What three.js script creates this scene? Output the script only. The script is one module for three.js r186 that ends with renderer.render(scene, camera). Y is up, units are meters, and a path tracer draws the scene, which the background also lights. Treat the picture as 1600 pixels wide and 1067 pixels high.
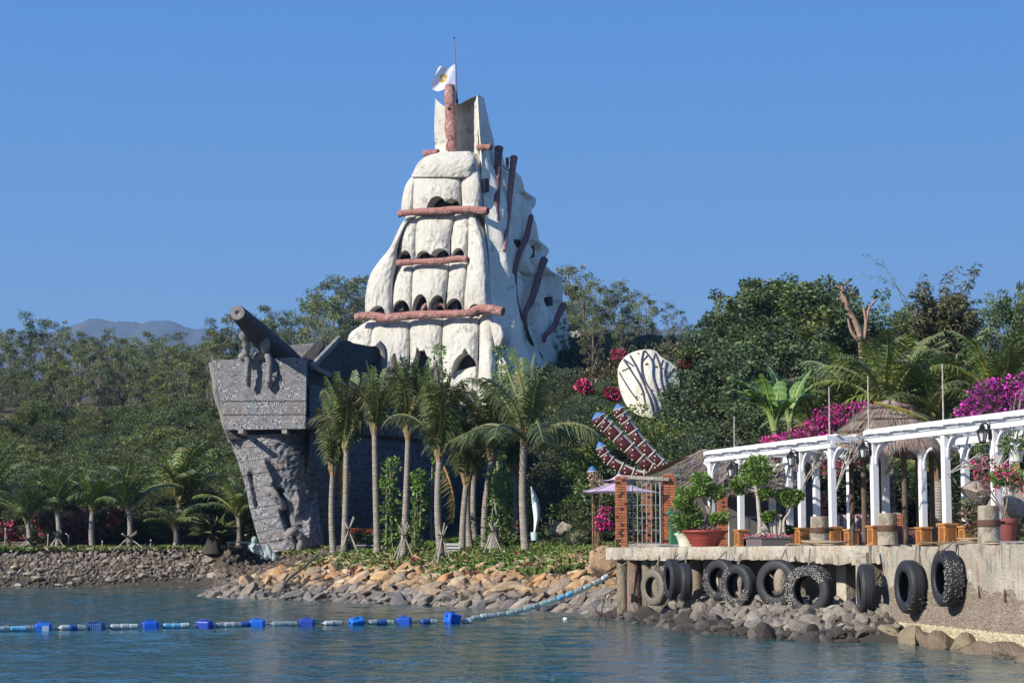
import * as THREE from 'three';
import { mergeGeometries, toCreasedNormals } from 'three/addons/utils/BufferGeometryUtils.js';
import { RoundedBoxGeometry } from 'three/addons/geometries/RoundedBoxGeometry.js';

// ---------------------------------------------------------------- camera, sky, sun, exposure
const scene = new THREE.Scene();
const FOCAL = 3000, EYE = 1.7, PITCH = Math.atan(333.5 / FOCAL);          // focal length in photograph pixels
const camera = new THREE.PerspectiveCamera(2 * Math.atan(533.5 / FOCAL) * 180 / Math.PI, 1024 / 682, 0.5, 20000);
camera.position.set(0, EYE, 0); camera.rotation.x = PITCH;
scene.add(camera);
const renderer = new THREE.WebGLRenderer();
renderer.setSize(1024, 682);
renderer.toneMapping = THREE.LinearToneMapping; renderer.toneMappingExposure = 1.55;
renderer.shadowMap.enabled = true;

const SUN = new THREE.Vector3(-0.71, 0.52, 0.49).normalize();
const sun = new THREE.DirectionalLight(new THREE.Color(1, 0.93, 0.82), 4.6);
sun.position.copy(SUN).multiplyScalar(200).add(new THREE.Vector3(0, 0, -80)); sun.target.position.set(0, 0, -80);
sun.castShadow = true; sun.shadow.radius = 1;
Object.assign(sun.shadow.camera, { left: -120, right: 120, top: 100, bottom: -100, near: 1, far: 600 });
scene.add(sun, sun.target);

{ // clear blue sky, paler towards the horizon
  const W = 256, H = 512, data = new Float32Array(W * H * 4);
  const keys = [[0, .60, .68, .76], [3.2, .36, .50, .70], [6.5, .185, .375, .675], [9, .142, .335, .68], [16, .088, .270, .685], [28, .072, .225, .60], [55, .062, .185, .52], [90, .058, .165, .47]];
  for (let j = 0; j < H; j++) {
    const el = Math.max(0, ((j + .5) / H - .5) * 180);
    let k = 0; while (k < keys.length - 2 && el > keys[k + 1][0]) k++;
    const a = keys[k], b = keys[k + 1], t = Math.min(1, (el - a[0]) / (b[0] - a[0]));
    for (let i = 0; i < W; i++) for (let c = 0; c < 4; c++) data[(j * W + i) * 4 + c] = c == 3 ? 1 : (c ? .67 : .62) * (a[c + 1] + (b[c + 1] - a[c + 1]) * t);
  }
  const t = new THREE.DataTexture(data, W, H, THREE.RGBAFormat, THREE.FloatType);
  t.mapping = THREE.EquirectangularReflectionMapping; t.magFilter = THREE.LinearFilter; t.minFilter = THREE.LinearFilter; t.needsUpdate = true;
  scene.background = t; scene.environment = t;
}
scene.fog = new THREE.FogExp2(new THREE.Color(.38, .60, 1.0), 0.00013);

// ---------------------------------------------------------------- helpers
const V = (x, y, z) => new THREE.Vector3(x, y, z);
function rng(seed) { let s = seed | 0; return () => { s = (s + 0x6d2b79f5) | 0; let t = Math.imul(s ^ (s >>> 15), 1 | s); t = (t + Math.imul(t ^ (t >>> 7), 61 | t)) ^ t; return ((t ^ (t >>> 14)) >>> 0) / 4294967296; }; }
const lerp = (a, b, t) => a + (b - a) * t, clamp = (x, a = 0, b = 1) => Math.min(b, Math.max(a, x));
const sstep = (a, b, x) => { const t = clamp((x - a) / (b - a)); return t * t * (3 - 2 * t); };
// a point of the place from where it shows in the photograph (pixels) and its distance in metres
const cP = Math.cos(PITCH), sP = Math.sin(PITCH);
function P(px, py, d) { const a = (px - 800) / FOCAL, b = (533.5 - py) / FOCAL, t = d / (cP - b * sP); return V(a * t, EYE + (b * cP + sP) * t, -d); }
function X(px, d) { return P(px, 867, d).x; }
function hash3(x, y, z) { let h = Math.imul(x, 374761393) ^ Math.imul(y, 668265263) ^ Math.imul(z, 2147483647 ^ 0x5bd1e995); h = Math.imul(h ^ (h >>> 13), 1274126177); return ((h ^ (h >>> 16)) >>> 0) / 4294967296; }
function noise(x, y, z = 0) {
  const i = Math.floor(x), j = Math.floor(y), k = Math.floor(z), f = x - i, g = y - j, h = z - k, u = f * f * (3 - 2 * f), v = g * g * (3 - 2 * g), w = h * h * (3 - 2 * h);
  const L = (a, b, t) => a + (b - a) * t;
  return L(L(L(hash3(i, j, k), hash3(i + 1, j, k), u), L(hash3(i, j + 1, k), hash3(i + 1, j + 1, k), u), v), L(L(hash3(i, j, k + 1), hash3(i + 1, j, k + 1), u), L(hash3(i, j + 1, k + 1), hash3(i + 1, j + 1, k + 1), u), v), w) * 2 - 1;
}
const fbm = (x, y, z = 0, o = 4) => { let s = 0, a = .5; for (let n = 0; n < o; n++) { s += a * noise(x, y, z); x = x * 2.03 + 7.1; y = y * 2.03 + 3.3; z = z * 2.03 + 1.7; a *= .5; } return s; };
// periodic 2D noise for textures that tile
function pnoise(x, y, n, s = 0) { const i = Math.floor(x), j = Math.floor(y), f = x - i, g = y - j, u = f * f * (3 - 2 * f), v = g * g * (3 - 2 * g), m = (a) => ((a % n) + n) % n; return lerp(lerp(hash3(m(i), m(j), s), hash3(m(i + 1), m(j), s), u), lerp(hash3(m(i), m(j + 1), s), hash3(m(i + 1), m(j + 1), s), u), v) * 2 - 1; }
const pfbm = (u, v, n, o = 4, s = 0) => { let r = 0, a = .5; for (let k = 0; k < o; k++) { r += a * pnoise(u * n, v * n, n, s + k); n *= 2; a *= .5; } return r; };

// collects geometry of one mesh
class MB {
  constructor() { this.g = []; }
  add(geo, m, c) {
    let g = geo.index ? geo.clone() : geo.clone(); if (m) g.applyMatrix4(m);
    const n = g.attributes.position.count;
    if (!g.index) g.setIndex([...Array(n).keys()]);
    if (!g.attributes.uv) g.setAttribute('uv', new THREE.BufferAttribute(new Float32Array(n * 2), 2));
    if (!g.attributes.normal) g.computeVertexNormals();
    if (c || !g.attributes.color) { const a = new Float32Array(n * 3), q = c || [1, 1, 1]; for (let i = 0; i < n; i++) a.set(q, i * 3); g.setAttribute('color', new THREE.BufferAttribute(a, 3)); }
    for (const k of Object.keys(g.attributes)) if (!['position', 'normal', 'uv', 'color'].includes(k)) g.deleteAttribute(k);
    this.g.push(g); return this;
  }
  bar(A, B, w, h, c, bevel = .006) { // a squared beam from A to B
    const d = B.clone().sub(A), l = d.length(), z = d.normalize(), up = Math.abs(z.y) > .9 ? V(0, 0, 1) : V(0, 1, 0), x = up.clone().cross(z).normalize(), y = z.clone().cross(x);
    const g = bevel ? new RoundedBoxGeometry(w, h, l, 1, Math.min(bevel, w / 3, h / 3)) : new THREE.BoxGeometry(w, h, l);
    boxUV(g, w, h, l);
    return this.add(g, new THREE.Matrix4().makeBasis(x, y, z).setPosition(A.clone().add(B).multiplyScalar(.5)), c);
  }
  box(x, y, z, sx, sy, sz, turn = 0, c, bevel = .006) {
    const g = bevel ? new RoundedBoxGeometry(sx, sy, sz, 1, Math.min(bevel, sx / 3, sy / 3, sz / 3)) : new THREE.BoxGeometry(sx, sy, sz);
    boxUV(g, sx, sy, sz);
    return this.add(g, new THREE.Matrix4().makeRotationY(turn).setPosition(x, y, z), c);
  }
  tube(pts, rad, seg = 8, c, caps = true, bump) {
    const n = pts.length, pos = [], uv = [], idx = []; let prev = null, len = 0;
    for (let i = 0; i < n; i++) {
      const t = (i == 0 ? pts[1].clone().sub(pts[0]) : i == n - 1 ? pts[n - 1].clone().sub(pts[n - 2]) : pts[i + 1].clone().sub(pts[i - 1])).normalize();
      let nx = prev ? prev.clone().sub(t.clone().multiplyScalar(prev.dot(t))) : (Math.abs(t.y) > .9 ? V(1, 0, 0) : V(0, 1, 0)).cross(t); nx.normalize(); prev = nx;
      const ny = t.clone().cross(nx), r = Array.isArray(rad) ? rad[i] : typeof rad == 'function' ? rad(i / (n - 1)) : rad;
      if (i) len += pts[i].distanceTo(pts[i - 1]);
      for (let k = 0; k <= seg; k++) { const a = k / seg * Math.PI * 2, rr = bump ? r * bump(i / (n - 1), k % seg) : r, p = pts[i].clone().addScaledVector(nx, Math.cos(a) * rr).addScaledVector(ny, Math.sin(a) * rr); pos.push(p.x, p.y, p.z); uv.push(k / seg * 6.28 * r, len); }
    }
    for (let i = 0; i < n - 1; i++) for (let k = 0; k < seg; k++) { const a = i * (seg + 1) + k, b = a + seg + 1; idx.push(a, a + 1, b, a + 1, b + 1, b); }
    const g = raw(pos, uv, idx); fixSeam(g, n, seg); this.add(g, null, c);
    if (caps) for (const e of [0, n - 1]) {
      const p2 = [], u2 = [], i2 = [], ce = pts[e]; p2.push(ce.x, ce.y, ce.z); u2.push(0, 0);
      for (let k = 0; k <= seg; k++) { const o = (e * (seg + 1) + k) * 3; p2.push(pos[o], pos[o + 1], pos[o + 2]); u2.push(Math.cos(k / seg * 6.28) * .1, Math.sin(k / seg * 6.28) * .1); }
      for (let k = 1; k <= seg; k++) e ? i2.push(0, k, k + 1) : i2.push(0, k + 1, k);
      this.add(raw(p2, u2, i2), null, c);
    }
    return this;
  }
  grid(nu, nv, f, uvf, c) { // f(u, v) -> Vector3; u runs across, v down: front faces the side from which u runs to the right
    const pos = [], uv = [], idx = [], col = [];
    for (let j = 0; j <= nv; j++) for (let i = 0; i <= nu; i++) { const p = f(i / nu, j / nv); pos.push(p.x, p.y, p.z); const q = uvf ? uvf(p, i / nu, j / nv) : [p.x, p.y]; uv.push(q[0], q[1]); if (typeof c == 'function') col.push(...c(p, i / nu, j / nv)); }
    for (let j = 0; j < nv; j++) for (let i = 0; i < nu; i++) { const a = j * (nu + 1) + i, b = a + nu + 1; idx.push(a, b, a + 1, a + 1, b, b + 1); }
    const g = raw(pos, uv, idx); if (col.length) g.setAttribute('color', new THREE.Float32BufferAttribute(col, 3));
    return this.add(g, null, typeof c == 'function' ? undefined : c);
  }
  geo() { const g = this.g.length == 1 ? this.g[0] : mergeGeometries(this.g); return g; }
  mesh(name, mat, parent) { const m = new THREE.Mesh(this.geo(), mat); m.castShadow = m.receiveShadow = true; m.name = name; (parent || scene).add(m); return m; }
}
function raw(pos, uv, idx) { const g = new THREE.BufferGeometry(); g.setAttribute('position', new THREE.Float32BufferAttribute(pos, 3)); g.setAttribute('uv', new THREE.Float32BufferAttribute(uv, 2)); g.setIndex(idx); g.computeVertexNormals(); return g; }
function fixSeam(g, n, seg) { const a = g.attributes.normal; for (let i = 0; i < n; i++) { const p = i * (seg + 1), q = p + seg, s = V(a.getX(p) + a.getX(q), a.getY(p) + a.getY(q), a.getZ(p) + a.getZ(q)).normalize(); a.setXYZ(p, s.x, s.y, s.z); a.setXYZ(q, s.x, s.y, s.z); } }
function boxUV(g, w, h, l) { const p = g.attributes.position, n = g.attributes.normal, u = g.attributes.uv; for (let i = 0; i < p.count; i++) { const ax = Math.abs(n.getX(i)), ay = Math.abs(n.getY(i)), az = Math.abs(n.getZ(i)); if (ax > ay && ax > az) u.setXY(i, p.getY(i), p.getZ(i)); else if (ay > az) u.setXY(i, p.getX(i), p.getZ(i)); else u.setXY(i, p.getX(i), p.getY(i)); } }
// a thick plate with the given outline (photograph pixels), its face at depth dep(px, py)
function plate(b, poly, dep, thick, c, back = V(0, 0, -1), uvs = 1) {
  const D = typeof dep == 'function' ? dep : () => dep, sh = poly.map((p) => new THREE.Vector2(p[0], -p[1])), ccw = !THREE.ShapeUtils.isClockWise(sh);
  if (!ccw) { poly = poly.slice().reverse(); sh.reverse(); }
  const tri = THREE.ShapeUtils.triangulateShape(sh, []), F = poly.map((p) => P(p[0], p[1], D(p[0], p[1]))), K = F.map((p) => p.clone().addScaledVector(back, thick));
  const face = (pts, flip) => { const pos = [], uv = [], idx = []; for (const p of pts) { pos.push(p.x, p.y, p.z); uv.push(p.x * uvs, p.y * uvs); } for (const t of tri) flip ? idx.push(t[0], t[2], t[1]) : idx.push(...t); b.add(raw(pos, uv, idx), null, c); };
  face(F); face(K, true);
  for (let i = 0; i < F.length; i++) { const j = (i + 1) % F.length, pos = [], l = F[i].distanceTo(F[j]); for (const p of [F[i], K[i], K[j], F[j]]) pos.push(p.x, p.y, p.z); b.add(raw(pos, [0, 0, thick, 0, thick, l, 0, l], [0, 1, 2, 0, 2, 3]), null, c); }
  return b;
}
const curve = (pts, n) => new THREE.CatmullRomCurve3(pts, false, 'centripetal').getPoints(n);
function poly2(pts) { // evenly read polyline / smooth curve through [x, y] pairs
  const c = pts.length > 2 ? new THREE.CatmullRomCurve3(pts.map((p) => V(p[0], p[1], 0)), false, 'centripetal') : new THREE.LineCurve3(V(...pts[0], 0), V(...pts[1], 0));
  return (t) => c.getPoint(clamp(t));
}

const used = new Map();
function numbered(name) { const n = used.get(name) ?? 0; used.set(name, n + 1); return n ? name + '_' + String(n).padStart(3, '0') : name; }
function thing(name, label, category, pos = V(0, 0, 0), turn = 0, group) {
  const o = new THREE.Group(); o.name = numbered(name); o.position.copy(pos); o.rotation.y = turn; o.userData = { label, category }; if (group) o.userData.group = group; scene.add(o); return o;
}
function tag(o, label, category, group) { o.name = numbered(o.name); o.userData = { label, category }; if (group) o.userData.group = group; return o; }
function struct(o, label) { o.name = numbered(o.name); o.userData.kind = 'structure'; if (label) o.userData.label = label; return o; }
function stuff(o, label) { o.userData.kind = 'stuff'; if (label) o.userData.label = label; return o; }
function part(name, geo, mat, parent) { const m = new THREE.Mesh(geo, mat); m.name = name; m.castShadow = m.receiveShadow = true; parent.add(m); return m; }

// ---------------------------------------------------------------- textures and materials
const S = (x) => Math.round(255 * clamp(x <= .0031308 ? 12.92 * x : 1.055 * Math.pow(x, 1 / 2.4) - .055));
function tex(n, f, color = true, m = n) { // f(u, v) -> linear [r, g, b] or a number
  const d = new Uint8Array(n * m * 4);
  for (let j = 0; j < m; j++) for (let i = 0; i < n; i++) { const q = f((i + .5) / n, (j + .5) / m), o = (j * n + i) * 4; if (color) { d[o] = S(q[0]); d[o + 1] = S(q[1]); d[o + 2] = S(q[2]); } else d[o] = d[o + 1] = d[o + 2] = Math.round(255 * clamp(q)); d[o + 3] = 255; }
  const t = new THREE.DataTexture(d, n, m); t.wrapS = t.wrapT = THREE.RepeatWrapping; t.magFilter = THREE.LinearFilter; t.minFilter = THREE.LinearMipmapLinearFilter; if (color) t.colorSpace = THREE.SRGBColorSpace; t.needsUpdate = true; return t;
}
const rep = (t, m) => { const c = t.clone(); c.repeat.set(1 / m, 1 / m); c.needsUpdate = true; return c; };
const mix3 = (a, b, t) => [lerp(a[0], b[0], t), lerp(a[1], b[1], t), lerp(a[2], b[2], t)];
function mat(o) { return new THREE.MeshPhysicalMaterial({ vertexColors: true, roughness: .8, ...o }); }
const C = (r, g, b) => new THREE.Color().setRGB(r, g, b);
const grainBump = tex(256, (u, v) => .5 + .5 * pfbm(u, v, 16, 4, 3), false);
const grainCol = tex(512, (u, v) => { const a = .86 + .3 * pfbm(u, v, 6, 5, 11) + .10 * pnoise(u * 128, v * 128, 128, 5); return [a, a, a]; });
const plasterCol = tex(1024, (u, v) => {
  let a = mix3([.57, .55, .495], [.44, .42, .37], clamp(.4 + 1.1 * pfbm(u, v, 5, 5, 21)));
  const st = sstep(.30, .5, pfbm(u, v, 9, 4, 31)) * sstep(-.1, .35, pnoise(u * 60, v * 60, 60, 8)); a = mix3(a, [.36, .34, .29], st * .4);
  const streak = sstep(.16, .5, pnoise(u * 64, v * 5, 64, 44) * .6 + pfbm(u, v, 8, 3, 6)); a = mix3(a, [.36, .34, .285], streak * .38); return mix3(a, [.20, .19, .165], sstep(.34, .46, pfbm(u, v, 22, 3, 66)) * .45);
});
const plasterBump = tex(512, (u, v) => .5 + .42 * pfbm(u, v, 12, 4, 17) + .18 * pnoise(u * 90, v * 90, 90, 3), false);
const concreteCol = tex(1024, (u, v) => {
  let a = mix3([.46, .41, .33], [.31, .275, .215], clamp(.45 + 1.2 * pfbm(u, v, 4, 5, 51)));
  a = mix3(a, [.52, .49, .43], sstep(.22, .45, pfbm(u, v, 7, 4, 61)) * .55);
  a = mix3(a, [.12, .11, .09], sstep(.22, .5, pnoise(u * 70, v * 4, 70, 71) * .5 + pfbm(u, v, 10, 3, 72)) * .5);
  a = mix3(a, [.30, .15, .07], sstep(.42, .6, pnoise(u * 40, v * 4, 40, 81) * .5 + pfbm(u, v, 12, 3, 82)) * .4);
  const g = 1 + .14 * pnoise(u * 200, v * 200, 200, 9); return a.map((x) => x * g);
});
const concreteBump = tex(512, (u, v) => .5 + .35 * pfbm(u, v, 8, 5, 91) + .2 * pnoise(u * 64, v * 64, 64, 4), false);
// carved, wood-like contour lines with worn paint in the cuts
const contour = (u, v) => { const w = pfbm(u, v, 4, 3, 101) * 1.15 + .22 * pfbm(u, v, 12, 2, 111); return w * 11 + v * 11; };
const carveCol = tex(1024, (u, v) => {
  const c = contour(u, v), f = c - Math.floor(c), line = 1 - sstep(.04, .26, Math.min(f, 1 - f)), n = pfbm(u, v, 24, 4, 121);
  let a = mix3([.31, .305, .32], [.20, .19, .197], clamp(.5 + n)); a = mix3(a, [.27, .185, .15], sstep(.12, .38, pfbm(u, v, 5, 3, 131)) * .36);
  a = mix3(a, [.05, .047, .05], line * .85); a = mix3(a, [.17, .33, .42], sstep(.16, .30, pfbm(u, v, 6, 3, 141)) * sstep(.1, .3, f) * sstep(.6, .35, f) * .62); return a;
});
const carveBump = tex(1024, (u, v) => { const c = contour(u, v), f = c - Math.floor(c); return .8 * sstep(0, .22, Math.min(f, 1 - f)) + .2 * (.5 + .5 * pfbm(u, v, 24, 4, 121)); }, false);
const woodCol = tex(512, (u, v) => { const r = pnoise(u * 40, v * 3, 40, 151) * .5 + pnoise(u * 90, v * 8, 90, 152) * .3, k = .8 + .5 * r; return [k, k * (.98 + .06 * r), k]; });
const whiteWoodCol = tex(512, (u, v) => { const r = pnoise(u * 30, v * 4, 30, 161) * .4 + pfbm(u, v, 6, 4, 162) * .6, st = sstep(.3, .5, pfbm(u, v, 8, 4, 165)); return mix3([.71, .72, .73].map((x) => x * (1 + .06 * r)), [.5, .48, .44], st * .6); });
const logCol = tex(512, (u, v) => { let a = mix3([.36, .165, .14], [.24, .105, .095], clamp(.5 + 1.2 * pfbm(u, v, 5, 4, 171))); a = mix3(a, [.52, .36, .31], sstep(.2, .42, pfbm(u, v, 10, 4, 172)) * .6); return mix3(a, [.07, .04, .04], sstep(.35, .55, pnoise(u * 36, v * 3, 36, 173) * .6 + pfbm(u, v, 14, 3, 174)) * .75); });
const M = {
  plaster: mat({ map: rep(plasterCol, 7), bumpMap: rep(plasterBump, 3), bumpScale: .05, roughness: .92 }),
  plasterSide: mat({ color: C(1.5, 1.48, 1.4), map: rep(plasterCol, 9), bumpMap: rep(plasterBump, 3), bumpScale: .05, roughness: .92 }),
  dark: mat({ color: C(.012, .013, .016), roughness: .4 }),
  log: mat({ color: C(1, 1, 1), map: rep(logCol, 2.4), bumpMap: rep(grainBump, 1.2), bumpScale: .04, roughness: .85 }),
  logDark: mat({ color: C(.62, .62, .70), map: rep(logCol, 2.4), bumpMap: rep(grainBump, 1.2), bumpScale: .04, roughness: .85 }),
  carve: mat({ map: rep(carveCol, 2.9), bumpMap: rep(carveBump, 2.9), bumpScale: .04, roughness: .8 }),
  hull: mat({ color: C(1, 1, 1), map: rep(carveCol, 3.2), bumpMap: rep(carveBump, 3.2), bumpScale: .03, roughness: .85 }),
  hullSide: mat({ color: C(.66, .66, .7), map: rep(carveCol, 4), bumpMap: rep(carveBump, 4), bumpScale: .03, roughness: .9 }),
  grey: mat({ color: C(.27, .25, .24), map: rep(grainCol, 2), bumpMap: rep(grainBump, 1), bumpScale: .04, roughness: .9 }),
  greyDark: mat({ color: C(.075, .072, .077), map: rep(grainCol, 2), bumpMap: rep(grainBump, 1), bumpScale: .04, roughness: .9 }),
  concrete: mat({ map: rep(concreteCol, 3), bumpMap: rep(concreteBump, 1.5), bumpScale: .03, roughness: .93 }),
  rock: mat({ map: rep(grainCol, 1.1), bumpMap: rep(grainBump, .8), bumpScale: .03, roughness: .9 }),
  shell: mat({ roughness: .85 }),
  leaf: mat({ color: C(1.3, 1.3, 1.3), roughness: .55, side: THREE.DoubleSide, transmission: .3, thickness: 0 }),
  leafSolid: mat({ color: C(1.2, 1.2, 1.2), roughness: .5, side: THREE.DoubleSide }),
  bark: mat({ map: rep(grainCol, .6), bumpMap: rep(grainBump, .4), bumpScale: .02, roughness: .95 }),
  white: mat({ map: rep(whiteWoodCol, 1.2), roughness: .55 }),
  orange: mat({ color: C(.52, .235, .06), map: rep(woodCol, .5), roughness: .45 }),
  orangeDark: mat({ color: C(.30, .115, .03), map: rep(woodCol, .5), roughness: .5 }),
  black: mat({ color: C(.015, .015, .017), roughness: .45 }),
  lampGlass: mat({ color: C(.55, .56, .55), roughness: .25 }),
  rubber: mat({ color: C(.022, .023, .027), bumpMap: rep(grainBump, .3), bumpScale: .006, roughness: .62 }),
  barnacle: mat({ roughness: .95 }),
  rope: mat({ color: C(.20, .17, .13), roughness: .95 }),
  rust: mat({ color: C(.11, .055, .035), map: rep(grainCol, .4), roughness: .85 }),
  plain: mat({ roughness: .75 }),
  thatch: mat({ roughness: .95, side: THREE.DoubleSide }),
  bluePlastic: mat({ color: C(.012, .12, .62), map: rep(grainCol, .5), roughness: .42 }),
  clear: mat({ color: C(.50, .60, .62), roughness: .12, transmission: .55, thickness: 0, ior: 1.4 }),
  brick: mat({ map: rep(grainCol, .4), roughness: .9 }),
  metal: mat({ color: C(.32, .33, .33), roughness: .5, metalness: .3 }),
};

// ---------------------------------------------------------------- land, water, mountains
const COAST = [[-900, -108], [-60, -104], [-27, -102], [-16.2, -101.5], [-14.6, -98], [-13.4, -88], [-12.6, -80], [-11.6, -77.6], [-9.5, -75], [-7.3, -72.5], [-3.2, -66], [0, -62], [2.2, -57.5], [2.9, -52], [3.3, -49], [3.8, -44.5], [4.3, -41.8], [5.3, -39.4], [6.9, -37.8], [7.75, -38.2], [8.35, -33], [9.3, -24], [12, 0], [60, 40], [900, 60], [9000, 60], [9000, -9500], [-9000, -9500], [-9000, -108]];
function coast(x, z) { // signed distance to the shore line, positive on land
  let d = 1e9, inside = false;
  for (let i = 0, j = COAST.length - 1; i < COAST.length; j = i++) {
    const [ax, az] = COAST[j], [bx, bz] = COAST[i], ux = bx - ax, uz = bz - az, t = clamp(((x - ax) * ux + (z - az) * uz) / (ux * ux + uz * uz));
    d = Math.min(d, Math.hypot(x - ax - t * ux, z - az - t * uz));
    if ((az > z) != (bz > z) && x < (bx - ax) * (z - az) / (bz - az) + ax) inside = !inside;
  }
  return inside ? d : -d;
}
const Q0 = V(2.55, 0, -52.3), Q1 = V(7.72, 0, -40.3), Q2 = V(8.62, 0, -33), Q3 = V(9.75, 0, -24), DECK = 1.9;
function onDeck(x, z) { // behind the quay's edge
  const side = (a, b) => (b.x - a.x) * (z - a.z) - (b.z - a.z) * (x - a.x);
  return z > -64 && side(Q0, Q1) < 0 && side(Q1, Q2) < .0 ? true : false;
}
function height(x, z) {
  const s = coast(x, z);
  if (s < 0) return Math.max(-2.6, s * .45);
  const d = -z, quay = sstep(1.2, 3.0, x) * sstep(-56, -52, z), wall = sstep(-13, -15.5, x);
  const w = lerp(6.2, 1.7, wall);
  let h = lerp(1.72, 1.95, wall) * Math.pow(clamp(s / w), .9) + lerp(.75, .12, wall) * sstep(w - .5, w + 7.5, s);
  h = lerp(h, Math.min(.62, .34 * s), quay * sstep(9, 5, s));
  h = lerp(h, Math.min(h, 1.6), quay);
  const hx = sstep(-14, 9, x), d0 = lerp(105, 73, hx), H = lerp(13, 14.6, hx), t = clamp((d - d0) / lerp(58, 76, hx));
  h += H * (t * t * (3 - 2 * t)) * (1 + .16 * fbm(x * .03, z * .03, 1.5, 3)) * (1 - .6 * sstep(230, 600, d));
  if (t > 0) h += .5 * t * fbm(x * .18, z * .18, 4.5, 3);
  return h + .04 * noise(x * 1.7, z * 1.7) * (s > 6 ? 1 : .4);
}
const lines = (fine0, fine1, step, far0, far1) => { const a = []; for (let x = fine0; x <= fine1 + 1e-6; x += step) a.push(x); let g = step; for (let x = fine1; x < far1;) { g *= 1.28; x = Math.min(far1, x + g); a.push(x); } g = step; for (let x = fine0; x > far0;) { g *= 1.28; x = Math.max(far0, x - g); a.unshift(x); } return a; };
function sheet(xs, zs, f, col, uvm = 1) {
  const pos = [], uv = [], c = [], idx = [], n = xs.length;
  for (const z of zs) for (const x of xs) { const y = f(x, z); pos.push(x, y, z); uv.push(x * uvm, z * uvm); if (col) c.push(...col(x, y, z)); }
  for (let j = 0; j < zs.length - 1; j++) for (let i = 0; i < n - 1; i++) { const a = j * n + i, b = a + n; idx.push(a, b, a + 1, a + 1, b, b + 1); }
  const g = raw(pos, uv, idx); if (col) g.setAttribute('color', new THREE.Float32BufferAttribute(c, 3)); return g;
}
{
  const g = sheet(lines(-46, 26, .9, -9000, 9000), lines(-200, -22, .9, -9500, 400), height, (x, y, z) => {
    const n = fbm(x * .4, z * .4, 2, 4); return y < .7 ? [.055, .046, .034] : mix3([.07, .062, .032], [.13, .10, .06], clamp(.5 + n));
  });
  const m = part('ground', g, mat({ map: rep(grainCol, 2), roughness: .97 }), scene); struct(m);
  // sea: small wind ripples over slow undulation
  const R = rng(7), waves = [];
  for (let i = 0; i < 30; i++) { const L = .45 * Math.pow(4.6, R()), a = -1.15 + (R() - .5) * 1.9; waves.push([Math.cos(a) * 6.283 / L, Math.sin(a) * 6.283 / L, R() * 6.28, .0024 * Math.pow(L, .8)]); }
  const wave = (x, z) => { let y = 0; const k = .75 + .4 * sstep(-.35, .4, fbm(x * .08, z * .05, 9, 3)); for (const w of waves) y += w[3] * Math.sin(w[0] * x + w[1] * z + w[2] + .8 * Math.sin(.3 * w[0] * z)); return y * k; };
  const wg = sheet(lines(-36, 13, .15, -9000, 9000), lines(-104, -20, .15, -300, 4000), (x, z) => (x > -37 && x < 14 && z < -19 && z > -105 ? wave(x, z) : 0));
  const ripple = tex(512, (u, v) => .5 + .45 * pfbm(u, v, 10, 4, 201), false);
  const wm = part('water', wg, new THREE.MeshPhysicalMaterial({ color: C(.018, .08, .094), roughness: .08, ior: 1.333, specularIntensity: 1, bumpMap: rep(ripple, 1.7), bumpScale: .032 }), scene); struct(wm);
}
{ // hazy mountains far behind
  const ridge = (px) => 517 - 19 * Math.exp(-(((px - 190) / 95) ** 2)) - 10 * Math.exp(-(((px - 262) / 26) ** 2)) - 8 * Math.exp(-(((px - 140) / 22) ** 2)) - 6 * Math.exp(-(((px - 310) / 24) ** 2)) - 5 * Math.exp(-(((px - 1090) / 60) ** 2)) - 18 * Math.exp(-(((px - 900) / 90) ** 2)) * .3 + 3.5 * noise(px * .03, 3) + 2.5 * noise(px * .1, 9) + .8 * noise(px * .4, 2);
  const D = 5200, b = new MB();
  b.grid(420, 26, (u, v) => { const px = lerp(-500, 2100, u), top = P(px, ridge(px), D), t = Math.abs(v - .5) * 2, y = top.y * Math.pow(1 - t, .9) + (1 - t) * t * 4 * 70 * fbm(px * .02, v * 6, 4, 4) - 5; return V(top.x, y, -D - (v < .5 ? -1 : 1) * t * 1500); }, null, (p) => mix3([.028, .042, .02], [.07, .068, .04], clamp(.5 + 1.2 * fbm(p.x * .004, p.y * .01, p.z * .004))));
  struct(b.mesh('mountain', mat({ roughness: 1 })), 'hazy blue mountain range far beyond the wooded hill');
}
// one rock: a lump cut by random planes
function rockGeo(seed, flat = .7, detail = 2) {
  const R = rng(seed), g0 = new THREE.IcosahedronGeometry(1, detail), p = g0.attributes.position, pl = [];
  for (let i = 0; i < 11; i++) pl.push([V(R() - .5, R() - .5, R() - .5).normalize(), .52 + .42 * R()]);
  const v = V(0, 0, 0);
  for (let i = 0; i < p.count; i++) { v.fromBufferAttribute(p, i).normalize(); let r = 1.05; for (const [n, d] of pl) { const k = n.dot(v); if (k > .02) r = Math.min(r, d / k); } r *= 1 + .05 * noise(v.x * 5 + seed, v.y * 5, v.z * 5); p.setXYZ(i, v.x * r, v.y * r * flat, v.z * r); }
  g0.deleteAttribute('normal'); g0.deleteAttribute('uv');
  let g = g0; const uv = []; for (let i = 0; i < p.count; i++) uv.push(p.getX(i) + p.getZ(i) * .5, p.getY(i) + p.getZ(i) * .6);
  g.setAttribute('uv', new THREE.Float32BufferAttribute(uv, 2)); g = toCreasedNormals(g, .3);
  const c = new Float32Array(g.attributes.position.count * 3), q = g.attributes.position; for (let i = 0; i < q.count; i++) { const k = .92 + .2 * noise(q.getX(i) * 2.5 + seed, q.getY(i) * 2.5, q.getZ(i) * 2.5); c.set([k, k, k], i * 3); }
  g.setAttribute('color', new THREE.BufferAttribute(c, 3)); return g;
}
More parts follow.
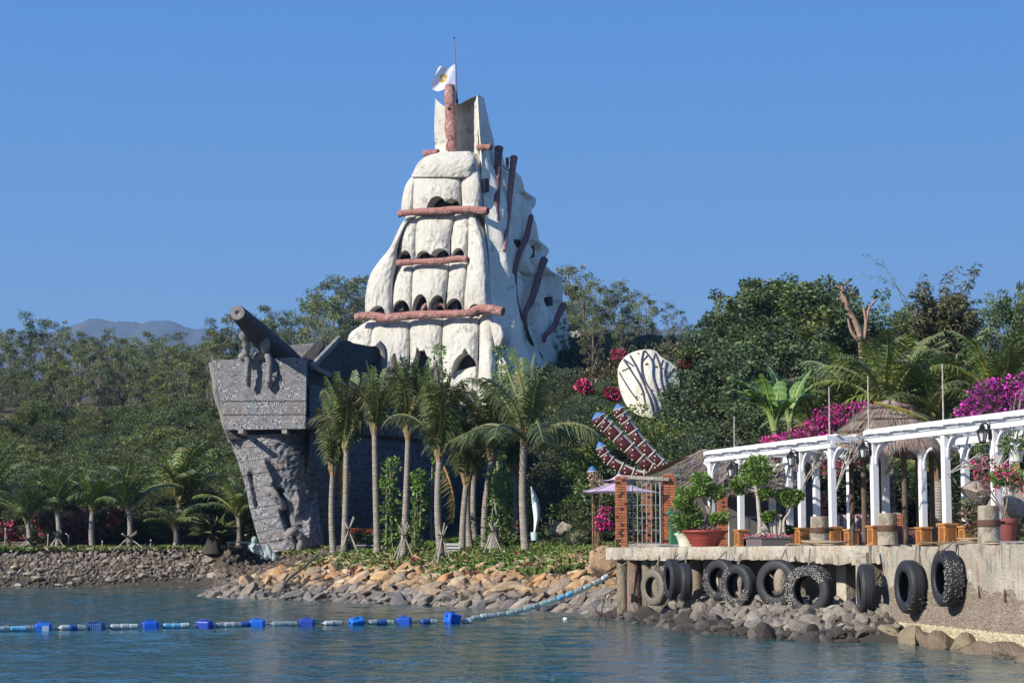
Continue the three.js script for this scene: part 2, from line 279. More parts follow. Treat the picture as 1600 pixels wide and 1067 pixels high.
const ROCKS = [...Array(9).keys()].map((i) => rockGeo(300 + i, .62 + .05 * (i % 5))), ROCKS1 = [...Array(6).keys()].map((i) => rockGeo(350 + i, .68, 1)), PEBBLES = [...Array(5).keys()].map((i) => rockGeo(400 + i, .75, 0));
const tintRock = (c) => { const m = M.rock.clone(); m.color = C(...c); return m; };
const TAN = [[.60, .38, .19], [.66, .43, .22], [.50, .32, .17], [.60, .32, .14], [.64, .49, .32], [.45, .32, .215]].map(tintRock), GREY = [[.28, .245, .21], [.235, .21, .19], [.32, .275, .23], [.21, .195, .19], [.34, .28, .215]].map(tintRock);
const MIDR = [[.48, .345, .22], [.40, .30, .21], [.52, .36, .215]].map(tintRock), CRUST = [[.42, .365, .29], [.34, .29, .235], [.50, .45, .37], [.17, .15, .13]].map(tintRock);
{ // the boulder bank round the palm spit
  const R = rng(41), bank = new THREE.Group(); bank.name = 'boulder_bank'; bank.userData = { kind: 'structure', label: 'bank of tan and grey boulders below the palms' }; scene.add(bank);
  const path = [V(-14.2, 0, -93), V(-13.1, 0, -84), V(-12.2, 0, -79), V(-11.2, 0, -77.2), V(-9.3, 0, -75), V(-7.3, 0, -72.5), V(-5.2, 0, -69.2), V(-3.2, 0, -66), V(-1.5, 0, -64), V(0, 0, -62), V(1.2, 0, -59.9), V(2.2, 0, -57.5), V(2.75, 0, -53.4)];
  const cv = new THREE.CatmullRomCurve3(path), L = cv.getLength(), spots = [];
  for (let k = 0; k < 60000 && spots.length < 3200; k++) {
    const u = R(), t = R(), p = cv.getPointAt(u), tan = cv.getTangentAt(u), n = V(-tan.z, 0, tan.x); if (n.z > 0) n.negate();
    const s = -.5 + (p.x < -8 ? 8.8 : 6.6) * t; if (coast(p.x + n.x * s, p.z + n.z * s) > (p.x < -8 ? 8.5 : 5.9)) continue;
    const big = spots.length < 420, r = big ? lerp(.42, .22, t) * (.55 + .85 * R() * R()) : spots.length < 1300 ? .13 + .13 * R() : .06 + .10 * R(); const x = p.x + n.x * s, z = p.z + n.z * s;
    let ok = true; for (const q of spots) if (Math.hypot(q.x - x, q.z - z) < (q.r + r) * (big ? .66 : .5)) { ok = false; break; }
    if (!ok) continue;
    spots.push({ x, z, r, t, y: height(x, z) });
  }
  const small = new MB(), order = spots.map((s, i) => i);
  spots.forEach((s, i) => {
    const up = s.y / 1.75 + (R() - .5) * .26, q = new THREE.Quaternion().setFromEuler(new THREE.Euler(.35 * (R() - .5), R() * 6.28, .50 + .5 * (R() - .5)));
    const sc = V(s.r * (1.15 + .5 * R()), s.r * (.75 + .3 * R()), s.r * (.9 + .3 * R())), pal = up < .22 ? GREY : up < .36 ? MIDR : TAN;
    if (i < 300) { const m = part(numbered('rock'), ROCKS[(R() * 9) | 0], pal[(R() * pal.length) | 0], bank); m.position.set(s.x, s.y + s.r * .12, s.z); m.quaternion.setFromEuler(new THREE.Euler(.4 * (R() - .5), (R() - .5) * 1.1, .46 + .6 * (R() - .5))); m.scale.copy(sc); }
    else { const c = pal[(R() * pal.length) | 0].color, k = .8 + .4 * R(); small.add(i < 1300 ? ROCKS1[(R() * 6) | 0] : PEBBLES[(R() * 5) | 0], new THREE.Matrix4().compose(V(s.x, s.y + s.r * .15, s.z), q, sc), [c.r * k, c.g * k, c.b * k]); }
  });
  stuff(small.mesh('rubble', M.rock, bank), 'smaller stones between the boulders');
}
{ // the stone-pitched sea wall of the far shore
  const R = rng(43), g = new THREE.Group(); g.name = 'stone_embankment'; g.userData = { kind: 'structure', label: 'low sea wall of small brown stones along the far shore' }; scene.add(g);
  const b = new MB();
  for (let k = 0; k < 5200; k++) {
    const x = lerp(-34, -14.6, R()), s = -.45 + 2.3 * R(), z0 = x < -16.2 ? lerp(-102.6, -101.6, (x + 34) / 18) : -101.5 + (x + 16.2) * 2.4, z = z0 - s, y = height(x, z), r = .055 + .12 * R() * R() + (R() < .03 ? .08 : 0);
    const c = mix3([.22, .165, .13], [.38, .33, .28], R()), w = y < .45 ? .5 : 1, k2 = .75 + .5 * R();
    b.add(PEBBLES[(R() * 5) | 0], new THREE.Matrix4().compose(V(x, y + r * .3, z), new THREE.Quaternion().setFromEuler(new THREE.Euler(R(), R() * 6, R())), V(r * 1.3, r * .9, r)), c.map((q) => q * w * k2));
  }
  for (let k = 0; k < 5200; k++) { const x = lerp(-15.6, -8.6, R()), z = -lerp(79, 116, R()), y = height(x, z), r = .09 + .2 * R() * R(); if (y < -.1 || y > 2.3 || coast(x, z) > 13) continue; const q = mix3([.13, .10, .075], [.26, .205, .165], R()); b.add(PEBBLES[(R() * 5) | 0], new THREE.Matrix4().compose(V(x, y + r * .2, z), new THREE.Quaternion().setFromEuler(new THREE.Euler(R(), R() * 6, R())), V(r * 1.3, r * .8, r)), q); }
  stuff(b.mesh('stone', M.rock, g), 'small brown stones of the sea wall');
  for (let k = 0; k < 26; k++) { const x = lerp(-26.6, -15.2, R()), z = (x < -16.2 ? -101.7 : -101.5 + (x + 16.2) * 2.4) - .1 - 1.2 * R(), r = .2 + .12 * R(); const m = part(numbered('rock'), ROCKS[k % 9], CRUST[k % 3], g); m.position.set(x, height(x, z) + .05, z); m.scale.set(r * 1.4, r * .8, r); m.rotation.y = R() * 6; }
}

// ---------------------------------------------------------------- plants
class Leaves { // many small leaf faces in one mesh
  constructor(seed) { this.R = rng(seed); this.p = []; this.n = []; this.u = []; this.c = []; this.i = []; }
  leaf(x, y, z, s, w, col, dir) { // a leaf of two faces folded along its middle
    const R = this.R, a = dir || V(R() - .5, R() - .5, R() - .5).normalize(), o = V(R() - .5, R() - .5, R() - .5).normalize(), b = a.clone().cross(o).normalize(), n = b.clone().cross(a), k = this.p.length / 3;
    const A = [x, y, z], q = (t, e, f) => this.p.push(A[0] + a.x * s * t + b.x * w * e + n.x * f, A[1] + a.y * s * t + b.y * w * e + n.y * f, A[2] + a.z * s * t + b.z * w * e + n.z * f);
    q(0, 0, 0); q(.5, .5, .12 * s); q(1, 0, 0); q(.5, -.5, .12 * s);
    for (let j = 0; j < 4; j++) { this.n.push(n.x, n.y, n.z); this.u.push(0, 0); this.c.push(...col); }
    this.i.push(k, k + 1, k + 2, k, k + 2, k + 3);
  }
  clump(c, r, n, s, pal, flat = .8, w = .5, shellness = .5, droop) {
    const R = this.R, tone = .58 + .74 * R();
    for (let k = 0; k < n; k++) {
      const d = V(R() - .5, R() - .5, R() - .5).normalize(), q = Math.pow(R(), shellness), t = mix3(pal[0], pal[1], R()), g = (.8 + .4 * R()) * tone;
      const ss = s * (.7 + .6 * R()), dir = droop ? V(d.x + (R() - .5), -droop + (R() - .5), d.z + (R() - .5)).normalize() : V(d.x + 1.3 * (R() - .5), d.y * .6 + 1.2 * (R() - .5), d.z + 1.3 * (R() - .5)).normalize();
      this.leaf(c.x + d.x * r * q, c.y + d.y * r * q * flat, c.z + d.z * r * q, ss, ss * w, t.map((x) => x * g), dir);
    }
    return this;
  }
  geo() { const g = new THREE.BufferGeometry(); g.setAttribute('position', new THREE.Float32BufferAttribute(this.p, 3)); g.setAttribute('normal', new THREE.Float32BufferAttribute(this.n, 3)); g.setAttribute('uv', new THREE.Float32BufferAttribute(this.u, 2)); g.setAttribute('color', new THREE.Float32BufferAttribute(this.c, 3)); g.setIndex(this.i); return g; }
}
const PAL = { gum: [[.08, .115, .045], [.155, .195, .08]], bright: [[.055, .095, .018], [.13, .17, .038]], dense: [[.04, .065, .022], [.09, .12, .045]], glossy: [[.06, .10, .03], [.14, .19, .07]], olive: [[.05, .065, .02], [.10, .105, .04]], fresh: [[.09, .165, .022], [.18, .28, .055]], brown: [[.10, .065, .03], [.15, .09, .05]], red: [[.13, .02, .018], [.24, .04, .03]], pink: [[.42, .015, .16], [.62, .03, .30]], purple: [[.30, .015, .20], [.50, .035, .36]], redpink: [[.38, .02, .09], [.55, .06, .16]], hedge: [[.045, .08, .024], [.10, .14, .045]] };
// a tree: tapered trunk, limbs, and clumps of leaves at their ends
function treeGeo(seed, { h = 12, r = 3.2, clumps = 16, leaves = 170, leaf = .34, pal = PAL.gum, trunkR = .16, low = .35, flat = .75, size = .34, w = .42, shell = .55, droop = 0, lean = .5 }) {
  const R = rng(seed), L = new Leaves(seed + 5), b = new MB(), bark = [.26, .225, .185];
  const top = V((R() - .5) * lean * 2, h * .86, (R() - .5) * lean * 2), tr = curve([V(0, -.6, 0), V((R() - .5) * lean, h * .35, (R() - .5) * lean), top], 8);
  b.tube(tr, (t) => trunkR * (1.15 - .9 * t), 7, bark);
  for (let k = 0; k < clumps; k++) {
    const f = low + (1 - low) * (k + .5) / clumps, env = Math.pow(Math.sin(Math.PI * clamp(.16 + .80 * (f - low) / (1 - low))), .7), a = k * 2.4 + R(), d = r * env * (.25 + .8 * Math.sqrt(R()));
    const base = tr[Math.min(8, Math.floor(clamp(f - .18) * 8))], e = V(base.x + Math.cos(a) * d, h * f + (R() - .4) * h * .07, base.z + Math.sin(a) * d), mid = base.clone().lerp(e, .55).add(V(0, .12 * d, 0));
    b.tube(curve([base, mid, e], 4), (t) => trunkR * .42 * (1 - .8 * t), 5, bark, false);
    const cr = r * size * (.7 + .6 * R());
    L.clump(e, cr, Math.round(leaves * (.6 + .8 * R())), leaf, pal, flat, w, shell, droop);
    const k2 = 2 + (R() * 3 | 0); for (let q = 0; q < k2; q++) L.clump(e.clone().add(V((R() - .5) * 2.4 * cr, (R() - .2) * 1.3 * cr, (R() - .5) * 2.4 * cr)), cr * (.3 + .3 * R()), leaves * .24 | 0, leaf, pal, flat, w, shell, droop);
  }
  return { crown: L.geo(), trunk: b.geo() };
}
function plant(name, label, category, g, pos, turn, scale, group, crownMat = M.leaf) { const t = thing(name, label, category, pos, turn, group); t.scale.set(...(Array.isArray(scale) ? scale : [scale, scale, scale])); if (g.trunk) part('trunk', g.trunk, M.bark, t); part(g.part || 'crown', g.crown, crownMat, t); if (g.bloom) part('blossoms', g.bloom, M.leafSolid, t); return t; }
const leafTint = (r, g, b) => { const m = M.leaf.clone(); m.color = C(r * 1.3, g * 1.3, b * 1.3); return m; };
const TINTS = [M.leaf, leafTint(1.25, 1.12, .8), leafTint(.68, .74, .85), leafTint(1.1, .9, .75)];
const GUM = [0, 1, 2, 3].map((i) => treeGeo(500 + i, { h: 12, r: 2.7, clumps: 22, leaves: 175, leaf: .25, size: .30, low: .14, w: .38, flat: .95, droop: .5, shell: .6 }));
const LOOSE = [0, 1].map((i) => treeGeo(520 + i, { h: 12, r: 2.6, clumps: 18, leaves: 75, leaf: .27, size: .24, low: .36, w: .36, flat: 1.1, droop: .6, trunkR: .13, shell: .7 }));
const BUSH = [0, 1, 2].map((i) => treeGeo(540 + i, { h: 4.4, r: 2.7, clumps: 24, leaves: 420, leaf: .155, size: .33, low: .12, flat: .55, pal: PAL.bright, shell: .4, trunkR: .10 }));
const DBUSH = [0, 1].map((i) => treeGeo(550 + i, { h: 4.2, r: 2.6, clumps: 24, leaves: 400, leaf: .155, size: .33, low: .10, flat: .65, pal: PAL.dense, shell: .4, trunkR: .10 }));
const BIG = [0, 1, 2].map((i) => treeGeo(560 + i, { h: 11, r: 4.6, clumps: 46, leaves: 470, leaf: .205, size: .22, low: .12, flat: .7, pal: PAL.glossy, shell: .42, trunkR: .3, w: .55 }));
const SKY_TREE = 'loose grey green tree on the wooded skyline', SKY_GROUP = 'loose trees along the wooded skyline';
{ // the wooded hill behind the far shore
  const R = rng(61); let n = 0;
  const zone = (px) => px < 62 ? 'above the short bushy palm' : px < 118 ? 'above the palm with crossed stakes' : px < 172 ? 'above the dark dense palm' : px < 240 ? 'above the spreading palm' : px < 330 ? 'above the small low palm' : px < 440 ? 'behind the carved bow' : 'between the bow and the white tower';
  const gum = (px, topY, d, k = 0, label = SKY_TREE + ' ' + zone(px), grp = SKY_GROUP) => { const x = X(px, d), y = height(x, -d), top = P(px, topY, d).y, s = (top - y) / 12.3; plant('hill_tree', label ?? 'grey green slope tree, below the skyline, ' + zone(px), 'tree', (k ? LOOSE : GUM)[n % (k ? 2 : 4)], V(x, y, -d), R() * 6.28, [s * (.95 + .25 * R()), s, s * (.95 + .25 * R())], grp, TINTS[n++ % 4]); };
  const sky = [[-20, 505], [8, 512], [40, 490], [66, 496], [92, 510], [118, 518], [146, 515], [172, 522], [196, 526], [222, 518], [246, 534], [268, 516], [292, 536], [312, 536], [334, 500], [352, 488], [372, 508], [408, 478], [432, 488], [456, 492], [478, 462], [500, 440], [522, 434], [546, 430], [566, 432]];
  for (const [px, y] of sky) gum(px + 4 * R(), y + 4, 158 + 22 * R());
  for (let k = 0; k < 84; k++) gum(lerp(-160, 560, (k + R()) / 84), lerp(516, 612, R()), 136 + 22 * R(), 0, null, 'trees on the wooded slope');
  const rt = [[872, 424, 1], [893, 416, 0], [914, 428, 1], [935, 440, 1], [957, 446, 0], [976, 440, 1], [998, 452, 1], [1014, 462, 1], [1052, 472, 1], [880, 470, 0], [920, 480, 1], [960, 490, 1], [1000, 492, 1], [905, 452, 0], [1080, 505, 1]];
  [[884, 498], [902, 506], [926, 500], [948, 512], [972, 508], [996, 514], [1022, 506], [1046, 512], [1068, 520]].forEach(([px, y]) => gum(px, y, 122 + 10 * R(), 1, 'small pale stemmed tree at the brow of the slope behind the shell sculpture', 'small trees at the brow of the slope'));
  for (const [px, y, k] of rt) gum(px, y, 158 + 14 * R(), k, 'thin pale stemmed tree standing against the sky behind the shell sculpture', 'thin trees on the ridge behind the shell sculpture');
  const bush = (px, topY, d, kind, label, grp) => { for (let e = d; e < 175; e += 2) { d = e; if (P(px, topY, e).y - height(X(px, e), -e) < 4.2) break; } const x = X(px, d), y = height(x, -d), top = P(px, topY, d).y, s = clamp((top - y) / 5.2, .55, 1.2); plant('hill_bush', label, 'bush', (kind ? DBUSH : BUSH)[n % (kind ? 2 : 3)], V(x, y, -d), R() * 6.28, [s * (1 + .3 * R()), s, s * (1 + .3 * R())], grp, TINTS[n++ % 4]); };
  for (let k = 0; k < 165; k++) { const v = R(), px = lerp(-120, 420, R()), dome = 50 * Math.exp(-(((px - 260) / 100) ** 2)); bush(px, lerp(656 - dome, 742, v), lerp(137, 112, v), R() < .45 ? 1 : 0, 'rounded bush in the ' + (v < .33 ? 'upper' : v < .67 ? 'middle' : 'lower') + ' thicket ' + zone(px), 'bushes in the thicket on the wooded slope'); }
  for (let k = 0; k < 16; k++) bush(lerp(-20, 400, (k + .5) / 16), lerp(748, 775, R()), 109 + 2 * R(), 1, 'dark hedge bush at the foot of the slope ' + zone(lerp(-20, 400, (k + .5) / 16)).replace('above', 'behind'), 'dark bushes behind the shore palms');
}
{ // planted slope beside the tower, down to the huts
  const L = new Leaves(71); L.clump(V(0, .25, 0), .8, 120, .22, [[.8, .8, .8], [1.1, 1.1, 1.1]], .5, .42, .5);
  const g = L.geo(), R = rng(72), spots = [];
  for (let k = 0; k < 30000 && spots.length < 5200; k++) { const d = lerp(70, 165, R()), px = lerp(770, 1130, R()), x = X(px, d); if (x < lerp(1.5, -2, sstep(70, 100, d)) || coast(x, -d) < 9) continue; spots.push([x, height(x, -d), -d, R()]); }
  const im = new THREE.InstancedMesh(g, M.leaf, spots.length), o = new THREE.Object3D(), cs = [[.075, .095, .025], [.05, .085, .02], [.10, .075, .04], [.12, .11, .035], [.13, .05, .045], [.04, .06, .02]];
  spots.forEach((s, i) => { o.position.set(s[0], s[1], s[2]); o.rotation.set(.3 * (R() - .5), R() * 6.28, .3 * (R() - .5)); o.scale.setScalar(.7 + .8 * R()); o.updateMatrix(); im.setMatrixAt(i, o.matrix); const k = fbm(s[0] * .25, s[2] * .12, 3, 3) * 1.6 + .5 + .5 * (R() - .5), c = cs[clamp(Math.floor(k * 6), 0, 5)], q = .75 + .5 * R(); im.setColorAt(i, C(c[0] * q, c[1] * q, c[2] * q)); });
  im.name = 'ground_cover'; scene.add(im); stuff(im, 'low mixed ground cover on the slope beside the white tower');
}
{ // grass and creeping ground cover on the spit and the far shore
  const L = new Leaves(81), R = rng(82);
  for (let k = 0; k < 34; k++) { const a = R() * 6.28, r = .26 * Math.sqrt(R()), t = V(Math.cos(a * 3) * (.3 + R()), .5, Math.sin(a * 3) * (.3 + R())).normalize(); L.leaf(Math.cos(a) * r, -.02, Math.sin(a) * r, .11 + .12 * R(), .075, [1, 1, 1].map(() => .85 + .3 * R()), t); }
  const g = L.geo(), spots = [];
  for (let k = 0; k < 140000 && spots.length < 17000; k++) { const x = lerp(-11, 4.5, R()), z = -lerp(56, 84, R()), s = coast(x, z), e = 5.0 + .9 * noise(x * .8, z * .8) + (R() < .1 ? -1.2 : 0); if (s < e || s > 16) continue; spots.push([x, height(x, z), z, 0]); }
  for (let k = 0; k < 900; k++) { const x = lerp(-15.8, -9.5, R()), z = -lerp(103, 114, R()); if (coast(x, z) > 6) spots.push([x, height(x, z), z, 1]); }
  for (let k = 0; k < 2600; k++) { const x = lerp(-36, -15.8, R()), z = -103.6 - 3.2 * R(); spots.push([x, height(x, z), z, 1]); }
  const im = new THREE.InstancedMesh(g, M.leafSolid, spots.length), o = new THREE.Object3D();
  spots.forEach((s, i) => { o.position.set(s[0], s[1], s[2]); o.rotation.set(0, R() * 6.28, 0); o.scale.setScalar((1 + .8 * R()) * (s[3] ? 1.15 : 1)); o.updateMatrix(); im.setMatrixAt(i, o.matrix); const n = fbm(s[0] * .5, s[2] * .5, 7, 3), c = mix3([.07, .125, .022], [.16, .18, .06], clamp(.5 + 1.2 * n)); im.setColorAt(i, C(...(R() < .05 ? [.12, .03, .02] : c))); });
  im.name = 'grass'; scene.add(im); stuff(im, 'green creeping grass along the top of the stone banks');
}
// palms -------------------------------------------------
function frond(seed, len, e0, droop, leaflet = .62, tone = [.075, .095, .028], hang = .55) {
  const R = rng(seed), b = new MB(), L = new Leaves(seed), N = 32, pts = [], pos = []; let x = 0, y = 0;
  for (let i = 0; i <= 14; i++) { const t = i / 14, a = e0 - droop * Math.pow(t, 1.7); pts.push(V(x, y, .05 * Math.sin(t * 5 + seed))); x += Math.cos(a) * len / 14; y += Math.sin(a) * len / 14; }
  b.tube(pts, (t) => .035 * (1.15 - t), 4, [.17, .165, .045], false);
  const c = new THREE.CatmullRomCurve3(pts), idx = [], uv = [], col = [];
  for (let i = 0; i < N; i++) for (const s of [-1, 1]) {
    const t = .10 + .9 * (i + R() * .6) / N, p = c.getPoint(Math.min(t, 1)), tn = c.getTangent(Math.min(t, 1)), l = leaflet * Math.pow(Math.sin(Math.PI * (.14 + .80 * t)), .7) * (.85 + .3 * R());
    const d = tn.clone().multiplyScalar(.55).add(V(0, .12, s * (.9 + .2 * R()))).normalize(), wv = tn.clone().multiplyScalar(.0085 + .004 * R()), q = (.75 + .5 * R()), dry = R() < .05;
    const m = p.clone().addScaledVector(d, l * .5).add(V(0, -hang * (.08 + .2 * R()) * l, 0)), e = p.clone().addScaledVector(d, l).add(V(.1 * l * (R() - .5), -hang * l * (.45 + .95 * R()), 0)), k = pos.length / 3;
    for (const w of [p.clone().sub(wv), p.clone().add(wv), m.clone().sub(wv), m.clone().add(wv), e]) { pos.push(w.x, w.y, w.z); uv.push(0, 0); col.push(...(dry ? [.2, .15, .08] : tone).map((v) => v * q)); }
    idx.push(k, k + 1, k + 2, k + 1, k + 3, k + 2, k + 2, k + 3, k + 4);
  }
  const g = raw(pos, uv, idx); g.setAttribute('color', new THREE.Float32BufferAttribute(col, 3)); b.add(g); return b.geo();
}
// [rise at the stem, droop along the frond]; the shore palms carry their fronds tied up against the wind
const FR = [[1.54, .30], [1.43, .50], [1.30, .75], [1.16, 1.05], [1.42, 1.2], [1.15, 2.0], [.55, 2.0], [.35, 1.2]].map(([e, d], i) => [0, 1].map((k) => frond(600 + i * 2 + k, 1, e, d, .30, [[.088, .125, .04], [.10, .138, .044], [.08, .112, .036], [.115, .145, .05], [.07, .08, .03], [.062, .078, .025], [.08, .105, .03], [.085, .11, .03]][i], .7)));
const FL = [[1.35, 1.0], [1.1, 1.25], [.85, 1.35], [.55, 1.2]].map(([e, d], i) => [0, 1].map((k) => frond(640 + i * 2 + k, 1, e, d, .24, [.125, .175, .045], .55)));
const FROND_MATS = [M.leaf, leafTint(1.15, 1.15, .85), leafTint(.85, .92, 1)];
function palmTrunk(seed, base, top, r0, r1) {
  const R = rng(seed), b = new MB(), len = base.distanceTo(top), n = Math.max(8, Math.round(len / .085)) * 2, bend = V((R() - .5) * .25, 0, (R() - .5) * .25), pts = [], cols = [];
  for (let i = 0; i <= n; i++) { const t = i / n; pts.push(base.clone().lerp(top, t).addScaledVector(bend, Math.sin(Math.PI * t))); }
  const wob = pts.map(() => R());
  b.tube(pts, (t) => { const i = Math.round(t * n); return (r1 + (r0 - r1) * Math.pow(1 - t, 1.4) + r0 * .32 * Math.pow(1 - t, 14)) * (i % 2 ? 1.035 : .95) * (.98 + .04 * wob[i]); }, 10, [.30, .255, .205]);
  const g = b.geo(), p = g.attributes.position, c = g.attributes.color; for (let i = 0; i < (n + 1) * 11; i++) { const row = Math.floor(i / 11), k = (row % 2 ? 1.1 : .42) * (.85 + .3 * wob[row]); c.setXYZ(i, .45 * k, .395 * k, .335 * k); } return g;
}
function palm(name, label, { px, by, d, tx, ty, r0 = .15, r1 = .115, n = 15, len = 2.7, set = FR, pick, spread = 1, group, seed, dead = 0 }) {
  const x = X(px, d), gy = height(x, -d), base = V(x, Math.min(gy, P(px, by, d).y) - .08, -d), top = P(tx ?? px, ty, d), R = rng(seed), t = thing(name, label, 'palm tree', base, 0, group);
  top.sub(base); part('trunk', palmTrunk(seed, V(0, 0, 0), top, r0, r1), M.bark, t);
  const sh = new MB(); for (let k = 0; k < 9; k++) { const a = R() * 6.28, q = V(Math.cos(a), 0, Math.sin(a)); sh.tube([top.clone().addScaledVector(q, r1 * .6).add(V(0, -.25, 0)), top.clone().addScaledVector(q, r1 * 1.25).add(V(0, .05, 0)), top.clone().addScaledVector(q, r1 * (1.4 + R())).add(V(0, .38 + .3 * R(), 0))], [.05, .055, .02], 5, [.25 + .1 * R(), .19, .11], false); }
  sh.mesh('leaf_sheath', M.bark, t);
  const kinds = pick || [0, 0, 0, 1, 1, 2, 2, 4, 5];
  if (set === FR) n = Math.round(n * 1.0), r0 *= 1.2, r1 *= 1.22; for (let k = 0; k < n; k++) { const i = kinds[(k * 7 + (R() * 3 | 0)) % kinds.length], m = part('frond', set[i][k % 2], FROND_MATS[(R() * 3) | 0], t); m.position.copy(top); m.rotation.set(0, k * 2.399 + .6 * R(), 0); m.scale.set(len * spread * (.85 + .3 * R()), len * (.9 + .2 * R()), len * (set === FR ? .78 : .95) * (.9 + .2 * R())); }
  for (let k = 0; k < dead; k++) { const m = part('dry_frond', FR[7][k % 2], DRY, t); m.position.copy(top).add(V(0, -.2, 0)); m.rotation.set(0, R() * 6, -1.3); m.scale.set(len * .8, len * .6, len * .35); }
  return t;
}
const DRY = leafTint(1.7, 1.1, 1.0);
const stakes = (label, px, by, d, crossY, w, seed, group = 'stake sets propping the palms') => { // poles lashed together round a palm
  const base = V(X(px, d), height(X(px, d), -d), -d), cr = base.clone().add(V(0, (by - crossY) * d / FOCAL, 0)), R = rng(seed), t = thing('palm_stakes', label, 'stakes', base, 0, group), up = cr.y - base.y;
  for (let k = 0; k < 4; k++) { const a = .5 + k * 1.57 + .3 * (R() - .5), q = V(Math.cos(a) * w, 0, Math.sin(a) * w), e = q.clone().multiplyScalar(-.42).add(V(0, up * 1.42, 0)).add(V(0, .2 * (R() - .5), 0)); new MB().tube([q.clone().add(V(0, -.1, 0)), q.clone().lerp(e, .5), e], .026 + .012 * R(), 6, [.40, .36, .30]).mesh('pole', M.bark, t); }
  new MB().tube([0, 1, 2, 3, 4, 5, 6, 7, 8].map((i) => V(Math.cos(i * .785) * .17, up + .015 * i, Math.sin(i * .785) * .17)), .022, 5, [.10, .09, .08]).mesh('lashing', M.rope, t);
};
const G1 = 'coconut palms on the stony spit';
[['slender coconut palm closest to the carved bow', { px: 522, by: 840, tx: 520, ty: 735, d: 83, n: 13, len: 2.9 }],
 ['coconut palm with low drooping crown, second from the carved bow', { px: 537, by: 840, tx: 541, ty: 700, d: 81.5, n: 17, len: 3.1, dead: 1 }],
 ['straight coconut palm with yellow leaf stalks beside the flowering hedge', { px: 590, by: 840, tx: 585, ty: 672, d: 79, n: 13, len: 2.7, pick: [0, 0, 1, 1, 2, 4, 4, 3] }],
 ['tall coconut palm with staked foot next to the leafy green columns', { px: 630, by: 843, tx: 638, ty: 678, d: 77, n: 16, len: 3.1 }],
 ['coconut palm with tightly tied stakes at its foot and a hanging crown', { px: 691, by: 848, tx: 687, ty: 712, d: 74, n: 17, len: 3.2, r0: .155, r1: .125, dead: 1 }],
 ['coconut palm, nearer of the leaning pair behind the white crate', { px: 722, by: 843, tx: 729, ty: 752, d: 77, n: 14, len: 2.8 }],
 ['coconut palm touching its twin behind the white crate', { px: 735, by: 843, tx: 731, ty: 745, d: 77.7, n: 12, len: 2.8 }],
 ['thin coconut palm in the shade behind the leaning pair', { px: 743, by: 840, tx: 741, ty: 742, d: 81, n: 11, len: 2.6 }],
 ['coconut palm with a curved trunk behind the climber covered stump', { px: 757, by: 842, tx: 769, ty: 715, d: 76.5, n: 16, len: 3.0, pick: [0, 1, 2, 3, 3, 5, 6] }],
 ['coconut palm with a hanging brown dead frond near the white sail shaped sculpture', { px: 807, by: 836, tx: 804, ty: 735, d: 80, n: 11, len: 2.6, dead: 3 }],
 ['thick coconut palm with long arching fronds beside the white sail shaped sculpture', { px: 822, by: 848, tx: 819, ty: 686, d: 71.5, n: 18, len: 3.2, r0: .16, r1: .14, pick: [0, 0, 1, 1, 2, 3, 3, 6, 7, 7] }],
].forEach(([l, o], i) => palm('coconut_palm', l, { ...o, seed: 700 + i, group: G1 }));
stakes('pale stakes leaning on the second palm from the carved bow', 545, 842, 81, 800, .62, 1);
stakes('pale stakes crossed in an X beside the leafy green columns', 631, 848, 76.5, 806, .62, 2);
stakes('pale stakes tightly lashed round the palm left of the leaning pair', 691, 851, 73.6, 806, .52, 3);
stakes('grey stakes around the climber covered stump', 771, 850, 73, 812, .5, 4);
const G2 = 'small palms along the far shore';
[['palm at the edge of the far shore showing only one arching frond', { px: -12, by: 848, ty: 775, len: 3.2, n: 12 }],
 ['short bushy palm on the far shore with its stake leaning aside', { px: 41, by: 850, ty: 812, len: 2.7 }],
 ['palm with a pale trunk and crossed stakes on the far shore', { px: 88, by: 852, ty: 796, len: 2.6 }],
 ['dark dense palm without stakes on the far shore', { px: 144, by: 850, ty: 796, len: 2.6, n: 20 }],
 ['spreading palm over two crossed poles on the far shore', { px: 200, by: 850, ty: 793, len: 3.1, pick: [0, 1, 2, 2, 3] }],
 ['small low palm with a pale stem in front of the big dark palm', { px: 272, by: 850, ty: 822, len: 1.9, pick: [1, 2, 3, 3] }],
 ['big dark ragged palm rising behind the small low palm', { px: 280, by: 846, ty: 782, len: 3.7, n: 20, d: 108 }],
 ['bright palm close to the ship’s carved stem', { px: 372, by: 850, ty: 806, len: 2.8, d: 106, pick: [0, 0, 1, 1, 2, 3] }],
].forEach(([l, o], i) => palm('shore_palm', l, { d: 104.5, set: FL, r0: .17, r1: .13, n: 16, pick: [0, 0, 1, 1, 2, 3], ...o, seed: 730 + i, group: G2 }));
stakes('crossed grey stakes under the pale trunked shore palm', 88, 858, 104, 838, .7, 11);
stakes('two long crossed poles under the spreading shore palm', 201, 856, 104, 836, 1.25, 12);
stakes('thin stake beside the short bushy shore palm', 40, 852, 104.2, 836, .6, 13);

// ---------------------------------------------------------------- the ship-shaped building: carved bow, dark hull, white sails stacked as a tower
const ship = thing('ship_building', 'huge building shaped as a sailing ship, white plaster sails over a dark carved hull', 'building', P(640, 845, 112));
const inShip = (m) => { m.position.sub(ship.position); return m; };           // parts are built where they stand and hung under the ship
const sp = (b, name, material, parent = ship, label) => { const m = b.mesh(name, material, parent); if (parent === ship) inShip(m); if (label) m.userData.label = label; return m; };
const DT = (px, py) => 123.5 - (px - 570) * .0195 + (490 - py) * .010;          // depth of the sail front
const uvT = (p) => [p.x, p.y];
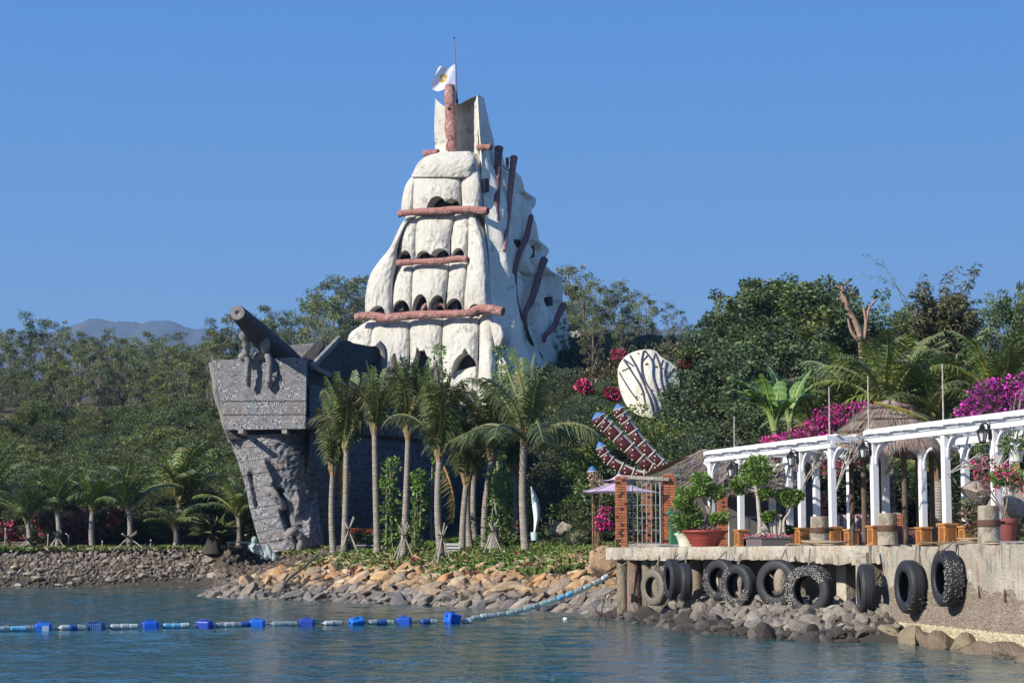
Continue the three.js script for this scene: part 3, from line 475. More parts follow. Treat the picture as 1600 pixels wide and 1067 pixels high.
// one billowed sail: left and right edge in pixels from top to bottom, arches cut into the lower edge
function sail(name, Lp, Rp, bulge, arches = [], { nu = 20, nv = 22, off = 0, topNarrow = 1, thick = 1.1, mat: mt = M.plaster, jag = 0, seed = 1 } = {}) {
  const lc = poly2(Lp), rc = poly2(Rp), arch = (u) => { let h = 0; for (const a of arches) { const q = (u - a.u) / a.w; if (Math.abs(q) < 1) h = Math.max(h, a.h * Math.pow(1 - q * q, .5)); } return h + jag * Math.max(0, noise(u * 13, seed * 3.1)); };
  const ptAt = (u, v) => {
    const vv = v * (1 - arch(u)), a = lc(vv), b = rc(vv), px = lerp(a.x, b.x, u), py = lerp(a.y, b.y, u), su = Math.pow(Math.max(0, 1 - Math.pow(Math.abs(2 * u - 1), 2.6)), .5), sv = Math.pow(Math.sin(Math.PI * (.10 + .66 * vv)), .75);
    const lump = .11 * fbm(px * .045, py * .035, seed, 3) + .05 * noise(px * .3, py * .3, seed);
    return P(px, py, DT(px, py) + off - bulge * (.3 + .7 * su) * sv - lump);
  };
  const b = new MB(), back = V(.35, 0, -.94).multiplyScalar(thick), N = nu;
  // the bottom edge follows the arches closely
  b.grid(nu * 2, nv, ptAt, uvT);
  for (const [f, n] of [[(t) => ptAt(t, 0), nu], [(t) => ptAt(1 - t, 1), nu * 2], [(t) => ptAt(0, 1 - t), nv], [(t) => ptAt(1, t), nv]]) b.grid(n, 2, (u, v) => f(1 - u).addScaledVector(back, v), uvT);
  return sp(b, name, mt);
}
const A = (u, w, h) => ({ u, w, h });
// crown: a hollow scoop with two peaks
{
  const b = new MB(), l = poly2([[680, 153], [678.5, 195], [680, 240]]), r = poly2([[748, 148], [747.5, 195], [746, 240]]);
  const f = (u, v, k) => { const dip = u < .25 ? 14 * Math.sin(u / .25 * 1.57) : u < .6 ? lerp(14, 11, (u - .25) / .35) : 11 * Math.pow(1 - (u - .6) / .4, 1.3), a = l(v), c = r(v), py = lerp(a.y, c.y, u) + dip * Math.pow(1 - v, 4); return P(lerp(a.x, c.x, u), py, DT(700, py) - .6 + (2.3 * Math.pow(Math.sin(Math.PI * clamp((u - .33) / .67)), .7) * sstep(0, .12, v + .06)) + 1.5 * Math.max(0, 1 - u / .33) + k + .05 * noise(u * 9, v * 14)); };
  b.grid(28, 22, (u, v) => f(u, v, 0), uvT);
  const g = (u, v) => f(u, v, 0).lerp(P(714 + (u - .5) * 70, 165 + 75 * v, DT(700, 200) + 4), .25 * Math.sin(Math.PI * clamp(u, .02, .98)) + .1);
  b.grid(28, 1, (u, v) => v ? f(1 - u, 0, .45) : f(1 - u, 0, 0), uvT);
  b.grid(1, 22, (u, v) => u ? f(0, v, 0) : f(0, v, .5), uvT); b.grid(1, 22, (u, v) => u ? f(1, v, .5) : f(1, v, 0), uvT); b.grid(28, 22, (u, v) => f(1 - u, v, .5), uvT);
  sp(b, 'sail_crown', M.plaster);
}
sail('sail_panel', [[676, 238], [655, 252], [642, 276]], [[734, 236], [744, 250], [741, 276]], 1.3, [], { off: -.2, seed: 2 });
sail('sail_panel', [[650, 268], [634, 288], [628, 312], [626, 332]], [[654, 268], [648, 292], [647, 312], [646, 332]], .9, [], { seed: 3, off: .15 });
sail('sail_panel', [[646, 269], [645, 300], [645, 331]], [[721, 268], [721, 300], [720, 331]], 1.5, [A(.50, .22, .40), A(.80, .2, .34)], { seed: 4, nu: 26 });
sail('sail_panel', [[720, 266], [720, 300], [721, 331]], [[741, 245], [749, 270], [753, 290], [754, 331]], 1.1, [], { seed: 5 });
sail('sail_panel', [[638, 337], [628, 348], [608, 388], [592, 408], [578, 430], [570, 470], [571, 492]], [[652, 337], [638, 346], [622, 385], [620, 410], [615, 440], [613, 492]], 1.5, [A(.42, .3, .075)], { seed: 6, nv: 34, off: .15 });
sail('sail_panel', [[634, 340], [627, 365], [621, 408]], [[653, 338], [650, 370], [650, 408]], .85, [A(.38, .36, .2)], { seed: 7 });
sail('sail_panel', [[651, 338], [648, 370], [649, 407]], [[711, 336], [705, 370], [703, 406]], 1.35, [A(.24, .23, .20), A(.70, .29, .25)], { seed: 8, nu: 26 });
sail('sail_panel', [[711, 335], [704, 370], [703, 405]], [[735, 334], [733, 370], [730, 404]], .95, [A(.45, .38, .25)], { seed: 9 });
sail('sail_panel', [[731, 334], [731, 380], [729, 430], [725, 465], [726, 492]], [[741, 333], [757, 375], [763, 420], [766, 460], [768, 492]], 1.6, [A(.40, .30, .15)], { seed: 10, nv: 34 });
sail('sail_panel', [[624, 414], [615, 445], [611, 491]], [[645, 413], [645, 450], [644, 490]], .95, [A(.45, .44, .25)], { seed: 11 });
sail('sail_panel', [[645, 413], [643, 450], [643, 490]], [[702, 411], [699, 450], [694, 488]], 1.45, [A(.25, .24, .38), A(.74, .25, .36)], { seed: 12, nu: 26 });
sail('sail_panel', [[702, 411], [697, 450], [694, 488]], [[730, 409], [728, 450], [725, 487]], 1.0, [A(.45, .44, .29)], { seed: 13 });
sail('sail_panel', [[578, 500], [561, 510], [545, 524], [541, 600]], [[586, 500], [582, 530], [580, 600]], .8, [], { seed: 14, jag: .1 });
sail('sail_panel', [[584, 501], [577, 540], [576, 590]], [[640, 499], [641, 540], [638, 590]], 1.3, [A(.62, .10, .36), A(.2, .06, .2)], { seed: 15, jag: .05, nu: 28 });
sail('sail_panel', [[639, 499], [640, 540], [639, 590]], [[692, 496], [691, 540], [690, 590]], 1.3, [A(.35, .3, .42), A(.8, .14, .2)], { seed: 16, jag: .12, nu: 28 });
sail('sail_panel', [[691, 496], [690, 540], [689, 590]], [[750, 494], [748, 540], [747, 590]], 1.4, [A(.62, .36, .38)], { seed: 17, jag: .22, nu: 30 });
sail('sail_panel', [[694, 584], [690, 610]], [[744, 572], [748, 612]], .7, [], { seed: 18, jag: .3 });
sail('sail_panel', [[749, 492], [748, 560], [745, 640]], [[769, 492], [774, 560], [778, 640]], 1.5, [], { seed: 19 });
sail('sail_panel', [[764, 503], [768, 520], [772, 540]], [[776, 505], [785, 512], [788, 530], [779, 543]], .5, [], { seed: 20, jag: .1, off: -.6, nv: 14 });
sail('sail_panel', [[774, 560], [772, 580], [774, 605]], [[786, 558], [796, 575], [792, 592]], .4, [], { seed: 21, jag: .2, off: -.4, nv: 12 });
{ // inner walls behind the sails and the dark rooms behind the arches
  const l = poly2([[683, 238], [650, 275], [634, 335], [628, 400], [600, 430], [582, 490], [570, 560], [566, 845]]), r = poly2([[742, 238], [748, 275], [752, 335], [758, 430], [764, 490], [772, 560], [776, 845]]), b = new MB();
  b.grid(6, 40, (u, v) => { const a = l(v), c = r(v); return P(lerp(a.x, c.x, u), lerp(a.y, c.y, u), DT(lerp(a.x, c.x, u), a.y) + 1.6); }, uvT);
  b.grid(6, 40, (u, v) => { const a = l(v), c = r(v); return P(lerp(a.x, c.x, 1 - u), lerp(a.y, c.y, 1 - u), DT(lerp(a.x, c.x, 1 - u), a.y) + 9); }, uvT);
  b.grid(4, 40, (u, v) => { const a = l(v); return P(a.x, a.y, DT(a.x, a.y) + lerp(9, 1.6, u)); }, uvT);
  sp(b, 'inner_wall', M.plaster);
  const room = (px, py, w, h) => { const q = new MB(), c = P(px, py, DT(px, py) + .55); q.box(c.x, c.y, c.z, w / 24.3, h / 24.3, 1.3, -.42); sp(q, 'window', M.dark); };
  for (const [px, py, w, h] of [[688, 318, 40, 24], [629, 398, 16, 18], [663, 396, 20, 20], [690, 396, 28, 20], [716, 394, 22, 22], [594, 483, 30, 13], [626, 478, 26, 20], [657, 472, 24, 34], [684, 474, 22, 30], [709, 476, 28, 24], [743, 474, 32, 24], [612, 568, 9, 30], [657, 566, 36, 42], [727, 563, 40, 34], [0, 0, 0, 0]].slice(0, -1)) room(px, py, w, h); { const c = P(691.5, 233, DT(691, 233) + 1.25); sp(new MB().box(c.x, c.y, c.z, .5, .75, 1.3, -.42), 'window', M.dark); }
  for (const px of [671, 687]) { const c = P(px, 486, DT(px, 486) - .35), q = new MB(); q.add(new THREE.TorusGeometry(.42, .13, 8, 18, Math.PI), new THREE.Matrix4().setPosition(c.x, c.y, c.z + .2)); sp(q, 'arch_ring', M.log); }
}
// logs: knotted round timbers laid as yards across the sails and standing as masts along the flank
function log(name, pts, rpx, dep, material, seed, seg = 12, taper = seed > 40 ? .5 : 0) {
  const R = rng(seed), c = curve(pts.map(([x, y, o]) => P(x, y, dep(x, y) + (o || 0))), 26), k = 1 / 24.2;
  sp(new MB().tube(c, (t) => rpx * k * (1 - taper * t * t) * (1 + .13 * noise(t * 7, seed) + .05 * noise(t * 26, seed)), seg, null, true, (t, q) => 1 + .05 * noise(t * 12, q * 1.3, seed)), name, material);
}
const F1 = (px, py) => DT(px, py) - .75;
log('yard_log', [[623, 334], [650, 331], [690, 329], [730, 327], [762, 330]], 5.6, (x, y) => F1(x, y) - .5, M.log, 1);
log('yard_log', [[621, 411], [650, 409], [690, 408], [715, 404], [730, 405]], 5.2, (x, y) => F1(x, y) - .5, M.log, 2);
log('yard_log', [[556, 496], [578, 493], [600, 497], [640, 493], [690, 491], [730, 489], [752, 482], [786, 487]], 6.2, (x, y) => F1(x, y) - .7, M.log, 3);
log('yard_log', [[662, 240], [685, 238]], 5.2, (x, y) => F1(x, y) + .2, M.log, 4); log('yard_log', [[746, 230], [768, 230]], 5.2, (x, y) => F1(x, y) + .3, M.log, 5);
log('mast_log', [[702.5, 134], [703.5, 170], [705, 210], [706.5, 246]], 9.3, (x, y) => DT(700, y) - .2, M.log, 6, 18);
{ const c = P(702, 172, DT(700, 172) - .2); sp(new MB().add(new THREE.CylinderGeometry(.11, .11, .1, 14), new THREE.Matrix4().makeRotationX(Math.PI / 2).setPosition(c.x, c.y, c.z + .36)), 'hole', M.dark); }
// the flank: three long draped sheets, each stepped behind the last
const byY = (pts) => (v) => { const y = lerp(148, 660, clamp(v)); let k = 0; while (k < pts.length - 2 && y > pts[k + 1][1]) k++; const a = pts[k], b = pts[k + 1], t = clamp((y - a[1]) / (b[1] - a[1])); return { x: lerp(a[0], b[0], t), y }; };
const flankL = byY([[746, 148], [749, 200], [752, 240], [754, 290], [757, 330], [764, 400], [767, 460], [770, 520], [775, 600], [778, 660]]);
// the ragged outline of the sails against the sky
const flankR = byY([[749, 148], [765, 224], [777, 233], [783, 256], [790, 263], [807, 270], [811, 282], [814, 300], [822, 305], [831, 311], [829, 319], [820, 327], [821, 336], [827, 354], [831, 376], [843, 385], [849, 392], [844, 400], [836, 405], [841, 414], [853, 426], [867, 431], [872, 449], [870, 468], [877, 490], [882, 512], [880, 536], [890, 549], [898, 570], [905, 660]]);
const flankD = (px, v, u) => { const a = flankL(v), w = Math.max(1, flankR(v).x - a.x); return DT(a.x, a.y) - .3 + u * w / 21 * 2.1; };
function flank(name, u0, u1, step, seed, scallop) {
  const f = (u, v) => {
    const sc = u > .98 ? scallop * Math.max(0, noise(v * 16, seed)) : 0, uu = lerp(u0, u1, u) + sc, a = flankL(v), b = flankR(v), px = lerp(a.x, b.x, uu), py = lerp(a.y, b.y, uu);
    const w1 = uu * 15 - v * 9 + 1.4 * noise(v * 2.5, seed), fold = (1.5 * (Math.pow(Math.abs(Math.sin(w1 * .5)), .6) - .6) + .9 * fbm(uu * 6, v * 7, seed, 4)) * sstep(.03, .4, v) * (.45 + .7 * v);
    return P(px, py, flankD(px, v, uu) + step - .5 * Math.sin(Math.PI * u) * v).addScaledVector(V(.93, 0, .36), (.34 * fold + .75 * Math.pow(Math.sin(Math.PI * clamp(u, .001, .999)), .6) * sstep(.1, .4, v)) * sstep(0, .14, uu) * (1 - .8 * sstep(.9, 1, uu)));
  };
  const b = new MB(); b.grid(30, 150, f, uvT); b.grid(2, 150, (u, v) => f(1, v).add(V(.3 * u, 0, -.9 * u)), uvT); b.grid(2, 150, (u, v) => f(0, v).add(V(-.1 * (1 - u), 0, -.9 * (1 - u))), uvT); b.grid(30, 2, (u, v) => f(u, 0).add(V(.2 * (1 - v), 0, -.9 * (1 - v))), uvT);
  sp(b, name, M.plasterSide);
}
flank('flank_sail', 0, .42, 0, 31, .2); flank('flank_sail', .36, .74, 1.2, 32, .2); flank('flank_sail', .68, 1, 2.2, 33, .13);
{ // far sides, so that the tower is closed
  const b = new MB(); b.grid(4, 40, (u, v) => { const a = flankR(v = .05 + .95 * v), p = P(a.x - 7, a.y, flankD(a.x, v, 1) + 1.6), q = P(lerp(712, 620, v), a.y, DT(640, a.y) + lerp(4, 12, v)); return q.lerp(p, u); }, uvT); sp(b, 'back_wall', M.plasterSide);
}
const FD = (o) => (x, y) => { const v = (y - 148) / 512, a = flankL(v), w = Math.max(1, flankR(v).x - a.x); return flankD(x, v, (x - a.x) / w) + o * 1.6 - 1.25; };
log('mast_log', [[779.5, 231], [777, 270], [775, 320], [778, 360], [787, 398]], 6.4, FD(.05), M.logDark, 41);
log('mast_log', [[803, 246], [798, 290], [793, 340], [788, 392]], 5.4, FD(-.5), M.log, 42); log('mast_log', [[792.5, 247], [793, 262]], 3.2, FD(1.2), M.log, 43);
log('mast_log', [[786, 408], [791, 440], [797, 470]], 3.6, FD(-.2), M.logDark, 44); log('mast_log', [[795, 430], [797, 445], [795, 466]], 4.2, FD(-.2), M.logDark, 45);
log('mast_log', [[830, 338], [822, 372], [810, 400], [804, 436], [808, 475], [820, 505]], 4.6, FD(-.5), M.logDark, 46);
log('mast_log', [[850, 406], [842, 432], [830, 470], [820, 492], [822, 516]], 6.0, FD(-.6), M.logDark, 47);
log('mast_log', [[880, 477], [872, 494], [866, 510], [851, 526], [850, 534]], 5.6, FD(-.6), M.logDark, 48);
{ // dark seams, side windows and curled flaps
  for (const pts of [[[797, 470], [804, 500], [811, 540], [815, 560]], [[820, 505], [828, 530], [834, 542]], [[838, 548], [848, 560]]]) sp(new MB().tube(curve(pts.map(([x, y]) => P(x, y, FD(.5)(x, y))), 12), (t) => .10 * Math.sin(Math.PI * (.1 + .85 * t)) + .03, 6), 'gap', M.dark);
  for (const [x, y, w, h] of [[757, 290, .32, .85], [806, 381, .35, .5], [829, 394, .25, .75], [857, 471, .3, .6]]) { const c = P(x, y, FD(.5)(x, y)); sp(new MB().box(c.x, c.y, c.z, w, h, .6, .6), 'window', M.dark); }
  for (const [x, y, s] of [[770, 285, .45]]) { const d = FD(.3)(x, y), b = new MB(); b.grid(12, 10, (u, v) => P(x + s * (-14 + 26 * u), y + s * (-8 + 16 * v * (1 - .35 * u) + 3 * Math.sin(u * 4)), d - .6 * Math.sin(Math.PI * v) * (1 - u) + .2), uvT); b.grid(12, 10, (u, v) => P(x + s * (12 - 26 * u), y + s * (-8 + 16 * v * (1 - .35 * (1 - u)) + 3 * Math.sin((1 - u) * 4)), d - .6 * Math.sin(Math.PI * v) * u + .5), uvT); sp(b, 'sail_flap', M.plasterSide); }
  // the last torn sail far aft
  const b = new MB(); plate(b, [[889, 518], [897, 516], [910, 519], [905, 540], [899, 556], [890, 548], [894, 534]], 152, .6); sp(b, 'sail_scrap', M.plaster);
  log('mast_log', [[908, 520], [908, 535], [904, 555]], 4.6, () => 151.5, M.log, 51); const d = P(886, 552, 151.4); sp(new MB().add(new THREE.SphereGeometry(.62, 14, 10), new THREE.Matrix4().makeScale(1.2, .9, .8).setPosition(d.x, d.y, d.z)), 'window', M.dark);
}
// ------------------------------- hull
const hullD = (px, py) => 84.6 + (px - 480) * .0605;
const BD = (px) => 85.2 - (px - 330) * .012;                                       // carved bow board
{
  const board = (poly, o, name, label) => sp(plate(new MB(), poly, (x) => BD(x) + o, .5), name, M.carve, ship, label);
  board([[330, 563], [400, 560], [478, 558], [477.5, 626.4], [343, 626.4], [340, 605], [334, 590]], 0, 'bow_board');
  board([[343, 627.6], [477.5, 627.6], [477, 647], [347, 647.6]], .03, 'plank'); board([[347, 648.8], [477, 648.4], [476.5, 669.5], [354, 671.5]], -.02, 'plank');
  sp(new MB().tube(curve([P(331, 566, 85.4), P(337, 600, 85.4), P(343, 632, 85.5), P(352, 660, 85.5), P(360, 690, 85.8)], 20), (t) => .17 + .06 * noise(t * 9, 4), 10, null, true, (t, q) => 1 + .14 * noise(t * 14, q)), 'edge_timber', M.grey);
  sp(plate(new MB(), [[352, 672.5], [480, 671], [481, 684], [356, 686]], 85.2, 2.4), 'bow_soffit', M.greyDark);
  for (const px of [379, 447]) { const c = P(px, 676, 84.2); sp(new MB().box(c.x, c.y, c.z, .22, .16, 1.4), 'beam_end', mat({ color: C(.42, .38, .33), map: rep(grainCol, 1), roughness: .9 })); }
  for (const [a, b2, c] of [[479, 558, 480], [479, 600, 480]]) 0;
  // stem below the board, in curved planks
  const l = poly2([[356, 680], [371, 722], [384, 765], [390, 795], [400, 832], [412, 866]]), r = poly2([[486, 676], [490, 730], [497, 790], [506, 850]]);
  const surf = (u, v) => {
    const a = l(v), b = r(v), px = lerp(a.x, b.x, u), py = lerp(a.y, b.y, u), q = (x0, y0, x1, y1, w) => { const dx = x1 - x0, dy = y1 - y0, t = clamp(((px - x0) * dx + (py - y0) * dy) / (dx * dx + dy * dy)); return Math.exp(-(((px - x0 - t * dx) ** 2 + (py - y0 - t * dy) ** 2) / (w * w))); };
    let d = 86.6 - 1.9 * Math.sin(Math.PI * clamp(.1 + u * .78)) * (1 - .15 * v) - .9 * v;
    d += .9 * q(436, 770, 452, 826, 5) + .5 * q(392, 742, 402, 790, 4) + .4 * q(462, 838, 470, 862, 4) - .55 * q(412, 722, 424, 752, 6) - .6 * q(424, 768, 440, 790, 6) - .4 * q(462, 782, 466, 800, 4) - .5 * q(455, 838, 470, 850, 9) - .35 * q(486, 800, 483, 840, 6);
    return P(px, py, d - .14 * fbm(px * .05, py * .05, 8, 3) - .05 * noise(px * .25, py * .2));
  };
  const NB = 10; for (let k = 0; k < NB; k++) { const b = new MB(), v0 = k / NB + .0022, v1 = (k + 1) / NB - .0022, s = .03 * ((k * 7) % 3); b.grid(56, 9, (u, v) => surf(u, lerp(v0, v1, v)).add(V(0, 0, s)), uvT); b.grid(56, 1, (u, v) => surf(u, v0).add(V(0, 0, s - .3 * (1 - v))), uvT); b.grid(56, 1, (u, v) => surf(u, v1).add(V(0, 0, s - .3 * v)), uvT); b.grid(1, 9, (u, v) => surf(0, lerp(v0, v1, v)).add(V(.6 * (1 - u), 0, -1.6 * (1 - u) + s)), uvT); sp(b, 'plank', M.hull); }
  // hull side, planked, running aft in the shade
  const hb = (px) => 600 + (px - 480) * .142, NP = 17, RR = rng(5);
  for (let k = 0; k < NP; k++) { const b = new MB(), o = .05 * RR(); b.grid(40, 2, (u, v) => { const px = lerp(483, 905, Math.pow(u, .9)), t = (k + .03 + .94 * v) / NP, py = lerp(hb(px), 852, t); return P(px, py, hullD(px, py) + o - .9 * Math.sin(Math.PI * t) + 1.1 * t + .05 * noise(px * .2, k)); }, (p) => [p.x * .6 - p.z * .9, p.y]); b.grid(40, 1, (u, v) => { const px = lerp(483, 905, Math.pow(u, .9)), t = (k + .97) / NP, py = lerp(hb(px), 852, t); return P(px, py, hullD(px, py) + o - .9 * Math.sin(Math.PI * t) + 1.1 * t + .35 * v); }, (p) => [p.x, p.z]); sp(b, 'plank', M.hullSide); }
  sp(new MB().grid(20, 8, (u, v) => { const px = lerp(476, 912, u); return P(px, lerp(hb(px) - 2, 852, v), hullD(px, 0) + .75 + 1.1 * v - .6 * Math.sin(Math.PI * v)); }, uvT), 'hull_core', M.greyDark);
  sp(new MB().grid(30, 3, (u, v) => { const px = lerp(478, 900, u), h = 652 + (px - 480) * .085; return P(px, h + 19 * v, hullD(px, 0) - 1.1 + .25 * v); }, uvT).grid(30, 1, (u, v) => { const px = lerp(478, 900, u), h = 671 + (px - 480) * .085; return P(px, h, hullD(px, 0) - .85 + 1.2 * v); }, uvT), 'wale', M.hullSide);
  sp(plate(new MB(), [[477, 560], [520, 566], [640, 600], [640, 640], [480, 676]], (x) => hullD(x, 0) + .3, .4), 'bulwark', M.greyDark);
  // deck: from the rail back to the foot of the sails
  const dk = new MB(), y0 = P(480, 600, 84.6).y - .1, pA = P(480, 600, 84.8), pB = P(905, 660, 110), pC = P(905, 640, 140), pD = P(540, 620, 128), pE = P(360, 600, 88);
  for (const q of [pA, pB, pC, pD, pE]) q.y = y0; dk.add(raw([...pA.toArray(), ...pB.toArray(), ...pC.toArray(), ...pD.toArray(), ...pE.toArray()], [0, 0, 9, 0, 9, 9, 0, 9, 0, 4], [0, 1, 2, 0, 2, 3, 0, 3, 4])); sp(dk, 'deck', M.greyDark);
  // rails
  sp(plate(new MB(), [[442, 541], [470, 537], [495, 536], [498, 545], [476, 568], [452, 566]], 90, .4), 'rail', M.grey);
  sp(plate(new MB(), [[470, 560], [495, 533], [504, 531], [505, 540], [488, 566], [478, 572]], 88.4, .7), 'rail_post', M.greyDark);
  sp(plate(new MB(), [[488, 573], [527, 531.5], [545, 532], [552, 536], [578, 541], [594, 540], [600, 552], [596, 586], [520, 592]], (x) => hullD(x, 0) - .2, .8), 'rail', M.greyDark);
  for (let x = 528; x < 594; x += 8) sp(plate(new MB(), [[x, 541 + .03 * (x - 528)], [x + 7.2, 541 + .03 * (x - 528)], [x + 7.2, 584], [x, 584]], (q) => hullD(q, 0) - .27 - .02 * (x % 3), .1), 'board', M.greyDark);
  sp(new MB().bar(P(487, 573, 84.4), P(529, 529, 86.9), .18, .22), 'rail_cap', M.grey); sp(new MB().bar(P(488, 573, 84.3), P(516, 587, 85.6), .16, .2), 'rail_cap', M.grey);
  sp(new MB().tube(curve([P(590, 536, 90.6), P(598, 545, 90.7), P(600, 560, 90.8), P(598, 576, 90.8)], 10), .18, 8), 'rail_post', M.grey);
  sp(new MB().box(P(529, 530, 87).x, P(529, 530, 87).y, -87, .12, .3, .12), 'rail_post', M.grey);
  sp(plate(new MB(), [[596, 560], [612, 566], [622, 590], [600, 590]], 104, .5), 'rail', M.grey);
  // bowsprit log with a ringed end
  const c0 = P(371, 489, 80.5), c1 = P(404, 522, 84), c2 = P(462, 578, 89.5), sprit = new MB().tube(curve([c0, c1, c2], 24), (t) => (.33 + .31 * t) * (1 + .03 * noise(t * 16, 3)), 20, null, false, (t, q) => 1 + .03 * noise(t * 20, q));
  sp(sprit, 'bowsprit', M.greyDark, ship, 'huge log raised over the bow like a cannon');
  { const ax = c0.clone().sub(c1).normalize(), q = new THREE.Quaternion().setFromUnitVectors(V(0, 1, 0), ax), lath = new THREE.LatheGeometry([[0, -.08], [.08, -.08], [.09, -.02], [.15, .01], [.18, -.015], [.24, .01], [.27, -.01], [.31, .0], [.318, -.05], [.312, -.3]].map((a) => new THREE.Vector2(a[0], a[1])), 24); sp(new MB().add(lath, new THREE.Matrix4().compose(c0.clone().addScaledVector(ax, .03), q, V(1, 1, 1))), 'bowsprit_end', M.grey); }
  // carved claws holding the log and hanging over the board
  const claw = (pts, r, name = 'carved_claw') => sp(new MB().tube(curve(pts.map(([x, y, d]) => P(x, y, d)), 18), (t) => r * (1 + .3 * Math.sin(t * 9) * .4 + .2 * noise(t * 8, r * 50)), 9, null, true, (t, q) => 1 + .16 * noise(t * 9, q)), name, M.grey);
  claw([[379, 520, 83.5], [384, 536, 83.7], [384, 552, 84], [376, 560, 84.2]], .17); claw([[411, 522, 84], [414, 540, 83.8], [412, 552, 84.2], [400, 560, 84.4]], .2);
  claw([[382, 553, 84.2], [386, 561, 84], [386, 580, 83.95], [385, 600, 84.05]], .13); claw([[389, 557, 84.2], [390, 575, 84], [388, 606, 84.1]], .08); claw([[417, 555, 84], [420, 563, 83.8], [420, 590, 83.75], [419, 606, 83.9]], .14); claw([[421, 560, 84], [424, 585, 83.8], [432, 586, 83.8]], .1);
  claw([[411, 722, 84.55], [417, 735, 84.35], [424, 758, 84.4]], .14, 'carved_knot'); claw([[423, 765, 84.3], [432, 775, 84.05], [443, 795, 84.3]], .15, 'carved_knot'); claw([[450, 838, 83.9], [457, 830, 83.7], [468, 838, 83.85], [470, 858, 84]], .17, 'carved_knot'); claw([[462, 770, 84.4], [466, 785, 84.1], [463, 802, 84.3]], .11, 'carved_knot'); claw([[486, 790, 84.8], [482, 815, 84.45], [480, 842, 84.4]], .11, 'carved_knot');
}
{ // pale carved figure at the very foot of the bow
  const pale = mat({ color: C(.36, .43, .43), map: rep(grainCol, 1), roughness: .8 }), at = P(405, 868, 83.2), t = thing('carved_figure', 'pale blue white carved figure with a forked tail under the ship’s stem', 'sculpture', at);
  const q = (x, y, d = 83.2) => P(x, y, d).sub(at);
  new MB().add(new THREE.SphereGeometry(.15, 14, 12), new THREE.Matrix4().makeScale(.9, 1.1, 1).setPosition(q(397, 844))).mesh('head', pale, t);
  new MB().tube(curve([q(396, 848), q(396, 853), q(401, 858), q(408, 864), q(411, 872)], 16), (s) => [.12, .22, .24, .17, .13, .1][Math.min(5, s * 5.99 | 0)], 10).mesh('body', pale, t);
  new MB().tube(curve([q(398, 850, 83), q(393, 858, 82.9), q(396, 862, 82.8)], 8), .06, 7).mesh('arm', pale, t);
  for (const [a, b, c] of [[[412, 858], [416, 868], [413, 874]], [[424, 862], [428, 870], [428, 876]], [[416, 850], [420, 862], [424, 872]]]) new MB().tube(curve([q(...a), q(...b), q(...c)], 8), (s) => .05 + .09 * Math.sin(Math.PI * s * .8), 8).mesh('tail_fin', pale, t);
}
{ // flag
  const base = P(714, 160, DT(700, 160) - .1), t = thing('flagpole', 'thin flagpole on the tower top with a white flag bearing a golden flower', 'flagpole', base), q = (x, y, o = 0) => P(x, y, DT(700, 160) - .1 + o).sub(base);
  new MB().tube([q(714, 160), q(712, 110), q(709.5, 60)], [.05, .045, .03], 8, [.5, .52, .55]).mesh('pole', M.metal, t);
  new MB().add(new THREE.SphereGeometry(.06, 10, 8), new THREE.Matrix4().setPosition(q(709.5, 59.5))).mesh('finial', M.black, t); new MB().box(q(714, 158).x, q(714, 158).y, q(714, 158).z, .16, .3, .16).mesh('foot', M.black, t);
  const cv = document.createElement('canvas'); cv.width = 256; cv.height = 220; const g = cv.getContext('2d');
  g.fillStyle = '#f1f0fa'; g.fillRect(0, 0, 256, 220); g.fillStyle = '#d8dcf6'; g.fillRect(150, 60, 106, 130);
  for (let k = 0; k < 5; k++) { const a = -1.57 + k * 1.257; g.fillStyle = k % 2 ? '#c9a136' : '#dcb956'; g.beginPath(); g.ellipse(112 + 27 * Math.cos(a), 98 + 27 * Math.sin(a), 20, 20, 0, 0, 7); g.fill(); }
  g.fillStyle = '#f4ecd0'; g.beginPath(); g.ellipse(112, 98, 11, 11, 0, 0, 7); g.fill();
  const tx = new THREE.CanvasTexture(cv); tx.colorSpace = THREE.SRGBColorSpace;
  const a = [q(685, 106, -.1), q(711.5, 102)], b = [q(672, 140, .2), q(710.5, 140)], fb = new MB();
  fb.grid(24, 16, (u, v) => a[0].clone().lerp(a[1], u).lerp(b[0].clone().lerp(b[1], u), v).add(V(0, .09 * Math.sin(u * 8 + v * 2), .13 * Math.sin(u * 7 + v * 3.5) * (1.1 - u))), (p, u, v) => [u, 1 - v]);
  fb.mesh('flag', new THREE.MeshPhysicalMaterial({ map: tx, side: THREE.DoubleSide, roughness: .8, transmission: .25, thickness: 0 }), t);
}

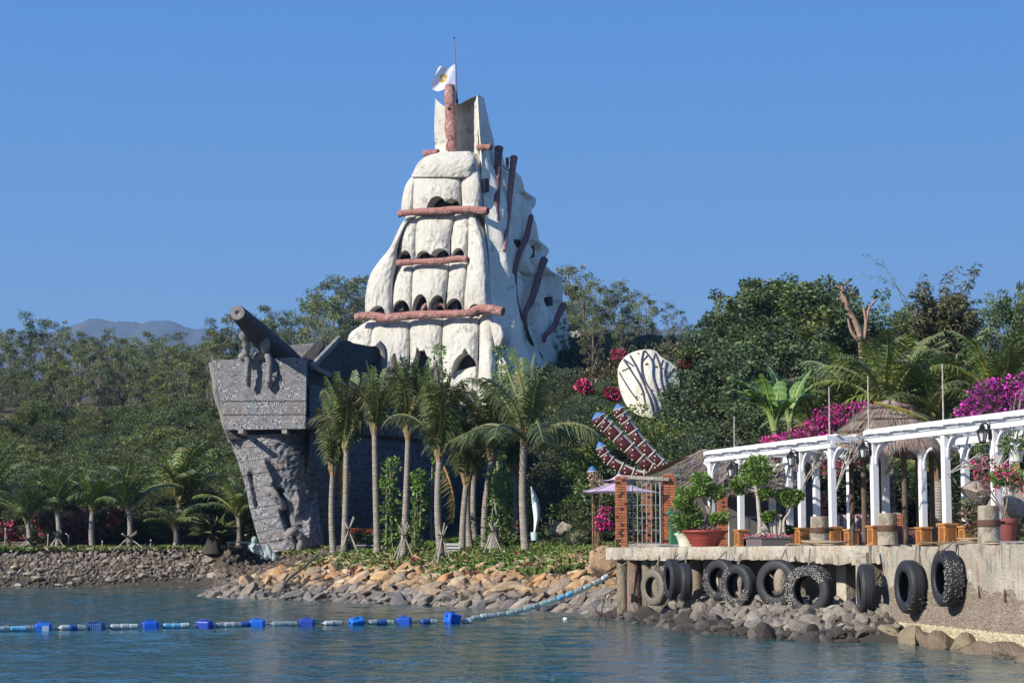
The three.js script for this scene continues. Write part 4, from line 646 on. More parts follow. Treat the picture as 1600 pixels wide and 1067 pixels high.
// ---------------------------------------------------------------- the concrete quay, its tyres, the boulders under it
const quay = thing('quay', 'weathered concrete quay on piles with a solid barnacled wall at one end', 'quay', V(0, 0, 0)); quay.userData.kind = 'structure'; delete quay.userData.category;
const qd = Q1.clone().sub(Q0).normalize(), qn = V(qd.z, 0, -qd.x); if (qn.x > 0) qn.negate();        // along the slab edge; outward
const wd = Q2.clone().sub(Q1).normalize(), wn = V(wd.z, 0, -wd.x); if (wn.x > 0) wn.negate();
{
  // slab with a chipped edge
  const edge = (t, o = 0, y = 0) => Q0.clone().lerp(Q1, t).addScaledVector(qn, o).add(V(0, y, 0)), b = new MB(), N = 120, chip = (t) => .05 * Math.max(0, noise(t * 40, 2) - .1) + .03 * noise(t * 110, 5);
  const th = (t) => .31 + .05 * noise(t * 7, 3) + .05 * sstep(.55, .8, t);
  b.grid(N, 5, (u, v) => edge(u, -chip(u) * (v > .8 || v < .1 ? 1 : .2) + .012 * noise(u * 60, v * 4), DECK - th(u) * v - (v > .9 ? -chip(u) * .8 : 0)), (p, u, v) => [u * 13.2, DECK - p.y]);
  b.grid(N, 3, (u, v) => edge(u, -(1 - v) * 12 - chip(u), DECK + .01 * noise(u * 30, v * 9)), (p) => [p.x, p.z]);
  b.grid(N, 2, (u, v) => edge(u, -v * 6, DECK - th(u)), (p) => [p.x, p.z]);
  b.grid(6, 2, (u, v) => edge(0, -(1 - u) * 12, DECK - .31 * v), (p) => [p.z, p.y]);
  b.mesh('slab', M.concrete, quay);
  // land-side deck behind the wall stretch
  const d2 = new MB(); d2.grid(8, 14, (u, v) => Q1.clone().lerp(Q3, v).add(V(14 * u, DECK - .006, u ? 0 : 0)), (p) => [p.x, p.z]); d2.mesh('deck', M.concrete, quay);
  // piles of half-round sheet under the slab's far end, square columns and a back wall
  for (const [t, r, o, red] of [[.035, .17, -.28, 0], [.085, .21, -.30, 1], [.135, .16, -.36, 0], [.17, .17, -.4, 0], [.205, .16, -.4, 0], [.24, .17, -.42, 0], [.28, .16, -.4, 0], [.32, .16, -.5, 0]]) { const c = edge(t, o), g = new MB().tube([c.clone().setY(-.2), c.clone().setY(.6), c.clone().setY(1.2), c.clone().setY(DECK - .34)], r, 14, red ? [.55, .42, .38] : [.52, .49, .45]); g.mesh('pile', M.concrete, quay); }
  for (const t of [.36, .62, .80, .955]) { const c = edge(t, t > .9 ? -.12 : -.9); new MB().box(c.x, .75, c.z, t > .9 ? .5 : .42, 2, .4, Math.atan2(qd.x, qd.z)).mesh('column', M.concrete, quay); }
  const bw = new MB(); bw.grid(30, 4, (u, v) => edge(u, -2.6 - .15 * noise(u * 20, v * 3), 1.75 - 2.4 * v), (p, u) => [u * 13, p.y]); bw.mesh('back_wall', M.concrete, quay);
  // the solid wall
  const W = Q3.clone().sub(Q1).length(), wp = (u, o, y) => Q1.clone().lerp(Q3, u).addScaledVector(wn, o).add(V(0, y, 0)), wb = new MB();
  wb.grid(200, 34, (u, v) => wp(u, .03 * fbm(u * 30, v * 4, 2, 3) + .012 * noise(u * 160, v * 22) + .06 * sstep(.45, .55, v) + .05 * sstep(.78, .82, v) * (1 + noise(u * 40, 3)) - (v < .03 ? .05 * Math.max(0, noise(u * 46, 9)) : 0), DECK + .05 * Math.max(0, noise(u * 16, 7)) * (1 - v) - 2.5 * v), (p, u) => [u * W, p.y]);
  wb.grid(2, 34, (u, v) => wp(0, -2 * (1 - u), DECK - 2.5 * v).add(V(0, 0, 0)), (p) => [p.x, p.y]);
  wb.grid(200, 2, (u, v) => wp(u, -.7 * (1 - v), DECK + .05 * Math.max(0, noise(u * 16, 7))), (p, u) => [u * W, p.x]);
  wb.mesh('wall', M.concrete, quay);
  // broken footing blocks at the waterline
  const R = rng(91); let at = -.12;
  while (at < W - .4) { const l = .7 + .9 * R(), w = .36 + .28 * R(), c = wp((at + l / 2) / W, .14 + w / 2 * .6, 0), m = new MB(); m.add(rockGeo(930 + Math.round(at * 10), .8, 2), new THREE.Matrix4().makeRotationY(Math.atan2(wd.x, wd.z)).scale(V(w * .8, .34 + .08 * R(), l * .6)).setPosition(c.x, .02, c.z), R() < .45 ? [.30, .245, .15] : [.21, .155, .105]); m.mesh(numbered('footing_block'), M.rock, quay); at += l * .95; }
  // crust of barnacles on the lower wall, as small cones
  const cone = new THREE.ConeGeometry(1, 1, 5, 1, true), im = new THREE.InstancedMesh(cone, M.barnacle, 26000), o = new THREE.Object3D(), up = new THREE.Quaternion().setFromUnitVectors(V(0, 1, 0), wn); let n = 0;
  for (let k = 0; k < 90000 && n < 26000; k++) { const u = R() * .75, y = 1.3 - 1.22 * R(), e = fbm(u * 26, y * 2.5, 6, 3); if (y > 1.08 + .3 * e || R() < .22 + .5 * sstep(.15, .4, fbm(u * 12, y * 1.2, 14, 3))) continue; const low = y < .36, s = (low ? .03 : .02) * (.5 + R()); const p = wp(u, .02 + .06 * sstep(.45, .55, (DECK - y) / 2.5) + .05 * sstep(.78, .82, (DECK - y) / 2.5), y); o.position.copy(p); o.quaternion.copy(up).multiply(new THREE.Quaternion().setFromEuler(new THREE.Euler(.5 * (R() - .5), R() * 6, .5 * (R() - .5)))); o.scale.set(s, s * (1.2 + R()), s); o.updateMatrix(); im.setMatrixAt(n, o.matrix); const k2 = .6 + .6 * R(), c = low ? mix3([.42, .36, .22], [.58, .52, .38], R()) : mix3([.19, .155, .125], [.31, .255, .20], R()); im.setColorAt(n++, C(c[0] * k2, c[1] * k2, c[2] * k2)); }
  im.count = n; im.name = 'barnacle_crust'; quay.add(im); stuff(im);
  // iron loops and a drain scar on the wall
  for (const [t, y] of [[.30, 1.02], [.345, 1.04], [.42, 1.0]]) { const c = wp(t, .05, y); new MB().box(c.x, c.y, c.z, .02, .22, .05, Math.atan2(wd.x, wd.z)).mesh('rust_bar', M.rust, quay); }
}
const WET = tintRock([.075, .062, .05]);
{ // boulders below the slab
  const R = rng(95), g = new THREE.Group(); g.name = 'quay_boulders'; g.userData = { kind: 'structure', label: 'dark crusted boulders at the waterline under the quay' }; scene.add(g); const sm = new MB(), sp2 = [];
  for (let k = 0; k < 16000 && sp2.length < 1100; k++) {
    const t = lerp(-.12, 1.12, R()), s = lerp(-.9, 2.6, R()), c = Q0.clone().lerp(Q1, t).addScaledVector(qn, s), f = coast(c.x, c.z); if (f < -.3 || f > 3.6) continue;
    const big = sp2.length < 230, r = big ? .12 + .24 * R() * R() : .05 + .10 * R(); let ok = true; for (const q of sp2) if (Math.hypot(q[0] - c.x, q[1] - c.z) < (q[2] + r) * (big ? .7 : .5)) { ok = false; break; } if (!ok) continue;
    sp2.push([c.x, c.z, r]); const y = Math.min(height(c.x, c.z), .5) + r * .15 + (s < 0 ? .1 : 0), pal = y < .2 ? [WET, WET, CRUST[3]] : [...CRUST.slice(0, 3), GREY[2], GREY[0]];
    if (big) { const m = part(numbered('rock'), ROCKS[(R() * 9) | 0], pal[(R() * pal.length) | 0], g); m.position.set(c.x, y, c.z); m.rotation.set(R(), R() * 6, R()); m.scale.set(r * (1 + .5 * R()), r * .85, r); } else { const q = pal[(R() * pal.length) | 0].color; sm.add(PEBBLES[(R() * 5) | 0], new THREE.Matrix4().compose(V(c.x, y, c.z), new THREE.Quaternion().setFromEuler(new THREE.Euler(R(), R() * 6, R())), V(r * 1.2, r * .9, r)), [q.r, q.g, q.b]); }
  }
  stuff(sm.mesh('rubble', M.rock, g));
}
// tyres ------------------------------------------------
function tyreGeo(seed, worn) {
  const R = 1, w = .265, pts = [[.56, -.6 * w], [.575, -w * .92], [.66, -w * 1.06], [.80, -w * 1.1], [.92, -w * 1.0], [.985, -w * .8], [1, -w * .4], [1.004, 0], [1, w * .4], [.985, w * .8], [.92, w * 1.0], [.80, w * 1.1], [.66, w * 1.06], [.575, w * .92], [.56, w * .6], [.66, w * .8], [.86, w * .75], [.92, 0], [.86, -w * .75], [.66, -w * .8], [.56, -.6 * w]];
  const g = new THREE.LatheGeometry(pts.map((p) => new THREE.Vector2(p[0], p[1])), 56), b = new MB(); b.add(g.rotateX(Math.PI / 2));
  if (!worn) for (let k = 0; k < 44; k++) for (const s of [-1, 1]) { const a = k / 44 * 6.283 + (s > 0 ? .07 : 0), gq = new THREE.BoxGeometry(.055, .10, w * .62); b.add(gq, new THREE.Matrix4().makeRotationZ(a).multiply(new THREE.Matrix4().makeTranslation(.985, 0, s * w * .52)).multiply(new THREE.Matrix4().makeRotationX(s * .5))); }
  else for (const q of [-.45, 0, .45]) b.add(new THREE.TorusGeometry(1.0, .014, 5, 56), new THREE.Matrix4().makeTranslation(0, 0, q * w));
  return b.geo();
}
const TYRES = [tyreGeo(1, false), tyreGeo(2, true)];
const crust = (seed, n, a0, a1, face) => { // white barnacles stuck on a stretch of the tyre
  const R = rng(seed), b = new MB(), g = new THREE.IcosahedronGeometry(1, 0);
  for (let k = 0; k < n; k++) { const a = lerp(a0, a1, R()), f = face > R(), r = f ? .60 + .38 * R() : 1.0, z = f ? .325 - .06 * Math.abs(r - .8) : (R() - .5) * .6, s = .008 + .017 * R(); b.add(g, new THREE.Matrix4().compose(V(Math.cos(a) * r, Math.sin(a) * r, z), new THREE.Quaternion(), V(s * 1.3, s, s)), mix3([.24, .21, .17], [.50, .48, .44], R())); }
  return b.geo();
};
function tyre(label, px, py, d, rPx, turn, { lean = 0, worn = 0, n = 0, a0 = 0, a1 = 6.28, face = .6, ropes = [], tone } = {}) {
  const c = P(px, py, d), r = rPx * d / FOCAL, t = thing('tyre', label, 'tyre', c, turn, 'old tyres hung along the quay as fenders'); t.rotation.z = lean; t.rotation.order = 'YXZ';
  const m = part('casing', TYRES[worn], tone || M.rubber, t); m.scale.setScalar(r);
  if (n) { const k = stuff(part('barnacle', crust(px, n, a0, a1, face), M.barnacle, t)); k.scale.setScalar(r); }
  t.updateMatrixWorld(); const inv = t.matrixWorld.clone().invert();
  for (const [x, y, x2, y2, dd] of ropes) { const a = P(x, y, d + (dd ?? .15)), e = P(x2, y2, d - .02), md = a.clone().lerp(e, .5).add(V(0, -.01, 0)); new MB().tube([a, md, e].map((q) => q.applyMatrix4(inv)), .017, 6, null, true, (u, k) => 1 + .15 * Math.sin(u * 60 + k)).mesh('rope', M.rope, t); }
  return t;
}
const slabD = (px) => { let lo = 0, hi = 1; for (let k = 0; k < 30; k++) { const m = (lo + hi) / 2, q = Q0.clone().lerp(Q1, m); if (800 - FOCAL * q.x / q.z < px) lo = m; else hi = m; } return -Q0.clone().lerp(Q1, lo).z; };
const wallD = (px) => { let lo = 0, hi = 1; for (let k = 0; k < 30; k++) { const m = (lo + hi) / 2, q = Q1.clone().lerp(Q3, m); if (800 - FOCAL * q.x / q.z < px) lo = m; else hi = m; } return -Q1.clone().lerp(Q3, lo).z; };
const mud = M.rubber.clone(); mud.color = C(.16, .135, .105);
tyre('small muddy brown tyre hanging lowest beside the sheet piles', 1024, 918, slabD(1030) - 1.1, 28, -.95, { n: 160, a0: 3.6, a1: 5.8, tone: mud, ropes: [[1030, 868, 1028, 890], [1032, 872, 1020, 893]] });
tyre('narrow black tyre seen tread on with white scale, next to the muddy one', 1051, 905, slabD(1050) - 1.2, 31, -1.42, { n: 200, a0: 2.2, a1: 4.2, face: .1, ropes: [[1056, 862, 1053, 874], [1060, 866, 1050, 876]] });
tyre('black tyre seen edge on below a broken rope, darkest of the row', 1070, 910, slabD(1070) - 1.0, 30, -1.5, { worn: 1, n: 90, a0: 3.8, a1: 5.2, face: .2, ropes: [[1074, 862, 1071, 881], [1071, 866, 1073, 882]] });
tyre('black tyre half hidden behind the tyre holding a hanging club', 1127, 906, slabD(1128) - .8, 32, -.9, { worn: 1, n: 200, a0: 2.6, a1: 4.6, ropes: [[1134, 862, 1118, 878], [1135, 861, 1136, 880]] });
tyre('scaled black tyre with a driftwood club hanging in its hole', 1155, 915, slabD(1154) - 1.3, 33, -.92, { worn: 1, n: 420, a0: 2, a1: 6.1, face: .75, ropes: [[1160, 865, 1154, 884], [1157, 865, 1152, 884], [1152, 882, 1156, 902]] });
tyre('large smooth black tyre with a round buoy in its hole', 1217, 912, slabD(1216) - .9, 37, -.72, { worn: 1, n: 110, a0: 4.1, a1: 5.4, face: .3, ropes: [[1228, 858, 1219, 878], [1228, 858, 1232, 878], [1199, 892, 1210, 904], [1246, 888, 1228, 898]] });
tyre('big chunky tyre crusted white over its upper half', 1266, 923, slabD(1264) - 1.5, 39, -.70, { n: 620, a0: .4, a1: 4.0, face: .7, ropes: [[1266, 857, 1264, 886], [1263, 884, 1263, 905], [1265, 945, 1265, 960]] });
tyre('smooth slanting tyre alone before the dark recess beside the wall', 1354, 922, slabD(1352) - .75, 40, -1.64, { lean: -.12, worn: 1, n: 120, a0: 4.2, a1: 5.2, face: .15, ropes: [[1359, 853, 1361, 885], [1362, 853, 1360, 886], [1356, 872, 1353, 886]] });
tyre('clean black tyre on the solid wall beside the recess', 1422, 917, wallD(1434) - .05, 41, -1.40, { worn: 1, n: 40, a0: 5.2, a1: 6, face: .2, ropes: [[1433, 852, 1430, 878, .05], [1437, 852, 1437, 880, .05]] });
tyre('highest tyre on the solid wall, speckled with white barnacles', 1480, 904, wallD(1494) - .05, 43, -1.43, { n: 240, a0: 5.2, a1: 7.0, face: .25, ropes: [[1491, 846, 1471, 862, .05], [1471, 862, 1479, 884, -.3], [1494, 848, 1494, 864, .05]] });
{ const c = P(1221, 907, slabD(1216) - 1.05), t = thing('buoy', 'muddy pear shaped buoy hanging inside the large smooth tyre', 'buoy', c); new MB().add(new THREE.LatheGeometry([[0, -.32], [.10, -.30], [.155, -.2], [.17, -.05], [.15, .12], [.10, .22], [.05, .27], [.045, .32], [0, .33]].map((p) => new THREE.Vector2(p[0], p[1])), 20), null, [.34, .28, .21]).mesh('float', M.rock, t); new MB().add(new THREE.TorusGeometry(.05, .014, 6, 14), new THREE.Matrix4().setPosition(0, .36, 0)).mesh('ring', M.rope, t);
  const q = P(1157, 918, slabD(1154) - 1.45), u = thing('driftwood_club', 'slim driftwood club hanging in the hole of the scaled tyre', 'driftwood', q); new MB().tube([V(.02, .22, 0), V(.01, .1, 0), V(.0, -.1, 0), V(-.01, -.26, 0)], [.07, .075, .04, .025], 9, [.30, .25, .19]).mesh('shaft', M.rock, u); new MB().add(new THREE.TorusGeometry(.03, .012, 6, 12), new THREE.Matrix4().setPosition(.02, .26, 0)).mesh('cord_loop', M.rope, u); }
// bollards, ropes -----------------------------------------
function bollard(label, px, d, wPx, topY, tilt = 0) {
  const r = wPx / 2 * d / FOCAL, x = X(px, d), h = P(px, topY, d).y - DECK, t = thing('bollard', label, 'bollard', V(x, DECK, -d), 0, 'concrete mooring bollards on the quay');
  new MB().tube([V(0, -.02, 0), V(0, h * .3, 0), V(0, h * .6, 0), V(0, h * .93, 0), V(0, h * .985, 0), V(0, h, 0)], [r * 1.04, r, r * .98, r * .98, r * .95, r * .88], 24, [.80, .78, .74], true, (u, k) => 1 + .03 * noise(u * 6, k * .7, px)).mesh('post', M.concrete, t);
  new MB().tube([V(0, h * .45, 0), V(0, h * .46, 0), V(0, h * .62, 0), V(0, h * .63, 0)], [r * .96, r * 1.08, r * 1.08, r * .96], 24).mesh('iron_band', M.rust, t);
  new MB().tube([V(-r * 1.45, h * .56, .0), V(r * 1.5, h * .56, 0)], .028, 8).mesh('iron_bar', M.rust, t);
  return t;
}
bollard('squat bollard behind the rope coil with a dark rust band', 1282, 46.2, 29, 807);
bollard('pale bollard with an iron cross bar between two pergola posts', 1388, 44, 31, 802);
bollard('largest rust streaked bollard beside the potted bougainvillea', 1547, 36.5, 34, 790);
{ const c = V(X(1290, 45), DECK, -45), t = thing('rope_coil', 'loose heap of pale rope on the quay edge by the squat bollard', 'rope', c), R = rng(8), pts = []; for (let k = 0; k < 70; k++) { const a = k * .55, r = .22 + .12 * Math.sin(k * .37) + .05 * R(); pts.push(V(Math.cos(a) * r * 1.5, .03 + .1 * Math.abs(Math.sin(k * .21)) * (1 - k / 90), Math.sin(a) * r)); } pts.push(V(-.5, .02, .2), V(-.95, .02, .3), V(-1.0, -.25, .36)); new MB().tube(curve(pts, 300), .022, 6, [1.7, 1.55, 1.35]).mesh('coil', M.rope, t); new MB().tube(curve([V(-.95, .03, .3), V(-.98, -.1, .42), V(-.93, -.22, .43)], 10), .015, 6).mesh('loose_end', M.rope, t);
  const e = V(X(1522, 37), DECK, -37), t2 = thing('rope_coil', 'small heap of pale rope beside the largest bollard', 'rope', e), p2 = []; for (let k = 0; k < 34; k++) { const a = k * .6, r = .16 + .06 * R(); p2.push(V(Math.cos(a) * r * 1.4, .03 + .003 * k, Math.sin(a) * r)); } new MB().tube(curve(p2, 140), .018, 6, [1.7, 1.5, 1.3]).mesh('coil', M.rope, t2); const st = new MB().bar(V(-1.1, .03, .25), V(.55, .03, .1), .05, .035, [1.3, 1.1, .9]); st.mesh('batten', M.rope, t2); }
// the float line -----------------------------------------
{
  const FD2 = (px) => 43.2 + 5.2 * px / 707, J = [[70, .2], [153, -.1], [237, .25], [321, -.3], [403, .05], [481, -.05], [558, .5], [632, -.12], [707, .7]];
  const names = ['blue jerrycan float with a pale worn patch on its side', 'dull blue ribbed jerrycan float, second along from the free end of the line', 'bright blue jerrycan float before the sea wall stones, third from the free end', 'deep blue jerrycan float below the tip of the boulder bank, fourth from the free end', 'blue jerrycan float in the middle of the line, fifth from either end', 'dark blue upright jerrycan float with a pale top edge', 'light blue jerrycan float rolled on its side showing its round end', 'square blue jerrycan float between the rolled one and the last one', 'big tilted blue jerrycan float where the line leaves the water'];
  const body = (ribs) => { const b = new MB(), g = new RoundedBoxGeometry(.38, .25, .27, 4, .06), p = g.attributes.position; for (let i = 0; i < p.count; i++) { const x = p.getX(i), k = 1 + (ribs ? .035 : .012) * Math.sin(x * 62); p.setY(i, p.getY(i) * k); p.setZ(i, p.getZ(i) * k); } g.computeVertexNormals(); b.add(g); if (ribs) for (let k = -3; k <= 3; k++) b.add(new RoundedBoxGeometry(.016, .265, .285, 1, .006), new THREE.Matrix4().makeTranslation(k * .05, 0, 0)); return b.geo(); };
  const B1 = body(0), B2 = body(1), blues = [[.012, .13, .66], [.03, .10, .30], [.01, .10, .60], [.008, .055, .42], [.015, .15, .68], [.02, .06, .40], [.02, .19, .68], [.01, .09, .52], [.012, .13, .62]];
  J.forEach(([px, a], i) => {
    const d = FD2(px), t = thing('jerrycan_float', names[i], 'float', V(X(px, d), .06 + (i == 8 ? .05 : 0), -d), a, 'blue jerrycans on the float line'), m = M.bluePlastic.clone(); m.color = C(...blues[i]); t.rotation.z = [.02, 0, .03, 0, .02, -.05, -.1, 0, -.18][i]; t.rotation.x = i == 6 ? .5 : .04; t.scale.set(.98, .86, .9); if (i == 8) t.scale.setScalar(1.02);
    part('body', [1, 8].includes(i) ? B2 : B1, m, t); new MB().tube(curve([V(-.1, .11, 0), V(-.09, .15, 0), V(.03, .155, 0), V(.05, .11, 0)], 10), .018, 7).mesh('handle', m, t); new MB().add(new THREE.CylinderGeometry(.035, .035, .05, 14), new THREE.Matrix4().makeRotationZ(1.57).setPosition(-.205, .06, 0)).mesh('cap', m, t);
    if (i == 0) new MB().box(.05, 0, .138, .15, .14, .008, 0, [.32, .42, .55], .002).mesh('worn_patch', M.plain, t);
  });
  const bg = new THREE.LatheGeometry([[0, 0], [.042, 0], [.046, .012], [.046, .06], [.042, .066], [.046, .072], [.046, .13], [.043, .136], [.046, .142], [.046, .17], [.036, .2], [.016, .225], [.014, .25], [.0, .25]].map((p) => new THREE.Vector2(p[0], p[1])), 16); bg.rotateZ(Math.PI / 2).translate(.125, 0, 0); const BG = new MB().add(bg).geo(), CG = new MB().add(new THREE.CylinderGeometry(.017, .017, .03, 12), new THREE.Matrix4().makeRotationZ(1.57).setPosition(-.13, 0, 0)).geo();
  const BM = [M.clear, (() => { const m = M.clear.clone(); m.color = C(.25, .62, .85); m.transmission = .35; return m; })(), (() => { const m = M.bluePlastic.clone(); m.color = C(.03, .09, .34); return m; })(), (() => { const m = M.clear.clone(); m.color = C(.55, .75, .72); return m; })(), mat({ color: C(.42, .47, .47), roughness: .3 })];
  const lab = ['clear plastic bottle threaded on the float line', 'light blue plastic bottle threaded on the float line', 'dark blue plastic bottle threaded on the float line', 'greenish clear plastic bottle threaded on the float line', 'milky white plastic bottle threaded on the float line'], R = rng(77);
  const up = (px) => poly2([[738, 966], [800, 957], [870, 936], [930, 911], [965, 891], [1000, 868]]);
  const lineAt = (px) => { if (px < 740) { const d = FD2(px); return V(X(px, d), .05, -d); } let c = up(px), lo = 0, hi = 1; for (let k = 0; k < 24; k++) { const m = (lo + hi) / 2; if (c(m).x < px) lo = m; else hi = m; } const d = lerp(48.6, 51.2, (px - 740) / 260), q = P(px, c(lo).y, d); if (px < 770) q.y = Math.max(q.y, .05); return q; };
  for (let px = -6; px < 950; px += 12 + 3 * R()) { if (J.some(([x]) => Math.abs(x - px) < 20)) continue; const k = [0, 0, 4, 1, 2, 3, 4, 0][(R() * 8) | 0], p = lineAt(px), q = lineAt(px + 6), t = thing('bottle_float', lab[k], 'bottle', p, 0, lab[k].split(' ').slice(0, 2).join(' ') + ' bottles on the float line'); t.quaternion.setFromUnitVectors(V(1, 0, 0), q.clone().sub(p).normalize().add(V(0, px < 745 ? .2 * (R() - .5) : 0, .25 * (R() - .5))).normalize()); t.scale.set(.95 + .2 * R(), 1.45 + .3 * R(), 1.4); part('bottle_body', BG, BM[k], t); part('cap', CG, BM[[4, 1, 2][k % 3]], t); }
  const pts = []; for (let px = -40; px <= 1003; px += 7) { const p = lineAt(px); p.y += px < 740 ? .012 * Math.sin(px) - .01 : .05; pts.push(p); }
  tag(new MB().tube(pts, .015, 6, [1.5, 1.4, 1.25]).mesh('float_rope', M.rope), 'long rope of the float line rising from the water to the quay', 'rope');
  const a = P(1000, 868, 51), f = thing('hanging_cord', 'thin frayed cord dangling from the quay where the float line is tied', 'cord', a); new MB().tube(curve([V(0, 0, 0), P(1004, 890, 51).sub(a), P(1012, 920, 50.6).sub(a), P(1008, 950, 50.2).sub(a)], 16), .014, 5).mesh('cord', M.rope, f); new MB().add(new THREE.TorusGeometry(.04, .014, 6, 12)).mesh('knot', M.rope, f);
  const w = P(940, 980, 47.5), tw = thing('driftwood_branch', 'thin dark dead branch standing in the shallow water', 'branch', w); for (const p of [[[932, 985], [940, 955], [947, 930]], [[940, 955], [946, 964], [948, 978]], [[938, 962], [930, 952]]]) new MB().tube(curve(p.map(([x, y]) => P(x, y, 47.5).sub(w)), 8), .016, 6, [.08, .065, .05]).mesh('twig', M.bark, tw);
  const s1 = P(884, 964, 51), fl = thing('foam_scrap', 'small white piece of foam afloat beside the dead branch', 'litter', V(s1.x, .03, s1.z)); new MB().add(ROCKS[2], new THREE.Matrix4().makeScale(.075, .065, .06), [.8, .8, .8]).mesh('lump', M.plain, fl);
  const st = P(385, 900, 77), ln = thing('mooring_line', 'dark slack line lying over the boulders at the tip of the bank', 'rope', st); new MB().tube(curve([P(496, 868, 79).sub(st), P(470, 890, 77.5).sub(st), P(450, 905, 76).sub(st), P(434, 933, 74).sub(st)], 16), .045, 6, [.5, .5, .55]).mesh('line', M.rope, ln);
}

// ---------------------------------------------------------------- pergola, huts, sculptures and planting round the quay
const PG = { A: V(5.6, 0, -55.8), B: V(10.6, 0, -39.8) }, pgDir = PG.B.clone().sub(PG.A).normalize(), pgIn = V(-pgDir.z, 0, pgDir.x);   // pgIn: away from the water
if (pgIn.x < 0) pgIn.negate();
const pgT = (px, off) => { let lo = -.3, hi = 1.3; for (let k = 0; k < 40; k++) { const m = (lo + hi) / 2, q = PG.A.clone().lerp(PG.B, m).addScaledVector(pgIn, off); if (800 - FOCAL * q.x / q.z < px) lo = m; else hi = m; } return lo; };
const pgP = (t, off, y) => PG.A.clone().lerp(PG.B, t).addScaledVector(pgIn, off).setY(y);
const BEAM = DECK + 2.47, pgTurn = Math.atan2(pgDir.x, pgDir.z), ROW2 = 2.4;
function pergola(label, px0, px1, fronts, rears) {
  const t = thing('white_pergola', label, 'pergola', V(0, 0, 0)), t0 = pgT(px0, 0), t1 = pgT(px1, 0), len = pgP(t1, 0, 0).distanceTo(pgP(t0, 0, 0));
  const post = (px, off, s = .16) => {
    const u = pgT(px, off), c = pgP(u, off, 0);
    new MB().box(c.x, (BEAM + DECK + .4) / 2, c.z, s, BEAM - DECK - .4, s, pgTurn, null, .012).mesh('post', M.white, t);
    const b = new MB(); b.box(c.x, DECK + .23, c.z, .30, .46, .30, pgTurn); b.box(c.x, DECK + .475, c.z, .36, .05, .36, pgTurn); b.box(c.x, DECK + .03, c.z, .34, .06, .34, pgTurn); b.mesh('post_base', M.orange, t);
    const pn = new MB(); for (const [dx, dz] of [[1, 0], [-1, 0], [0, 1], [0, -1]]) { const q = V(dx * .152, 0, dz * .152).applyAxisAngle(V(0, 1, 0), pgTurn); pn.box(c.x + q.x, DECK + .25, c.z + q.z, dx ? .012 : .16, .30, dz ? .012 : .16, pgTurn, null, .003); } pn.mesh('base_panel', M.orangeDark, t);
    for (const s2 of [-1, 1]) { const pts = []; for (let k = 0; k <= 7; k++) { const a = k / 7 * 1.57; pts.push(c.clone().addScaledVector(pgDir, s2 * (.08 + .42 * (1 - Math.cos(a)))).setY(BEAM - .52 + .50 * Math.sin(a))); } const br = new MB(); for (let k = 0; k < 7; k++) br.bar(pts[k], pts[k + 1].clone().lerp(pts[k], -.06), .04, .06, null, .004); br.mesh('brace', M.white, t); }
    if (off) return; const pts = []; for (let k = 0; k <= 6; k++) { const a = k / 6 * 1.57; pts.push(c.clone().addScaledVector(pgIn, (off ? -1 : 1) * (.08 + .36 * (1 - Math.cos(a)))).setY(BEAM - .46 + .44 * Math.sin(a))); } const br = new MB(); for (let k = 0; k < 6; k++) br.bar(pts[k], pts[k + 1].clone().lerp(pts[k], -.06), .04, .06, null, .004); br.mesh('brace', M.white, t);
  };
  fronts.forEach((p) => post(p, 0)); rears.forEach((p) => post(p, ROW2, .165));
  for (const off of [0, ROW2]) { new MB().bar(pgP(t0, off, BEAM + .08), pgP(t1, off, BEAM + .08), .11, .17).mesh('beam', M.white, t); }
  new MB().bar(pgP(t0, -.085, BEAM + .035), pgP(t1, -.085, BEAM + .035), .045, .10).mesh('fascia_board', M.white, t);
  const n = Math.round(len / .62);
  for (let k = 0; k <= n; k++) { const u = lerp(t0, t1, (k + .15) / (n + .3)), y = BEAM + .225 + .012 * (k % 2); new MB().bar(pgP(u, -.16, y), pgP(u, ROW2 + .3, y), .055, .12).mesh('rafter', M.white, t);
    if (k < n) { const u2 = lerp(t0, t1, (k + 1.1) / (n + .3)); new MB().bar(pgP(u, -.12, BEAM + .25), pgP(u2, -.12, BEAM + .25 - .03 * (k % 2)), .05, .10).mesh('edge_slat', M.white, t); } }
  for (let q = 0; q < 5; q++) new MB().bar(pgP(t0, .1 + q * .55, BEAM + .315), pgP(t1, .1 + q * .55, BEAM + .315), .06, .05).mesh('top_slat', M.white, t);
  new MB().tube([pgP(t0, -.14, BEAM + .17), pgP(t1, -.14, BEAM + .17)], .012, 5, [.4, .4, .42]).mesh('cable', M.metal, t);
  return t;
}
pergola('long white pergola running from the thatched hut to the rope coil', 1106, 1304, [1111, 1157, 1252, 1300], [1206, 1233, 1275, 1328, 1383]);
pergola('white pergola section behind the pale bollard with shadow striped posts', 1357, 1660, [1366, 1478, 1555, 1640], [1441, 1508, 1585]);
const postAt = (px) => pgP(pgT(px, 0), 0, 0);
